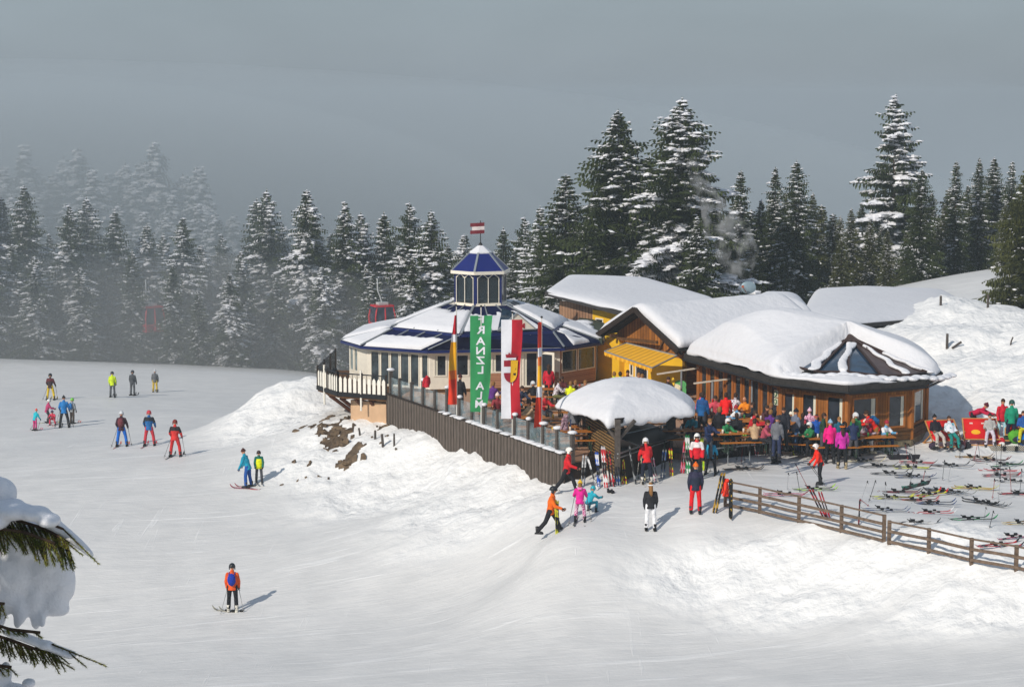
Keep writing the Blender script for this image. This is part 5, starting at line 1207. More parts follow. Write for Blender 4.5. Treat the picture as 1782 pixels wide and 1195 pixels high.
def hand(mb,w,d,s,r=1.0,mi=0,curl=.5):
    """palm, four bent fingers of unequal length and a thumb from the side of the palm"""
    d=d.normalized(); X=Vector((1,0,0)); b=d.cross(X); b=b.normalized() if b.length>.1 else Vector((0,1,0)); a=b.cross(d).normalized()
    c=w+d*.05; mb.tube([w,c,w+d*.09],[.026*r,.038*r,.034*r],7,mi,asp=.6)
    for i,(off,l) in enumerate(((-.03,.068),(-.01,.078),(.011,.073),(.031,.058))):
        p0=w+d*.085+b*off*s*r; p1=p0+d*l*.5-a*s*.012*curl; p2=p1+d*l*.42-a*s*.035*curl; mb.tube([p0,p1,p2],[.0105*r,.0095*r,.007*r],5,mi)
    p0=w+d*.03+b*.03*r; p1=p0+d*.032+b*.028; p2=p1+d*.03-a*s*.015; mb.tube([p0,p1,p2],[.013*r,.011*r,.008*r],5,mi)
POSES={
 'stand':dict(lean=3,L=(4,6,5),R=(-2,4,5),aL=(5,14,14),aR=(8,14,18)),
 'wide': dict(lean=6,L=(12,16,13),R=(10,14,13),aL=(12,22,40),aR=(12,22,40)),
 'ski':  dict(lean=16,L=(26,38,8),R=(22,34,9),aL=(25,20,55),aR=(25,20,55)),
 'lean': dict(lean=20,L=(8,12,6),R=(0,10,7),aL=(10,16,20),aR=(15,14,30)),
 'walk': dict(lean=8,L=(30,10,3),R=(-22,18,3),aL=(-15,10,15),aR=(28,12,45)),
 'hips': dict(lean=4,L=(4,6,7),R=(0,4,7),aL=(-10,42,80),aR=(-5,36,70)),
 'sit':  dict(lean=18,L=(84,82,8),R=(80,78,9),aL=(48,14,50),aR=(44,16,55)),
 'recline':dict(lean=-32,L=(66,50,8),R=(70,62,9),aL=(30,14,60),aR=(20,16,65)),
 'bend': dict(lean=66,L=(14,14,6),R=(6,10,6),aL=(62,10,20),aR=(70,14,10)),
 'table':dict(lean=38,L=(10,8,6),R=(-10,6,9),aL=(62,14,20),aR=(66,18,20)),
 'reach':dict(lean=12,L=(4,6,6),R=(-4,6,6),aL=(55,14,40),aR=(40,14,60)),
 'crouch':dict(lean=34,L=(95,110,12),R=(88,104,12),aL=(50,20,40),aR=(50,20,40)),
}
PM={}
def pose_meshes(key):
    if key in PM: return PM[key]
    P=POSES[key]; ln=R(P['lean']); J={}
    def leg(s,q): 
        f,k,ab=R(q[0]),R(q[1]),R(q[2]); h=Vector((s*.095,0,0)); kn=h+Vector((s*math.sin(ab),math.sin(f),-math.cos(f))).normalized()*.43
        an=kn+Vector((s*math.sin(ab)*.6,math.sin(f-k),-math.cos(f-k))).normalized()*.43; return h,kn,an
    Ll=leg(-1,P['L']);Lr_=leg(1,P['R']); hz_=-min(Ll[2].z,Lr_[2].z)+.10; o=Vector((0,0,hz_))
    Ll=[p+o for p in Ll]; Lr_=[p+o for p in Lr_]; td=Vector((0,math.sin(ln),math.cos(ln))); hd=Vector((0,math.sin(ln*.45),math.cos(ln*.45)))
    pel=o; ch=o+td*.30+Vector((0,-.01,0)); shc=o+td*.49; nk=shc+hd*.08; hc=shc+hd*.235+Vector((0,.02,0))
    def arm(s,q):
        f,ab,e=R(q[0]),R(q[1]),R(q[2]); sh_=shc+Vector((s*.168,0,0))-td*.035; el=sh_+Vector((s*math.sin(ab),math.sin(f),-math.cos(f))).normalized()*.29
        dd=Vector((s*math.sin(ab)*.2-s*.12,math.sin(f+e),-math.cos(f+e))).normalized(); return sh_,el,el+dd*.25,dd
    Al=arm(-1,P['aL']);Ar=arm(1,P['aR'])
    # body
    b=MB(); etube(b,[pel-td*.08,pel+td*.05,pel+td*.18,ch,shc-td*.02,shc+td*.04],[.13,.16,.14,.165,.15,.07],[.10,.115,.10,.115,.09,.06],12)
    for q in(Ll,Lr_): limb(b,q,[.085,.058,.042]); b.ell(q[2]+Vector((0,.06,-.06)),(.045,.12,.035),8,6)
    for q in(Al,Ar): limb(b,q[:3],[.052,.042,.032])
    limb(b,[shc,nk+hd*.06],[.06,.055]); b.ell(hc,(.078,.098,.118),12,10); b.ell(hc+Vector((0,.03,-.07)),(.052,.055,.05),10,8)
    ex=MB(); ex.ell(hc+Vector((0,.105,-.015)),(.014,.022,.022),6,5,0)
    for s in(-1,1):
        ex.ell(hc+Vector((s*.032,.088,.012)),(.012,.010,.007),6,5,1); ex.ell(hc+Vector((s*.079,0,-.005)),(.010,.02,.03),6,5,0)
    ex.ell(hc+Vector((0,.086,-.062)),(.022,.010,.006),6,5,2)
    hand(ex,Al[2],Al[3],-1); hand(ex,Ar[2],Ar[3],1)
    M={'body':remesh(b,'body',.024,ex,[SKIN,EYE,LIP])}
    b=MB(); low_=pel-td*(.13 if key not in('sit','recline','crouch') else .02)
    etube(b,[low_,pel,pel+td*.14,ch,shc-td*.05,shc+td*.045],[.185,.18,.165,.188,.165,.085],[.145,.14,.13,.145,.12,.075],12)
    for q in(Al,Ar): limb(b,q[:3],[.085,.070,.056])
    limb(b,[shc+td*.02,nk+hd*.02],[.085,.078]); M['jacket']=remesh(b,'jacket',.024)
    b=MB(); etube(b,[shc-td*.17,shc-td*.05,shc+td*.05],[.198,.176,.09],[.155,.132,.08],12)
    for q in(Al,Ar): limb(b,[q[0],q[0].lerp(q[1],.75)],[.091,.078])
    M['yoke']=remesh(b,'shoulder_panel',.024)
    b=MB(); etube(b,[pel-td*.10,pel+td*.08],[.165,.16],[.125,.12],12)
    for q in(Ll,Lr_): limb(b,[q[0],q[1],q[2]+(q[1]-q[2])*.10],[.108,.082,.080])
    M['trousers']=remesh(b,'trousers',.024)
    b=MB(); etube(b,[pel-td*.10,pel+td*.08],[.165,.16],[.125,.12],12)
    for q in(Ll,Lr_): limb(b,[q[0],q[0].lerp(q[1],.95)],[.112,.095])
    M['shorts']=remesh(b,'shorts',.024)
    for i,(s,q) in enumerate(((-1,Ll),(1,Lr_))):
        b=MB(); a=q[2]; b.tube([a+Vector((0,-.01,.17)),a+Vector((0,-.005,.06)),a+Vector((0,.0,-.06))],[.066,.066,.062],10)
        b.box(a+Vector((0,.055,-.075)),(.10,.30,.05)); b.ell(a+Vector((0,.11,-.045)),(.052,.095,.05),10,6); me=b.build('boot',[SKIN],None,True).data; M['boot%d'%i]=me
        bpy.data.objects.remove([x for x in bpy.data.objects if x.data==me][0])
    for i,(s,q) in enumerate(((-1,Al),(1,Ar))):
        b=MB(); hand(b,q[2]-q[3]*.01,q[3],s,1.45); b.tube([q[2]-q[3]*.05,q[2]+q[3]*.02],[.05,.045],8); ob=b.build('glove',[SKIN],None,True); M['glove%d'%i]=ob.data; bpy.data.objects.remove(ob)
    def hm(fn,name,mats=[SKIN],smooth=True):
        b=MB(); fn(b); ob=b.build(name,mats,None,smooth); me=ob.data; bpy.data.objects.remove(ob); return me
    tilt=Matrix.Rotation(-ln*.45,3,'X')
    def cap(b,r,z0,n=14,m=7,mi=0,c=Vector((0,-.008,.02))):
        vs=[];fs=[]
        for i in range(m+1):
            th=(PI*.5+z0)*i/m
            for j in range(n):
                ph=2*PI*j/n; vs.append(hc+tilt@(c+Vector((r[0]*math.sin(th)*math.cos(ph),r[1]*math.sin(th)*math.sin(ph),r[2]*math.cos(th)))))
        for i in range(m):
            for j in range(n): fs.append((i*n+j,(i+1)*n+j,(i+1)*n+(j+1)%n,i*n+(j+1)%n))
        b.add(vs,fs,mi)
    def helmet(b):
        cap(b,(.122,.142,.138),.12)
        for s in(-1,1): b.ell(hc+tilt@Vector((s*.102,-.01,-.045)),(.022,.055,.055),8,6)
        b.tube([hc+tilt@Vector((.12*math.cos(t),.137*math.sin(t)-.008,.012)) for t in [PI*2*i/16 for i in range(17)]],.012,5)
    M['helmet']=hm(helmet,'helmet')
    M['goggles']=hm(lambda b:b.tube([hc+tilt@Vector((.100*math.cos(t),.118*math.sin(t),.022)) for t in [R(20)+R(140)*i/8 for i in range(9)]],[.02,.03,.034,.034,.032,.034,.034,.03,.02],6),'goggles')
    def beanie(b): cap(b,(.100,.118,.125),.02); b.tube([hc+tilt@Vector((.097*math.cos(t),.115*math.sin(t)-.008,.028)) for t in [PI*2*i/14 for i in range(15)]],.018,5); b.ell(hc+tilt@Vector((0,-.01,.155)),.03,8,6)
    M['beanie']=hm(beanie,'beanie')
    def hair(b): cap(b,(.093,.112,.124),.05); b.ell(hc+tilt@Vector((0,-.035,-.02)),(.085,.078,.09),10,7)
    M['hair']=hm(hair,'hair')
    def hairl(b): hair(b); b.tube([hc+tilt@Vector((0,-.07,.02)),hc+tilt@Vector((0,-.115,-.10)),hc+Vector((0,-.15,-.24)),hc+Vector((.02,-.15,-.36))],[.075,.08,.07,.03],8)
    M['long_hair']=hm(hairl,'hair')
    M['headband']=hm(lambda b:b.tube([hc+tilt@Vector((.098*math.cos(t),.120*math.sin(t)-.004,.045)) for t in [PI*2*i/14 for i in range(15)]],.026,6),'headband')
    M['hood']=hm(lambda b:(b.ell(shc+td*.06-Vector((0,.10,0)),(.12,.09,.09),10,7)),'hood')
    def pack(b):
        bk_=-td.cross(Vector((1,0,0))); c=shc-td*.20+bk_*.20; rot=Matrix.Rotation(-ln,3,'X'); b.ell(c,(.155,.105,.235),12,9,rot=rot); b.ell(c-td*.08+bk_*.07,(.11,.06,.10),10,7,rot=rot)
        for s in(-1,1): b.tube([c+Vector((s*.1,0,0))+td*.17,shc+Vector((s*.11,.02,.05)),shc+Vector((s*.12,.17,0))-td*.05,ch+Vector((s*.15,.12,-.05)),c+Vector((s*.12,0,0))-td*.12],.018,5)
    M['backpack']=hm(pack,'backpack')
    M['_hands']=(Al[2]+Al[3]*.08,Ar[2]+Ar[3]*.08); M['_feet']=(Ll[2],Lr_[2]); M['_hip']=hz_
    PM[key]=M; return M
def child(name,me,parent,m=None):
    o=bpy.data.objects.new(name,me); COL.objects.link(o); o.parent=parent
    if m is not None:
        o.material_slots[0].link='OBJECT'; o.material_slots[0].material=m
    return o
# skis
def ski_mesh(L=1.62,w=.075):
    b=MB(); n=22; vs=[]
    for i in range(n+1):
        t=i/n; y=L*(t-.5); ww=w*(.5+.18*abs(2*t-1)**1.5)*(1 if .06<t<.93 else (max(.25,1-((t-.93)/.07)**2) if t>=.93 else .8)); z=.012+.022*math.sin(PI*t)+(.16*((t-.86)/.14)**2 if t>.86 else 0)+(.04*((.05-t)/.05)**2 if t<.05 else 0)
        vs+=[(-ww,y,z),(ww,y,z),(ww,y,z+.014),(-ww,y,z+.014)]
    fs=[]
    for i in range(n):
        a=i*4
        for j in range(4): fs.append((a+j,a+(j+1)%4,a+4+(j+1)%4,a+4+j))
    fs+=[(0,3,2,1),(n*4,n*4+1,n*4+2,n*4+3)]; b.add(vs,fs); o=b.build('board',[SKIN]); me=o.data; bpy.data.objects.remove(o)
    k=MB(); z=.055
    k.box((0,.12,z+.02),(.07,.10,.06)); k.box((0,-.20,z+.03),(.07,.12,.09)); k.box((0,-.04,z-.005),(.06,.44,.02)); k.beam((0,-.26,z+.06),(0,-.33,z+.10),.03,.03); k.beam((.04,-.12,z),(.07,-.05,z-.04),.012,.012)
    o=k.build('binding',[BLACK]); mk=o.data; bpy.data.objects.remove(o); return me,mk
SKI,BIND=ski_mesh(); SKI2,_=ski_mesh(1.62,.085)
def ski_mat(c1,c2): 
    n='ski_%s_%s'%(c1.strip('#'),c2.strip('#'))
    if n in MC: return MC[n]
    m=two_tone(n,c1,c2,2.2,.5,.35); mp=[x for x in m.node_tree.nodes if x.type=='MAPPING'][0]; mp.inputs['Scale'].default_value=(3,1.2,1); return m
def ski_at(loc,rot,c1,c2,label=None,group=None,s=1.0,parent=None,bind=BLACK):
    T=bpy.data.objects.new('ski',None); COL.objects.link(T); T.location=loc; T.rotation_euler=rot; T.scale=(s,)*3; T.empty_display_size=.1
    if parent: T.parent=parent
    else: meta(T,label,'ski',group)
    child('board',SKI,T,ski_mat(c1,c2)); child('binding',BIND,T,bind); return T
def pole_obj(tip,top,label,group,c='#2a2a2e'):
    T=thing('ski_pole',label,'ski pole',tip,0,group); d=Vector(top)-Vector(tip); b=MB(); b.tube([(0,0,0),d],[.010,.012],5); b.tube([d*.09,d*.11],[.05,.045],8); b.build('shaft',mat('pole_'+c.strip('#'),c,.4,.1),T)
    k=MB(); k.tube([d*.90,d*1.0],[.02,.022],6); k.tube([d*.985,d*.93+Vector((.05,0,-.07)),d*.91],.006,4); k.build('grip',BLACK,T); return T
def person(loc,deg,pose,label,jacket,pants,head=('helmet','#222222'),boots='#2b2b2e',gloves='#1c1c1e',h=1.75,pack=None,yoke=None,skis=None,poles=None,group='skiers and guests',shorts=False,short='',hoodc=None,skirz=0,goggles='#1a1a1a'):
    """deg: 0 faces the camera, 90 faces right, 180 faces away"""
    M=pose_meshes(pose); T=thing('person',label,'person',loc,R(180+deg),group,h/1.75)
    child('body',M['body'],T)
    child('jacket',M['jacket'],T,fab(jacket) if isinstance(jacket,str) else jacket)
    if yoke: child('shoulder_panel',M['yoke'],T,fab(yoke) if isinstance(yoke,str) else yoke)
    if shorts: child('shorts',M['shorts'],T,fab(pants))
    else: child('trousers',M['trousers'],T,fab(pants) if isinstance(pants,str) else pants)
    for i in(0,1): child('boot',M['boot%d'%i],T,fab(boots,.4))
    if gloves: 
        for i in(0,1): child('glove',M['glove%d'%i],T,fab(gloves))
    if hoodc: child('hood',M['hood'],T,fab(hoodc))
    k,c=head[0],head[1]
    if k in('helmet','beanie','headband'): child(k,M[k],T,fab(c,.35 if k=='helmet' else .9))
    if k in('hair','long_hair'): child('hair',M[k],T,{'b':HAIRB,'l':HAIRL}[c])
    if k=='headband' or k=='beanie': 
        if len(head)>2: child('hair',M['long_hair' if head[2]!='s' else 'hair'],T,HAIRB if head[2]!='l' else HAIRL)
    if k=='helmet': child('goggles',M['goggles'],T,fab(goggles,.2))
    if pack: child('backpack',M['backpack'],T,fab(pack))
    if skis:
        for i in(0,1):
            f=M['_feet'][i]; ski_at((f.x,f.y+.05,f.z-.145),(0,0,R(skirz+(3 if i else -3))),skis[0],skis[1],parent=T,s=.98)
    if poles:
        Mw=Matrix.Translation(Vector(loc))@Matrix.Rotation(R(180+deg),4,'Z')@Matrix.Scale(h/1.75,4)
        for i in(0,1):
            hw=Mw@M['_hands'][i]; s=-1 if i==0 else 1; tl=Mw@(M['_feet'][i]+Vector((s*.28,poles[1] if len(poles)>1 and not isinstance(poles,str) else -.15,-.1))); tl.z=tz(tl.x,tl.y)+.01
            d=(hw-tl).normalized(); pole_obj(tl,hw+d*.05,'ski pole in the %s hand of %s'%('left' if i==0 else 'right',short),'ski poles held by skiers on the slope',poles if isinstance(poles,str) else poles[0])
    return T
def gp(px,py): 
    g=GT(px,py); return Vector((g.x,g.y,tz(g.x,g.y)+.005))
DK='#26262b'; WHT='#d8d8da'
PL=mat('plaid','#3a2530',.8,0,9,col2='#c9b9c4'); LEO=two_tone('pink_pattern','#b03a78','#e9cfe0',22,.5); WPAT=two_tone('white_pattern','#ddd6dc','#5a2a3c',16,.56); PINKP=two_tone('pale_pink_pattern','#e6b8cf','#a8567e',18,.52)
slope='skiers and boarders on the slope'
A=dict(group=slope)
person(gp(88,696),175,'wide','skier in dark brown jacket and yellow trousers, highest on the left slope','#3b2a2c','#d9b91f',h=1.8,yoke='#5b2328',poles='#333333',skis=('#8a7a30','#222222'),short='the yellow trousered skier',**A)
person(gp(196,691),180,'stand','skier in neon yellow jacket and grey trousers near the crest','#c9e21a','#55585c',head=('helmet','#33363a'),skis=('#444444','#999999'),short='the neon yellow skier',**A)
person(gp(231,688),165,'stand','skier all in dark grey between the neon yellow and the grey one','#45484d','#55585c',head=('helmet','#3a3d42'),skis=('#444444','#888888'),**A)
person(gp(270,683),180,'stand','skier in grey jacket and yellow trousers at the crest line','#5d5f63','#c7a82a',head=('helmet','#b9bcc0'),skis=('#555555','#999999'),h=1.65,**A)
person(gp(61,749),150,'lean','child in turquoise jacket, pink trousers and coral hat poling on the far left','#1fb5c4','#c43a7a',head=('beanie','#e0584a'),h=1.25,poles='#555555',skis=('#c03a5a','#777777'),short='the turquoise child',**A)
person(gp(82,736),120,'ski','person in pink jacket and white helmet bending beside the small child','#b23c6a','#2d2d33',head=('helmet','#dddddd'),h=1.45,skis=('#b8b020','#333333'),**A)
person(gp(93,739),0,'crouch','small child in pink red suit crouching in the middle of the group','#d0425a','#d0425a',head=('helmet','#4a3a5a'),h=1.25,skis=('#c03040','#555555'),**A)
person(gp(112,744),185,'wide','tall skier in blue jacket and black trousers standing beside the children','#1b74b8',DK,head=('beanie','#2a2a2a'),h=1.85,skis=('#333333','#777777'),poles='#444444',short='the tall blue skier',**A)
person(gp(126,737),150,'stand','skier in grey jacket with blue green backpack just right of the tall blue one','#8a9094','#4a4038',head=('helmet','#7ac84a'),h=1.5,pack='#2a6fb0',skis=('#b05040','#777777'),**A)
person(gp(212,777),180,'wide','skier with maroon jacket, backpack and bright blue trousers','#3c1f2b','#1166c4',head=('helmet','#c9ccd0'),pack='#6a3038',h=1.8,skis=('#b0503a','#888888'),poles='#555555',short='the maroon and blue skier',**A)
person(gp(260,776),180,'wide','skier in blue jacket with black vest, red trousers and red helmet','#1d62a0','#c23340',head=('helmet','#c0404a'),yoke='#1f2630',h=1.8,skis=('#a04048','#888888'),**A)
person(gp(305,795),175,'wide','skier in red and black suit with white goggle strap','#d0302c','#c42a2a',head=('helmet','#7a2c24'),yoke='#2a2023',h=1.8,boots='#222222',skis=('#2a2a2a','#777777'),poles='#666666',short='the red and black skier',goggles='#dddddd',**A)
person(gp(432,848),-110,'lean','snowboarder in turquoise jacket and blue trousers leaning over','#1593b0','#1a4f9a',head=('beanie','#4a2a26'),h=1.75,gloves='#1a6a90',skis=('#b8384a','#7a2a30'),**A)
person(gp(451,839),10,'stand','child in yellow safety vest with green sleeves beside the leaning boarder','#176a5a','#4a4c50',head=('helmet','#3a2626'),yoke=None,h=1.42,skis=('#555555','#999999'),**A)
T_=[x for x in COL.objects if x.name.startswith('person') and x.get('label','').startswith('child in yellow')][0]
b=MB(); etube(b,[(0,0,.80),(0,.01,.95),(0,.01,1.15),(0,.02,1.36)],[.20,.19,.21,.17],[.155,.15,.16,.14],14); vst=b.build('vest',[fab('#e6ee10')],T_,True)
person(gp(405,1064),180,'stand','skier in orange jacket with blue backpack and black helmet alone in front','#e2571c','#17171b',head=('helmet','#22262a'),pack='#12329a',boots='#d8d4c8',h=1.78,skis=('#b9b4a2','#6b675c'),poles='#8a8a8a',short='the orange jacketed skier',skirz=62,**A)
person(gp(1132,923),182,'stand','woman in black top, white trousers and white headband walking uphill','#222226','#e3e3e6',head=('headband','#e6e6e6','l'),boots='#1c1c1e',h=1.72,group='people on the plaza')
B=dict(group='people on the plaza')
person(gp(958,931),78,'walk','man in orange jacket walking right with skis in his hand','#f06a10','#1d1d22',head=('helmet','#24262a'),h=1.86,**B)
person(gp(1009,909),175,'ski','girl in pink jacket, patterned trousers and yellow hat seen from behind','#dd1f8f',LEO,head=('beanie','#e3b72a','l'),h=1.55,hoodc='#f07ab8',skis=('#777777','#333333'),poles='#777777',short='the pink girl',**B)
person(gp(1024,893),140,'crouch','small child in turquoise suit squatting in front of the pink girl','#22a9bd','#1f7f95',head=('helmet','#2aa8b8'),h=1.35,**B)
person(gp(986,857),75,'walk','skier in red jacket and white helmet stepping along the plank wall','#d11a24','#1b1b20',head=('helmet','#e8e4dc'),boots='#d5d0c8',h=1.8,**B)
person(gp(1125,841),190,'lean','skier in red jacket with white helmet on skis at the bar rail','#d81f26','#1c2233',head=('helmet','#e8e8ea'),h=1.75,boots='#cfcac2',skis=('#7a7a70','#b0a890'),poles='#b8b4ac',short='the red skier at the bar',**B)
person(gp(1210,893),178,'stand','man in navy jacket, red trousers and orange cap seen from behind','#20283c','#d6141c',head=('beanie','#e06818'),h=1.82,yoke='#2b2a44',**B)
person(gp(1212,834),0,'stand','skier in red and white jacket with white helmet facing the camera','#d81a2a','#1b1b20',head=('helmet','#eceae4'),yoke='#e6dede',h=1.78,skis=('#999999','#444444'),**B)
person(gp(1236,826),160,'wide','child in teal jacket with dark helmet beside the red and white skier','#2292b8','#1d1f26',head=('helmet','#1d2026'),h=1.45,skis=('#777777','#333333'),**B)
person(gp(1349,806),75,'stand','man in bright blue jacket and black trousers looking to the right','#0f8dc0','#17181d',head=('beanie','#2a2e36','s'),h=1.88,**B)
person(gp(1427,843),-85,'lean','child in red jacket with red and white helmet and black trousers','#ee2a14','#1a1b20',head=('helmet','#e8ddd8'),h=1.58,poles='#444444',short='the red child on the plaza',**B)
person(gp(1444,806),185,'stand','woman in hot pink jacket with patterned beanie seen from behind','#f0107e','#15161b',head=('beanie','#8fb4cc'),h=1.76,**B)
person(gp(1465,815),180,'stand','woman in magenta jacket with orange headband and long dark hair','#c82aa0','#17171b',head=('headband','#f07818','b'),boots='#a89878',h=1.76,**B)
person(gp(1692,757),60,'bend','person in crimson jacket bending down behind the empty red deck chair','#b8103f','#1c1620',head=('beanie','#5a1a2c'),h=1.75,**B)
person(gp(1743,766),5,'stand','woman in red jacket and light blue trousers right of the deck chairs','#c81830','#a8d8e4',head=('hair','b'),h=1.78,**B)
person(gp(1759,771),170,'stand','person in green jacket and navy trousers with white dotted dark helmet','#0e8a6a','#1a1d3a',head=('helmet','#1f4a42'),h=1.82,**B)

# ---- terrace furniture ----
TT=mat('beer_table_orange','#b06a20',.55,.2,5,stretch=(.4,5,5)); TL=mat('beer_table_leg','#2e4034',.5,.1)
def plank_top(mb,L_,w,z,n=3):
    for i in range(n):
        y=-w/2+w*(i+.5)/n; mb.box((0,y,z),(L_,w/n-.012,.03))
def table_tpl():
    T=thing('beer_table','t','table',(0,0,-50)); b=MB(); plank_top(b,2.2,.62,.75,4); b.build('tabletop',TT,T)
    for sx in(-.8,.8): b=MB(); b.beam((sx,-.26,0),(sx,.22,.73),.04,.04); b.beam((sx,.26,0),(sx,-.22,.73),.04,.04); b.beam((sx,-.28,.02),(sx,.28,.02),.04,.04); b.build('leg',TL,T)
    Bn=thing('beer_bench','t','bench',(0,0,-50)); b=MB(); plank_top(b,2.2,.27,.46,2); b.build('seat',TT,Bn)
    for sx in(-.8,.8): b=MB(); b.beam((sx,-.11,0),(sx,-.11,.44),.035,.035); b.beam((sx,.11,0),(sx,.11,.44),.035,.035); b.beam((sx,-.12,.15),(sx,.12,.15),.03,.03); b.build('leg',TL,Bn)
    return T,Bn
TB,BN=table_tpl(); used=[False,False]
where={}
def put(tpl,idx,loc,rz,label,group):
    if not used[idx]: used[idx]=True; tpl.location=loc; tpl.rotation_euler=(0,0,rz); tpl['label']=label; tpl['group']=group; return tpl
    return copy_tree(tpl,None,loc,rz,label,group)
GRP_T='orange beer tables on the terrace'; GRP_B='orange benches on the terrace'
tabs=[(985,676,8,TZ,'beside the open white door'),(905,690,6,TZ,'behind the crested flag'),(868,704,6,TZ,'behind the green banner, nearest the brick plinth'),(945,703,6,TZ,'left of the right orange banner, second row'),(905,726,6,TZ,'between the two wide banners, front row'),(985,702,6,TZ,'just left of the snow cap, second row'),(962,728,6,TZ,'behind the right orange banner, third row'),(992,750,4,TZ,'at the hanging maroon jacket'),(1040,742,0,TZ,'half under the left side of the snow cap'),
 (1075,680,10,TZ,'below the yellow awning'),(1186,748,4,TZ,'right behind the bar, second row'),(1125,722,0,TZ,'behind the bar posts'),(1236,748,3,TZ,'at the terrace edge left of the black clad men'),(1218,700,-22,TZ,'by the ice cream signs'),(1240,722,-22,TZ,'by the gravely standing man in blue and grey'),(1296,728,-24,TZ,'at the man in orange'),(1338,734,-18,TZ,'in front of the green wall plates'),(1292,753,10,TZ,'at the terrace edge behind the ski poles'),(1392,757,-10,.05,'behind the man in bright blue'),(1452,762,2,.05,'in front of the big dark window'),(1512,760,8,.05,'where the man in brown shorts leans')]
for i,(px,py,dg_,z,wh) in enumerate(tabs):
    wh=wh.replace('gravely standing ','')
    p=G(px,py,z+.75); p.z=z; rz=R(dg_); put(TB,0,p,rz,'orange beer table '+wh,GRP_T)
    for s in(-1,1):
        q=p+Vector((-math.sin(rz)*.62*s,math.cos(rz)*.62*s,0)); put(BN,1,q,rz,'%s orange bench of the table %s'%('back' if s>0 else 'front',wh),GRP_B)
# ---- crowd ----
CR='guests on the terrace'
def seat(px,py,deg,z,label,jc,pc='#202026',head=('hair','b'),h=1.72,pose='sit',**kw):
    """px,py: where the head is"""
    M=pose_meshes(pose); hz={'sit':1.22,'stand':1.72,'reach':1.70,'table':1.38,'hips':1.72,'lean':1.62,'bend':1.2}[pose]*h/1.75
    p=G(px,py,z+hz); p.z=z-(.0 if pose!='sit' else .0); return person(p,deg,pose,label,jc,pc,head=head,h=h,group=kw.pop('group',CR),gloves=None,**kw)
S=seat
S(955,637,178,TZ,'woman in red jacket standing before the open white door','#c81830','#1a1a1e',('long_hair','b'),pose='stand',h=1.75)
S(966,666,90,TZ,'guest in white patterned jacket leaning at the table by the door',WPAT,'#6a6a3a',('hair','b'))
S(979,661,-10,TZ,'woman with long brown hair and maroon top at the table by the door','#5a2024','#201818',('long_hair','b'))
S(992,672,170,TZ,'guest in neon yellow top with back to us left of the snow cap','#e0e818','#22242a',('hair','l'))
S(1004,668,-20,TZ,'guest with light hair in brown just behind the neon yellow one','#6a4430','#2a2020',('hair','l')); S(1017,668,10,TZ,'guest with orange brown jacket nearest the snow cap','#8a5a3a','#2a2020',('hair','l'))
S(1068,655,170,TZ,'left one of two guests in neon yellow behind the snow cap','#c8dc14','#22242a',('hair','l')); S(1079,655,175,TZ,'right one of two guests in neon yellow behind the snow cap','#c2d818','#22242a',('hair','b')); S(1092,650,0,TZ,'guest with flushed face next to the two in neon yellow','#70392a','#22242a',('hair','b'))
S(1110,655,10,TZ,'guest in pink behind the top of the snow cap','#8a3040','#22242a',('hair','l')); S(1119,657,-15,TZ,'guest in petrol blue behind the top of the snow cap','#1a6a90','#22242a',('hair','l'))
S(1160,662,20,TZ,'guest in dark jacket in the shade under the awning frame','#3a2a30','#22242a',('hair','b')); S(1152,674,60,TZ,'guest in wine red jacket above the right end of the snow cap','#6a2a3a','#22242a',('hair','b'))
S(866,690,0,TZ,'guest with white and pink hat behind the green banner','#8a3038','#22242a',('beanie','#e4c8c0')); S(884,690,100,TZ,'guest in turquoise bending behind the crested flag','#1590b0','#22242a',('hair','b')); S(800,655,150,TZ,'guest in black jacket behind the left orange banner','#1c1c22','#1c1c22',('beanie','#4a2020'),pose='stand'); S(905,678,30,TZ,'guest in dark blue between crested flag and open doorway','#28324a','#1c1c22',('hair','b'))
S(1222,686,150,TZ,'man in blue and grey jacket standing beside the colourful signs','#1a5f9c','#3a3a40',('hair','b'),pose='stand',h=1.82,yoke='#1a4a84'); S(1214,690,60,TZ,'guest in pink at the sign with the open mouth','#d05a80','#3a3a40',('hair','b')); 
S(1247,695,-20,TZ,'guest in red and white left of the big red jacket','#c84858','#22242a',('hair','b')); S(1263,690,170,TZ,'guest in bright red puffy jacket with back to us','#f01414','#2a2020',('hair','b'),pose='lean'); S(1276,692,140,TZ,'guest in white patterned jacket right of the bright red one',WPAT,'#22242a',('hair','b'))
S(1300,697,-40,TZ,'bald man in orange jacket at the table before the windows','#f08a10','#2a2a30',('none','')); S(1318,708,-100,TZ,'guest in black right of the man in orange','#1a1a20','#1a1a20',('hair','b')); S(1330,712,30,TZ,'guest with dark hair under the narrow windows','#4a2a2c','#1a1a20',('hair','b')); S(1345,708,-30,TZ,'guest in black with pale collar in front of the wall plates','#22242c','#1a1a20',('hair','l'))
S(1252,712,160,TZ-.3,'tall man in black at the terrace edge, back to us','#16161c','#1c2a44',('hair','l'),pose='stand',h=1.9); S(1282,722,170,TZ-.3,'man in black jacket beside the tall one, back to us','#18181e','#16161a',('hair','b'),pose='stand',h=1.7)
S(1328,738,60,TZ,'guest in red plaid sitting behind the blue jacket','#a8485a','#22242a',('hair','b')); S(1364,712,-10,TZ-.2,'man in dark jacket facing us behind the table','#20222c','#1a1a20',('hair','b'),pose='stand'); S(1384,715,120,.05,'man in grey blue overalls and dark cap standing at the table','#6f7688','#31547c',('beanie','#1c1c22'),pose='stand',h=1.8); S(1376,722,0,.05,'guest in black left of the grey blue overalls','#1a1a22','#1a1a20',('beanie','#e0dcd0'))
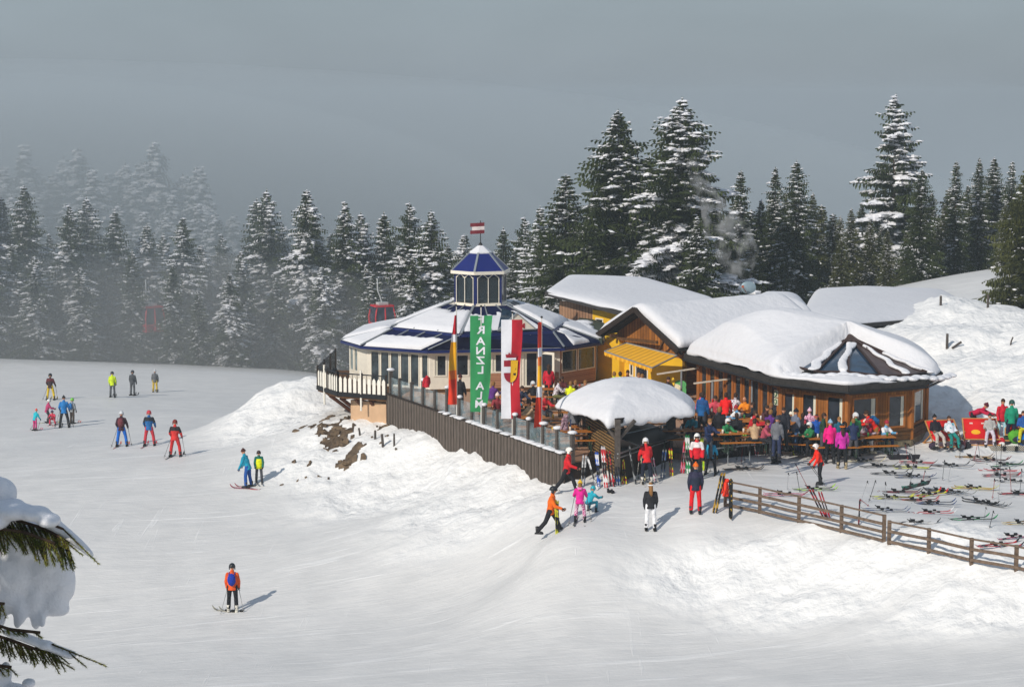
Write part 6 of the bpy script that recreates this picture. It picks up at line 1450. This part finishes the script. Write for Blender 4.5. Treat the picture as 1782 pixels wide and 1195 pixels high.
S(1397,722,160,.05,'guest in black right of the grey blue overalls','#1c1a24','#1a1a20',('hair','b'),pose='stand',h=1.65); S(1409,714,170,.05,'guest in pale pink patterned jacket and hood',PINKP,'#2a2430',('beanie','#e4bcd0'),pose='stand',h=1.7); S(1421,724,-10,.05,'man in royal blue jacket facing us','#1450a8','#22242a',('headband','#d0605a','s'),pose='stand',h=1.65)
S(1440,738,20,.05,'guest in black behind the hot pink jacket','#18181e','#1a1a20',('hair','b')); S(1460,728,10,.05,'guest in teal jacket behind the magenta one','#1c5f78','#22242a',('hair','l'),pose='stand',h=1.6); S(1478,742,-90,.05,'guest in black sitting in front of the dark window','#1a1a20','#1a1a20',('hair','b'))
S(1500,727,200,.05,'guest in black with white cap behind the plaid jacket','#1c1a22','#1a1a20',('helmet','#b8a8a0'),pose='sit',h=1.8); S(1499,738,90,.02,'skier in plaid jacket, white trousers and white helmet sitting on the bench end',PL,'#e4e2e0',('helmet','#e6dccc'),h=1.75,boots='#b0a890',group='people on the plaza')
S(1524,727,-80,.02,'man in red jacket and brown leather shorts leaning on the table','#e62418','#8a6428',('hair','b'),pose='table',h=1.85,shorts=True,pack='#1a5f94',boots='#2a2420',group='people on the plaza')
S(1515,738,-60,.05,'guest in crimson between the white helmet and the red jacket','#b8243c','#1a1a20',('beanie','#b02a3c'))
# more guests packed at the tables
rngc=random.Random(44)
JC=[('black','#1a1a20'),('dark blue','#1e2c50'),('grey','#6c6e74'),('brown','#5a3a2a'),('red','#c02028'),('white','#dcdcde'),('green','#2a7a4a'),('purple','#5a2a7a'),('teal','#1a7f90'),('beige','#b89a78'),('dark green','#22402e'),('light blue','#6aa8d0')]
extra=[(1196,716,TZ,'behind the right tip of the snow cap'),(1206,726,TZ,'between snow cap and the man in blue and grey'),(1232,732,TZ,'at the edge table beside the tall man in black'),(1262,735,TZ,'in front of the bright red jacket'),(1287,712,TZ,'behind the man in orange'),(1306,722,TZ,'left of the black clad guest under the windows'),(1314,738,TZ,'at the awning post'),(1352,728,TZ,'just behind the bright blue jacket'),(1338,722,TZ,'under the green wall plates'),(1366,735,.05,'right of the bright blue jacket'),(1403,738,.05,'left of the pale pink jacket'),(1432,722,.05,'between royal blue and hot pink jackets'),(1450,722,.05,'under the left edge of the big window'),(1472,726,.05,'right of the teal jacket'),(1486,732,.05,'under the dark window'),(1490,722,.05,'against the timber post by the window'),(1538,738,.05,'right of the man in shorts'),(945,690,TZ,'left of the table by the door'),(925,700,TZ,'between crested flag and right banner'),(1000,700,TZ,'at the left tip of the snow cap'),(855,672,TZ,'left of the green banner by the windows'),(930,672,TZ,'before the open doorway'),(1140,668,TZ,'above the snow cap on the right'),(1168,690,TZ,'under the ice cream cup sign'),(1225,708,TZ,'below the round sign'),(1256,725,TZ,'behind the tall man in black'),(1382,738,.05,'behind the crossed black skis'),(1415,742,.05,'below the royal blue jacket')]
for i,(px,py,z,wh) in enumerate(extra):
    nm,c=JC[(i*5+3)%12]; hd=[('hair','b'),('beanie','#3a3a44'),('hair','l'),('helmet','#d8d8d8'),('beanie','#a02a3a'),('hair','b')][i%6]
    S(px,py,rngc.choice([-60,-20,0,30,80,150,180,200]),z,'guest in %s%s jacket %s'%(nm,[' ',' two tone ',' '][i%3].rstrip(),wh),c,['#202026','#2a3350','#4a4a50'][i%3],hd,h=rngc.uniform(1.6,1.8),pose=['sit','sit','reach','stand'][i%4] if py<735 else 'sit',yoke=[None,JC[(i*7+1)%12][1],None][i%3])
# deck chairs with people
CANV=mat('deckchair_red','#d01418',.8,.08,3); CW=mat('deckchair_wood','#c08a4c',.6,.15,4,stretch=(1,1,.3))
def deckchair(loc,rz,label,emblem=False,w=1.35):
    T=thing('deck_chair',label,'deck chair',loc,rz,'red canvas deck chairs on the snow')
    # faces -Y: low seat in front, back rising behind
    b=MB()
    for s in(-w/2,w/2):
        b.beam((s,-.62,.04),(s,.42,1.05),.05,.035); b.beam((s*.94,.62,.03),(s*.94,-.15,.56),.045,.035); b.beam((s*.97,-.70,.06),(s*.97,.62,.05),.05,.04)
    b.beam((-w/2,.42,1.05),(w/2,.42,1.05),.05,.04); b.beam((-w/2,-.6,.30),(w/2,-.6,.30),.05,.04); b.beam((-w/2,.60,.06),(w/2,.60,.06),.04,.04); b.beam((-w/2,-.68,.06),(w/2,-.68,.06),.04,.04); b.build('frame',CW,T)
    c=MB(); n=12; P=[]
    for i in range(n+1): t=i/n; P.append((.40-1.0*t,1.03-.73*t-.16*math.sin(PI*t)-.06*math.sin(PI*t)*t))
    vs=[(s,y,z) for y,z in P for s in(-w/2+.04,w/2-.04)]; c.add(vs,[(2*i,2*i+1,2*i+3,2*i+2) for i in range(n)]); o=c.build('canvas',CANV,T,True)
    md=o.modifiers.new('s','SOLIDIFY'); md.thickness=.008
    if emblem:
        def at(u,v,dz=.012): 
            i=min(n-1,int(v*n)); f=v*n-i; y=P[i][0]*(1-f)+P[i+1][0]*f; z=P[i][1]*(1-f)+P[i+1][1]*f; return (u,y-dz,z+dz)
        e=MB(); pts=[(.0+.20*math.cos(t),.46+.10*math.sin(t)) for t in [2*PI*i/18 for i in range(18)]]; e.add([at(-.22,.42,.014)]+[at(-.22+p[0],p[1],.014) for p in pts],[(0,1+i,1+(i+1)%18) for i in range(18)]); e.build('emblem_disc',mat('emblem_yellow','#e8b020',.7,.03),T)
        for k,sx in enumerate((-1,1)):
            e=MB(); sh_=[(.02,.45),(.07,.41),(.14,.43),(.19,.41),(.24,.45),(.19,.48),(.16,.53),(.13,.49),(.08,.51),(.05,.48)]; e.add([at(-.22+sx*p[0],p[1],.022) for p in sh_],[tuple(range(11))]); e.build('emblem_figure',mat('emblem_red','#c02820',.7,.03),T)
        e=MB(); 
        for ux in(-.45,.05,.42):
            for q in range(4): e.add([at(ux+q*.035,.12,.014),at(ux+q*.035+.024,.12,.014),at(ux+q*.035+.024,.165,.014),at(ux+q*.035,.165,.014)],[(0,1,2,3)])
        e.build('small_print',MC['white_paint'],T)
    return T
def gs(px,py,dz=0): g=gp(px,py); g.z+=dz; return g
c1=deckchair(gs(1641,775),R(14),'leftmost red deck chair with two reclining guests'); c2=deckchair(gs(1706,772),R(-4),'red deck chair with a yellow emblem on its canvas',True,1.5); c3=deckchair(gs(1776,765),R(-12),'red deck chair cut by the right edge')
def recl(px,py,deg,label,jc,pc,head,**kw):
    g=gs(px,py,.02); return person(g,deg,'recline',label,jc,pc,head=head,h=1.65,group='people on the plaza',**kw)
recl(1630,779,12,'guest in black jacket and cap reclining left in the first deck chair','#1a1620','#b8b0a8',('beanie','#1a1a1e')); recl(1655,781,12,'guest in white and turquoise jacket reclining right in the first deck chair',two_tone('white_teal','#d8dce4','#2a9aa8',9,.6),'#1a7f78',('hair','b'))
recl(1722,776,-10,'guest in grey jacket and dark hat sitting on the emblem deck chair','#a8a6a4','#c8c0cc',('beanie','#3a2a2c')); recl(1780,772,-10,'guest in blue jacket in the deck chair at the right edge','#1a4f94','#c8c020',('hair','b'))
def bag(px,py,r,c,label,c2=None):
    g=gs(px,py); T=thing('bag',label,'bag',g,0,'bags and rucksacks by the deck chairs'); b=MB(); b.ell((0,0,r*.75),(r,r*.7,r*.85),12,9,jit=.06,rng=random.Random(int(px))); b.build('sack',fab(c),T,True); b=MB(); b.tube([(-r*.4,-r*.2,r*1.4),(-r*.2,-r*.3,r*1.75),(r*.2,-r*.3,r*1.75),(r*.4,-r*.2,r*1.4)],.02,5); b.ell((0,-r*.55,r*.5),(r*.6,r*.3,r*.4),8,6); b.build('strap_pocket',fab(c2 or DK),T,True)
bag(1768,770,.36,'#4f9a28','big grass green bag at the right edge'); bag(1782,774,.32,'#1a6fc0','blue bag right of the green one'); bag(1752,774,.26,'#1d3320','dark green rucksack left of the green bag'); bag(1742,776,.24,'#c02030','red white and dark rucksack by the light blue trousers','#dcdcdc'); bag(1672,781,.24,'#5a3038','dark red rucksack right of the first deck chair','#8a8a90'); bag(1624,782,.2,'#3a2a40','purple black bag under the first deck chair'); bag(1683,781,.18,'#26262c','black bag between the deck chairs')
# ---- skis lying about ----
CN={'k':('#1f2124','black'),'c':('#d8cfa8','cream'),'g':('#8a8c8e','grey'),'y':('#c8cc22','lime yellow'),'b':('#1d3f74','dark blue'),'r':('#b81f28','red'),'G':('#1f8a4c','green'),'w':('#dedede','white'),'o':('#b08a2c','ochre'),'d':('#5c4c3a','brown'),'l':('#9fd018','lime'),'B':('#2a62c8','blue'),'p':('#d07890','pink'),'m':('#7a1f28','dark red')}
LAND=[(1300,818,'beside the man in bright blue'),(1420,855,'just behind the rail fence'),(1505,808,'nearest the bay window bench'),(1585,812,'in the upper middle litter'),(1690,800,'below the emblem deck chair'),(1765,820,'below the right edge bags'),(1600,870,'under the propped snowboard'),(1540,890,'behind the fence corner post'),(1610,905,'in the lower middle litter'),(1700,905,'near the lower right fence'),(1760,865,'halfway down the right edge'),(1745,950,'by the fence at the lower right')]
rng=random.Random(31)
def lay(px,py,a,cs,spread=.16,off=.12,dz=0,tilt=0):
    c1,c2=CN[cs[0]],CN[cs[1]]; g=gp(px,py); base='%s and %s ski'%(c1[1],c2[1]) if c1!=c2 else c1[1]+' ski'
    for s in(-1,1):
        an=R(-90+a+rng.uniform(-4,4)*3); p=g+Vector((rng.uniform(-off,off)*1.5,s*spread*rng.uniform(.5,1.3),.02+dz)); 
        lab='%s of the pair %s, %s one'%(base,'XX','far' if s>0 else 'near'); o=ski_at(p,(tilt,0,an),c1[0],c2[0],lab,'skis left lying on the plaza snow',s=rng.uniform(.95,1.08)); LAY.append((px,py,base,o,s))
LAY=[]
for q in [(1300,818,14,'kd'),(1418,853,10,'lk'),(1372,862,4,'mp'),(1506,804,-4,'cg'),(1527,813,-2,'gk'),(1592,815,-2,'ky'),(1545,825,-6,'kg'),(1588,831,-5,'bk'),(1660,812,-3,'kg'),(1592,806,-6,'kr'),(1692,797,-3,'do'),(1722,803,8,'mk'),(1757,810,10,'Gk'),(1745,820,-3,'wr'),(1745,829,-4,'rk'),(1766,839,-5,'kw'),(1546,867,4,'yd'),(1597,872,-2,'rd'),(1618,862,30,'ry'),(1545,889,-4,'bg'),(1622,894,6,'wr'),(1600,911,4,'kw'),(1690,905,12,'Gk'),(1636,857,-38,'kk'),(1655,857,-35,'kg'),(1697,851,-14,'yo'),(1712,876,-40,'kk'),(1729,879,-40,'kg'),(1735,951,20,'kr'),(1772,936,14,'kp'),(1776,861,-8,'rk'),(1625,878,-3,'bk'),(1775,912,8,'oc'),(1570,858,0,'km')]: lay(*q)
cnt={}
for px,py,base,o,s in LAY:
    ld=min(LAND,key=lambda l:(l[0]-px)**2+(2*(l[1]-py))**2)[2]; o['label']='%s ski of the %s pair %s'%('far' if s>0 else 'near',base.replace(' ski',''),ld)
# leaning skis
rng=random.Random(12)
def stand_ski(px,py,ptx,pty,cs,label,n=2,h=1.62):
    g=gp(px,py); top=W(ptx,pty,g.y+.35); d=(top-g); s=max(.6,min(1.15,d.length/1.62)); dn=d.normalized()
    for k in range(n):
        c1,c2=CN[cs[0]],CN[cs[1]]
        rot=dn.to_track_quat('Y','Z').to_euler() if False else None
        Yv=dn; Zv=Vector((0,-1,0)); Xv=Yv.cross(Zv).normalized(); Zv=Xv.cross(Yv).normalized(); Mx=Matrix((Xv,Yv,Zv)).transposed().to_euler()
        p=g+dn*(.81*s)+Vector((.10*(k-.5)*(n-1)*rng.uniform(.6,1.4),-.03*k,0)); o=ski_at(p,Mx,c1[0],c2[0],label+(', left one' if k==0 and n>1 else (', right one' if n>1 else '')),'skis leaning at the bar, terrace edge and fence',s=s)
ST=[(1014,846,1017,792,'wg','white grey ski leaning beside the end of the plank wall'),(1039,852,1022,794,'gw','slanting grey ski between wall and bar'),(1043,846,1038,786,'Bw','blue and white ski at the slatted bar wall'),(1054,848,1049,776,'wr','white and red ski at the slatted bar wall'),(1066,846,1058,784,'rk','red and black ski by the front bar post'),(1080,842,1082,800,'yr','yellow and red ski right of the front bar post'),(1088,842,1084,802,'ry','red ski with yellow tip right of the bar post'),(1106,842,1095,776,'gk','grey ski leaning at the bar counter'),(1141,838,1134,796,'wp','white and pink ski behind the red bar skier'),(1186,823,1193,764,'pr','pink and red ski beside the red and white skier'),(1197,824,1195,756,'Gw','tall green ski behind the red and white skier'),(1222,818,1222,762,'ly','lime ski above the teal child'),(1232,800,1228,745,'wg','white ski standing behind the teal child'),(1266,786,1264,766,'ro','red ski tips behind the terrace rail, left'),(1286,784,1287,764,'yo','yellow ski tips behind the terrace rail, middle'),(1305,788,1292,748,'Gl','green ski under the terrace edge, right'),(1318,795,1316,770,'rw','red and white ski at the snowy terrace post'),(1330,792,1336,762,'mk','dark red ski beside the snowy terrace post'),(1381,792,1371,732,'ky','black and yellow ski in front of the grey blue overalls'),(1389,790,1382,745,'wb','white and blue ski in front of the grey blue overalls'),(1408,782,1401,746,'yk','yellow ski at the middle table'),(1420,784,1418,744,'yl','bright yellow ski stood up by the pink patterned guest'),(1427,772,1425,722,'wc','cream white ski held up before the royal blue jacket'),(1243,892,1258,822,'ok','ochre and black ski at the left end of the rail fence'),(1436,902,1411,851,'rk','red and black ski leaning over the rail fence, left pair'),(1441,900,1426,856,'rm','dark red ski leaning over the rail fence, right pair'),(1494,915,1496,872,'mk','dark ski behind the fence below the red poles'),(1205,822,1208,768,'kr','black and red ski at the bar end'),(1214,818,1216,772,'wb','white and blue ski at the bar end'),(1245,800,1243,752,'go','grey ochre ski at the terrace rail start'),(1272,792,1270,742,'bw','blue and white ski at the terrace rail'),(1357,790,1362,742,'rk','red black ski behind the man in bright blue'),(1398,788,1394,748,'gr','grey and red ski by the middle table'),(1432,782,1434,748,'pk','pink and black ski by the right middle table'),(1076,845,1072,790,'bg','dark blue ski at the front bar post'),(1120,838,1116,790,'kc','black ski beside the red bar skier'),(1152,832,1156,782,'gb','grey and blue ski on the bar rail'),(1168,828,1166,780,'ry','red and yellow ski on the bar rail')]
for i,(a,b_,c,d,cs,lb) in enumerate(ST): stand_ski(a,b_,c,d,cs,lb,n=1 if i in(1,7,18,22,26,12) else 2)
# black snowboard with yellow marks at the fence, snowboards on the snow, carried skis
def board(loc,rot,c,label,L_=1.5,text=None,tc=None,c2=None):
    T=thing('snowboard',label,'snowboard',loc); T.rotation_euler=rot; b=MB(); n=24; vs=[];w=.14
    for i in range(n+1):
        t=i/n; y=L_*(t-.5); e=abs(2*t-1); ww=w*(1 if e<.8 else math.sqrt(max(.02,1-((e-.8)/.2)**2)))*(.9+.1*e); z=.02+(.12*((e-.84)/.16)**2 if e>.84 else 0); vs+=[(-ww,y,z),(ww,y,z),(ww,y,z+.014),(-ww,y,z+.014)]
    fs=[(i*4+j,i*4+(j+1)%4,i*4+4+(j+1)%4,i*4+4+j) for i in range(n) for j in range(4)]+[(0,3,2,1),(n*4,n*4+1,n*4+2,n*4+3)]; b.add(vs,fs); bo=b.build('deck',c,T)
    for s in(-1,1): k=MB(); k.box((0,s*.26,-.02 if text else .09),(.22,.12,.05)); k.tube([(-.07,s*.26,.08),(-.05,s*.26+.02,.19),(.05,s*.26+.02,.19),(.07,s*.26,.08)] if not text else [(-.07,s*.26,-.04),(.07,s*.26,-.10)],.022,6); k.build('binding',BLACK,T)
    if text:
        t=text_mesh('lettering',text,.235,tc,T,.002); t.data.transform(Matrix.Diagonal((1.35,1,1,1))); t.rotation_euler=(0,0,R(90)); t.location=(.085,0,.037)
    return T
CHK=bpy.data.materials.new('checker_deck'); CHK.use_nodes=True; n_=CHK.node_tree.nodes; ck=n_.new('ShaderNodeTexChecker'); ck.inputs['Scale'].default_value=22; ck.inputs[1].default_value=(.03,.03,.03,1); ck.inputs[2].default_value=(.55,.5,.42,1); tc_=n_.new('ShaderNodeTexCoord'); CHK.node_tree.links.new(tc_.outputs['Object'],ck.inputs[0]); CHK.node_tree.links.new(ck.outputs[0],n_['Principled BSDF'].inputs[0])
g=gs(1758,787); board(g+Vector((0,0,.16)),(R(90),0,R(90)),CHK,'chequered snowboard with big letters standing on its edge at the right',1.75,'NITRO',mat('letter_brown','#7a4a2a',.6,.1)).rotation_euler=(R(0),R(-68),R(-90))
board(gs(1574,800,.10),(0,R(-60),R(-88)),mat('board_black','#24222a',.4,.2,5),'black snowboard on its edge below the bay window',1.4)
board(gs(1597,852,.16),(R(12),R(-50),R(-76)),two_tone('board_dark_teal','#3a1c22','#2f6a60',4,.5,.4),'dark red and teal snowboard propped up on the snow',1.35)
p=gs(1268,903); T=board(p+Vector((.08,.1,.74)),(R(80),R(0),R(-4)),two_tone('board_black_gold','#141414','#b8922a',9,.62,.4),'narrow black board with gold marks leaning at the fence end',1.5); T.scale=(.55,1,1)
# carried by the man in orange
mm=gp(958,931); ski_at(mm+Vector((.20,-.18,.55)),(R(78),0,R(8)),'#c9c832','#8a8a30','yellow ski hanging from the walking man\'s hand','skis carried by the walking man'); ski_at(mm+Vector((.27,-.20,.53)),(R(80),0,R(12)),'#c9c832','#444444','dark tipped ski hanging from the walking man\'s hand','skis carried by the walking man'); 
# poles stuck in the snow
PLs=[(1498,873,1510,836),(1512,873,1524,835),(1540,893,1541,838),(1584,842,1590,806),(1604,845,1610,818),(1567,794,1560,778),(1580,800,1575,770),(1588,802,1580,772),(1594,806,1590,766),(1695,800,1702,768),(1706,803,1702,768),(1735,824,1733,766),(1740,838,1743,772),(1760,858,1757,812),(1775,856,1778,815),(1712,905,1716,882),(1722,918,1729,888),(1370,852,1372,822),(1392,856,1386,820),(1408,853,1384,806),(1640,835,1644,800),(1650,838,1655,806),(1727,868,1731,832),(1737,872,1741,834),(1670,798,1672,770),(1290,806,1294,758),(1296,804,1293,760),(1281,802,1290,762),(1512,880,1496,868),(1494,900,1496,870),(1515,786,1512,768)]
near=[(1290,'by the terrace edge'),(1380,'behind the fence by the lime skis'),(1500,'at the fence corner'),(1590,'around the black snowboard'),(1650,'in the middle of the ski litter'),(1700,'below the emblem deck chair'),(1760,'towards the right edge')]
rk={}
for i,(a,b_,c,d) in enumerate(sorted(PLs)):
    g=gp(a,b_); top=W(c,d,g.y+.05); ln=(top-g).length; nr=min(near,key=lambda q:abs(q[0]-a))[1]; rk[nr]=rk.get(nr,0)+1
    pole_obj(g,top,'%s ski pole stuck in the snow %s'%(['first','second','third','fourth','fifth','sixth','seventh'][rk[nr]-1],nr),'ski poles stuck upright in the plaza snow',['#2a2a2e','#8a3030','#555a60','#9a9ca0'][i%4])
# clothes hung out
def hung(px,py,D,m,label,s=.8,rz=0):
    M=pose_meshes('stand'); p=W(px,py,D); T=thing('hanging_jacket',label,'jacket',p-Vector((0,0,1.2*s)),rz,None,s); child('fabric',M['jacket'],T,m); child('hood',M['hood'],T,m); return T
s_=fs_at(742); q=FA+FD*s_-FN*.25; hung(743,664,q.y,fab('#b81c2c'),'red jacket hung over the glass screen at the balcony end',.7,R(30))
s_=fs_at(985); q=FA+FD*s_-FN*.2; hung(984,735,q.y,WPAT if False else mat('maroon_cloth','#4a1426',.8,0,14,col2='#b89aa4'),'maroon and white jacket hung over the screen near the bar',.8,R(60))
p=gp(1263,884); hung(1263,848,p.y-.05,fab('#e8381c'),'orange red jacket hung on the first fence post',.85,R(90))
for i,px in enumerate((1061,1066)):
    g=gp(px,857+i); b=MB(); b.ell((0,0,.05),(.07,.13,.06),10,7); b.tube([(0,-.05,.05),(0,-.08,.16)],.05,8); o=b.build('shoe',fab('#1d1d22'),None,True,g); o.rotation_euler=(0,0,R(-60+i*30)); meta(o,'black boot lying on the snow before the bar, %s one'%('left' if i==0 else 'right'),'boot','pair of black boots on the snow')
# ---- ice cream signs and bare awning frames ----
def sign_cone(px,py,D,label,kind):
    p=W(px,py,D); o=thing('advertising_board',label,'sign',Vector((p.x,p.y,TZ)),R(-8)); zb=p.z-TZ
    def disc(name,x,z,rx,rz_,m,y=0,n=16): 
        b=MB(); pts=[(x+rx*math.cos(t),z+rz_*math.sin(t)) for t in [2*PI*i/n for i in range(n)]]; vs=[(a,y-.02,c) for a,c in pts]+[(a,y+.02,c) for a,c in pts]
        b.add(vs,[tuple(range(n)),tuple(range(2*n-1,n-1,-1))]+[(i,n+i,n+(i+1)%n,(i+1)%n) for i in range(n)]); return b.build(name,m,o)
    gr_=fab('#5fae6a');pk_=fab('#f0a0a0');cr_=fab('#f2e2c0');rd_=fab('#d83838');yl_=fab('#f0c030')
    if kind==0:
        disc('ice_scoop',-.1,zb,.36,.34,cr_); disc('ice_scoop',.12,zb+.30,.30,.22,gr_,.03); disc('ice_scoop',.28,zb+.02,.14,.28,gr_,-.03); disc('sauce',0,zb-.22,.40,.17,rd_,-.05); disc('wafer',-.22,zb+.42,.08,.24,yl_,-.04)
        b=MB(); b.box((.02,0,(zb-.35)/2),(.72,.05,zb-.35)); bd=b.build('menu_panel',mat('menu_black','#20281f',.6,.1),o); b=MB()
        for r in range(6):
            for c in range(3): b.box((-.22+c*.24,-.03,zb-.48-r*.13),(.17-.03*((r+c)%3),.01,.03))
        b.build('menu_lines',MC['white_paint'],bd)
    else:
        disc('ice_scoop',-.02,zb+.28,.28,.30,yl_); disc('leaf',.22,zb+.25,.14,.34,gr_,.03); disc('face',0,zb-.10,.36,.36,rd_,-.01); disc('ice_scoop',.02,zb+.06,.30,.14,pk_,-.05); disc('mouth',.02,zb-.24,.26,.17,BLACK,-.05)
        b=MB(); b.box((.02,-.09,zb-.17),(.36,.02,.05)); b.build('teeth',MC['white_paint'],o); b=MB(); b.tube([(0,0,0),(0,0,zb-.4)],.05,8); b.box((0,0,.03),(.5,.4,.06)); b.build('stand',GREYM,o)
sign_cone(1179,680,94,'ice cream cup sign in cream, green and pink with a black menu panel',0); sign_cone(1241,690,93.0,'round red and yellow ice cream sign with an open mouth',1)
def frame_(pts,posts,label):
    o0=W(*pts[0]); T=thing('awning_frame',label,'awning frame',o0); b=MB()
    for a,c in zip(pts,pts[1:]): b.beam(W(*a)-o0,W(*c)-o0,.07,.07)
    b.build('arm',mat('pale_pole','#cfc4b4',.5,.05),T)
    for px,py,D,zb in posts: b=MB(); t=W(px,py,D)-o0; b.tube([t,Vector((t.x,t.y,zb-o0.z))],.05,8); b.build('post',GREYM,T)
frame_([(1143,651,93.4),(1222,639,93.6),(1290,658,90.6)],[(1186,645,93.3,TZ)],'bare pale awning frame over the ice cream sign'); frame_([(1207,667,90.6),(1293,656,90.8)],[(1240,663,90.6,TZ),(1309,662,88.4,TZ),(1373,668,86.2,.1)],'second bare awning frame with three grey posts before the windows')
# grey rail with feet along the terrace edge
T=thing('metal_rail','low grey metal rail along the terrace edge above the snow','rail',(0,0,0)); b=MB(); a=G(1190,786,.75); c=G(1342,770,.75); b.tube([a,c],.03,6); 
for u in(0,.25,.5,.75,1): q=a.lerp(c,u); b.tube([q,(q.x,q.y,.0)],.025,6)
b.build('tube',GREYM,T)
# things on the tables
rng=random.Random(8); cols=['#e8e0d0','#c83020','#e0b030','#d8d8d8','#7a3a20','#3a7a40']
for i,(px,py,dg_,z,wh) in enumerate(tabs):
    p=G(px,py,z+.75)
    for k,nm in enumerate(('left','middle','right')):
        x=(-.75,0,.72)[k]+rng.uniform(-.12,.12); q=p+Vector((x*math.cos(R(dg_)),x*math.sin(R(dg_))+rng.uniform(-.12,.12),.016)); b=MB()
        b.tube([(0,0,0),(0,0,.09),(0,0,.17)],[.035,.045,.04],8); o=b.build('drinking_glass',fab(rng.choice(cols),.3),None,True,q); meta(o,'%s drink on the table %s'%(nm,wh),'drink','drinks on the terrace tables')

bpy.data.scenes.remove(TMP)
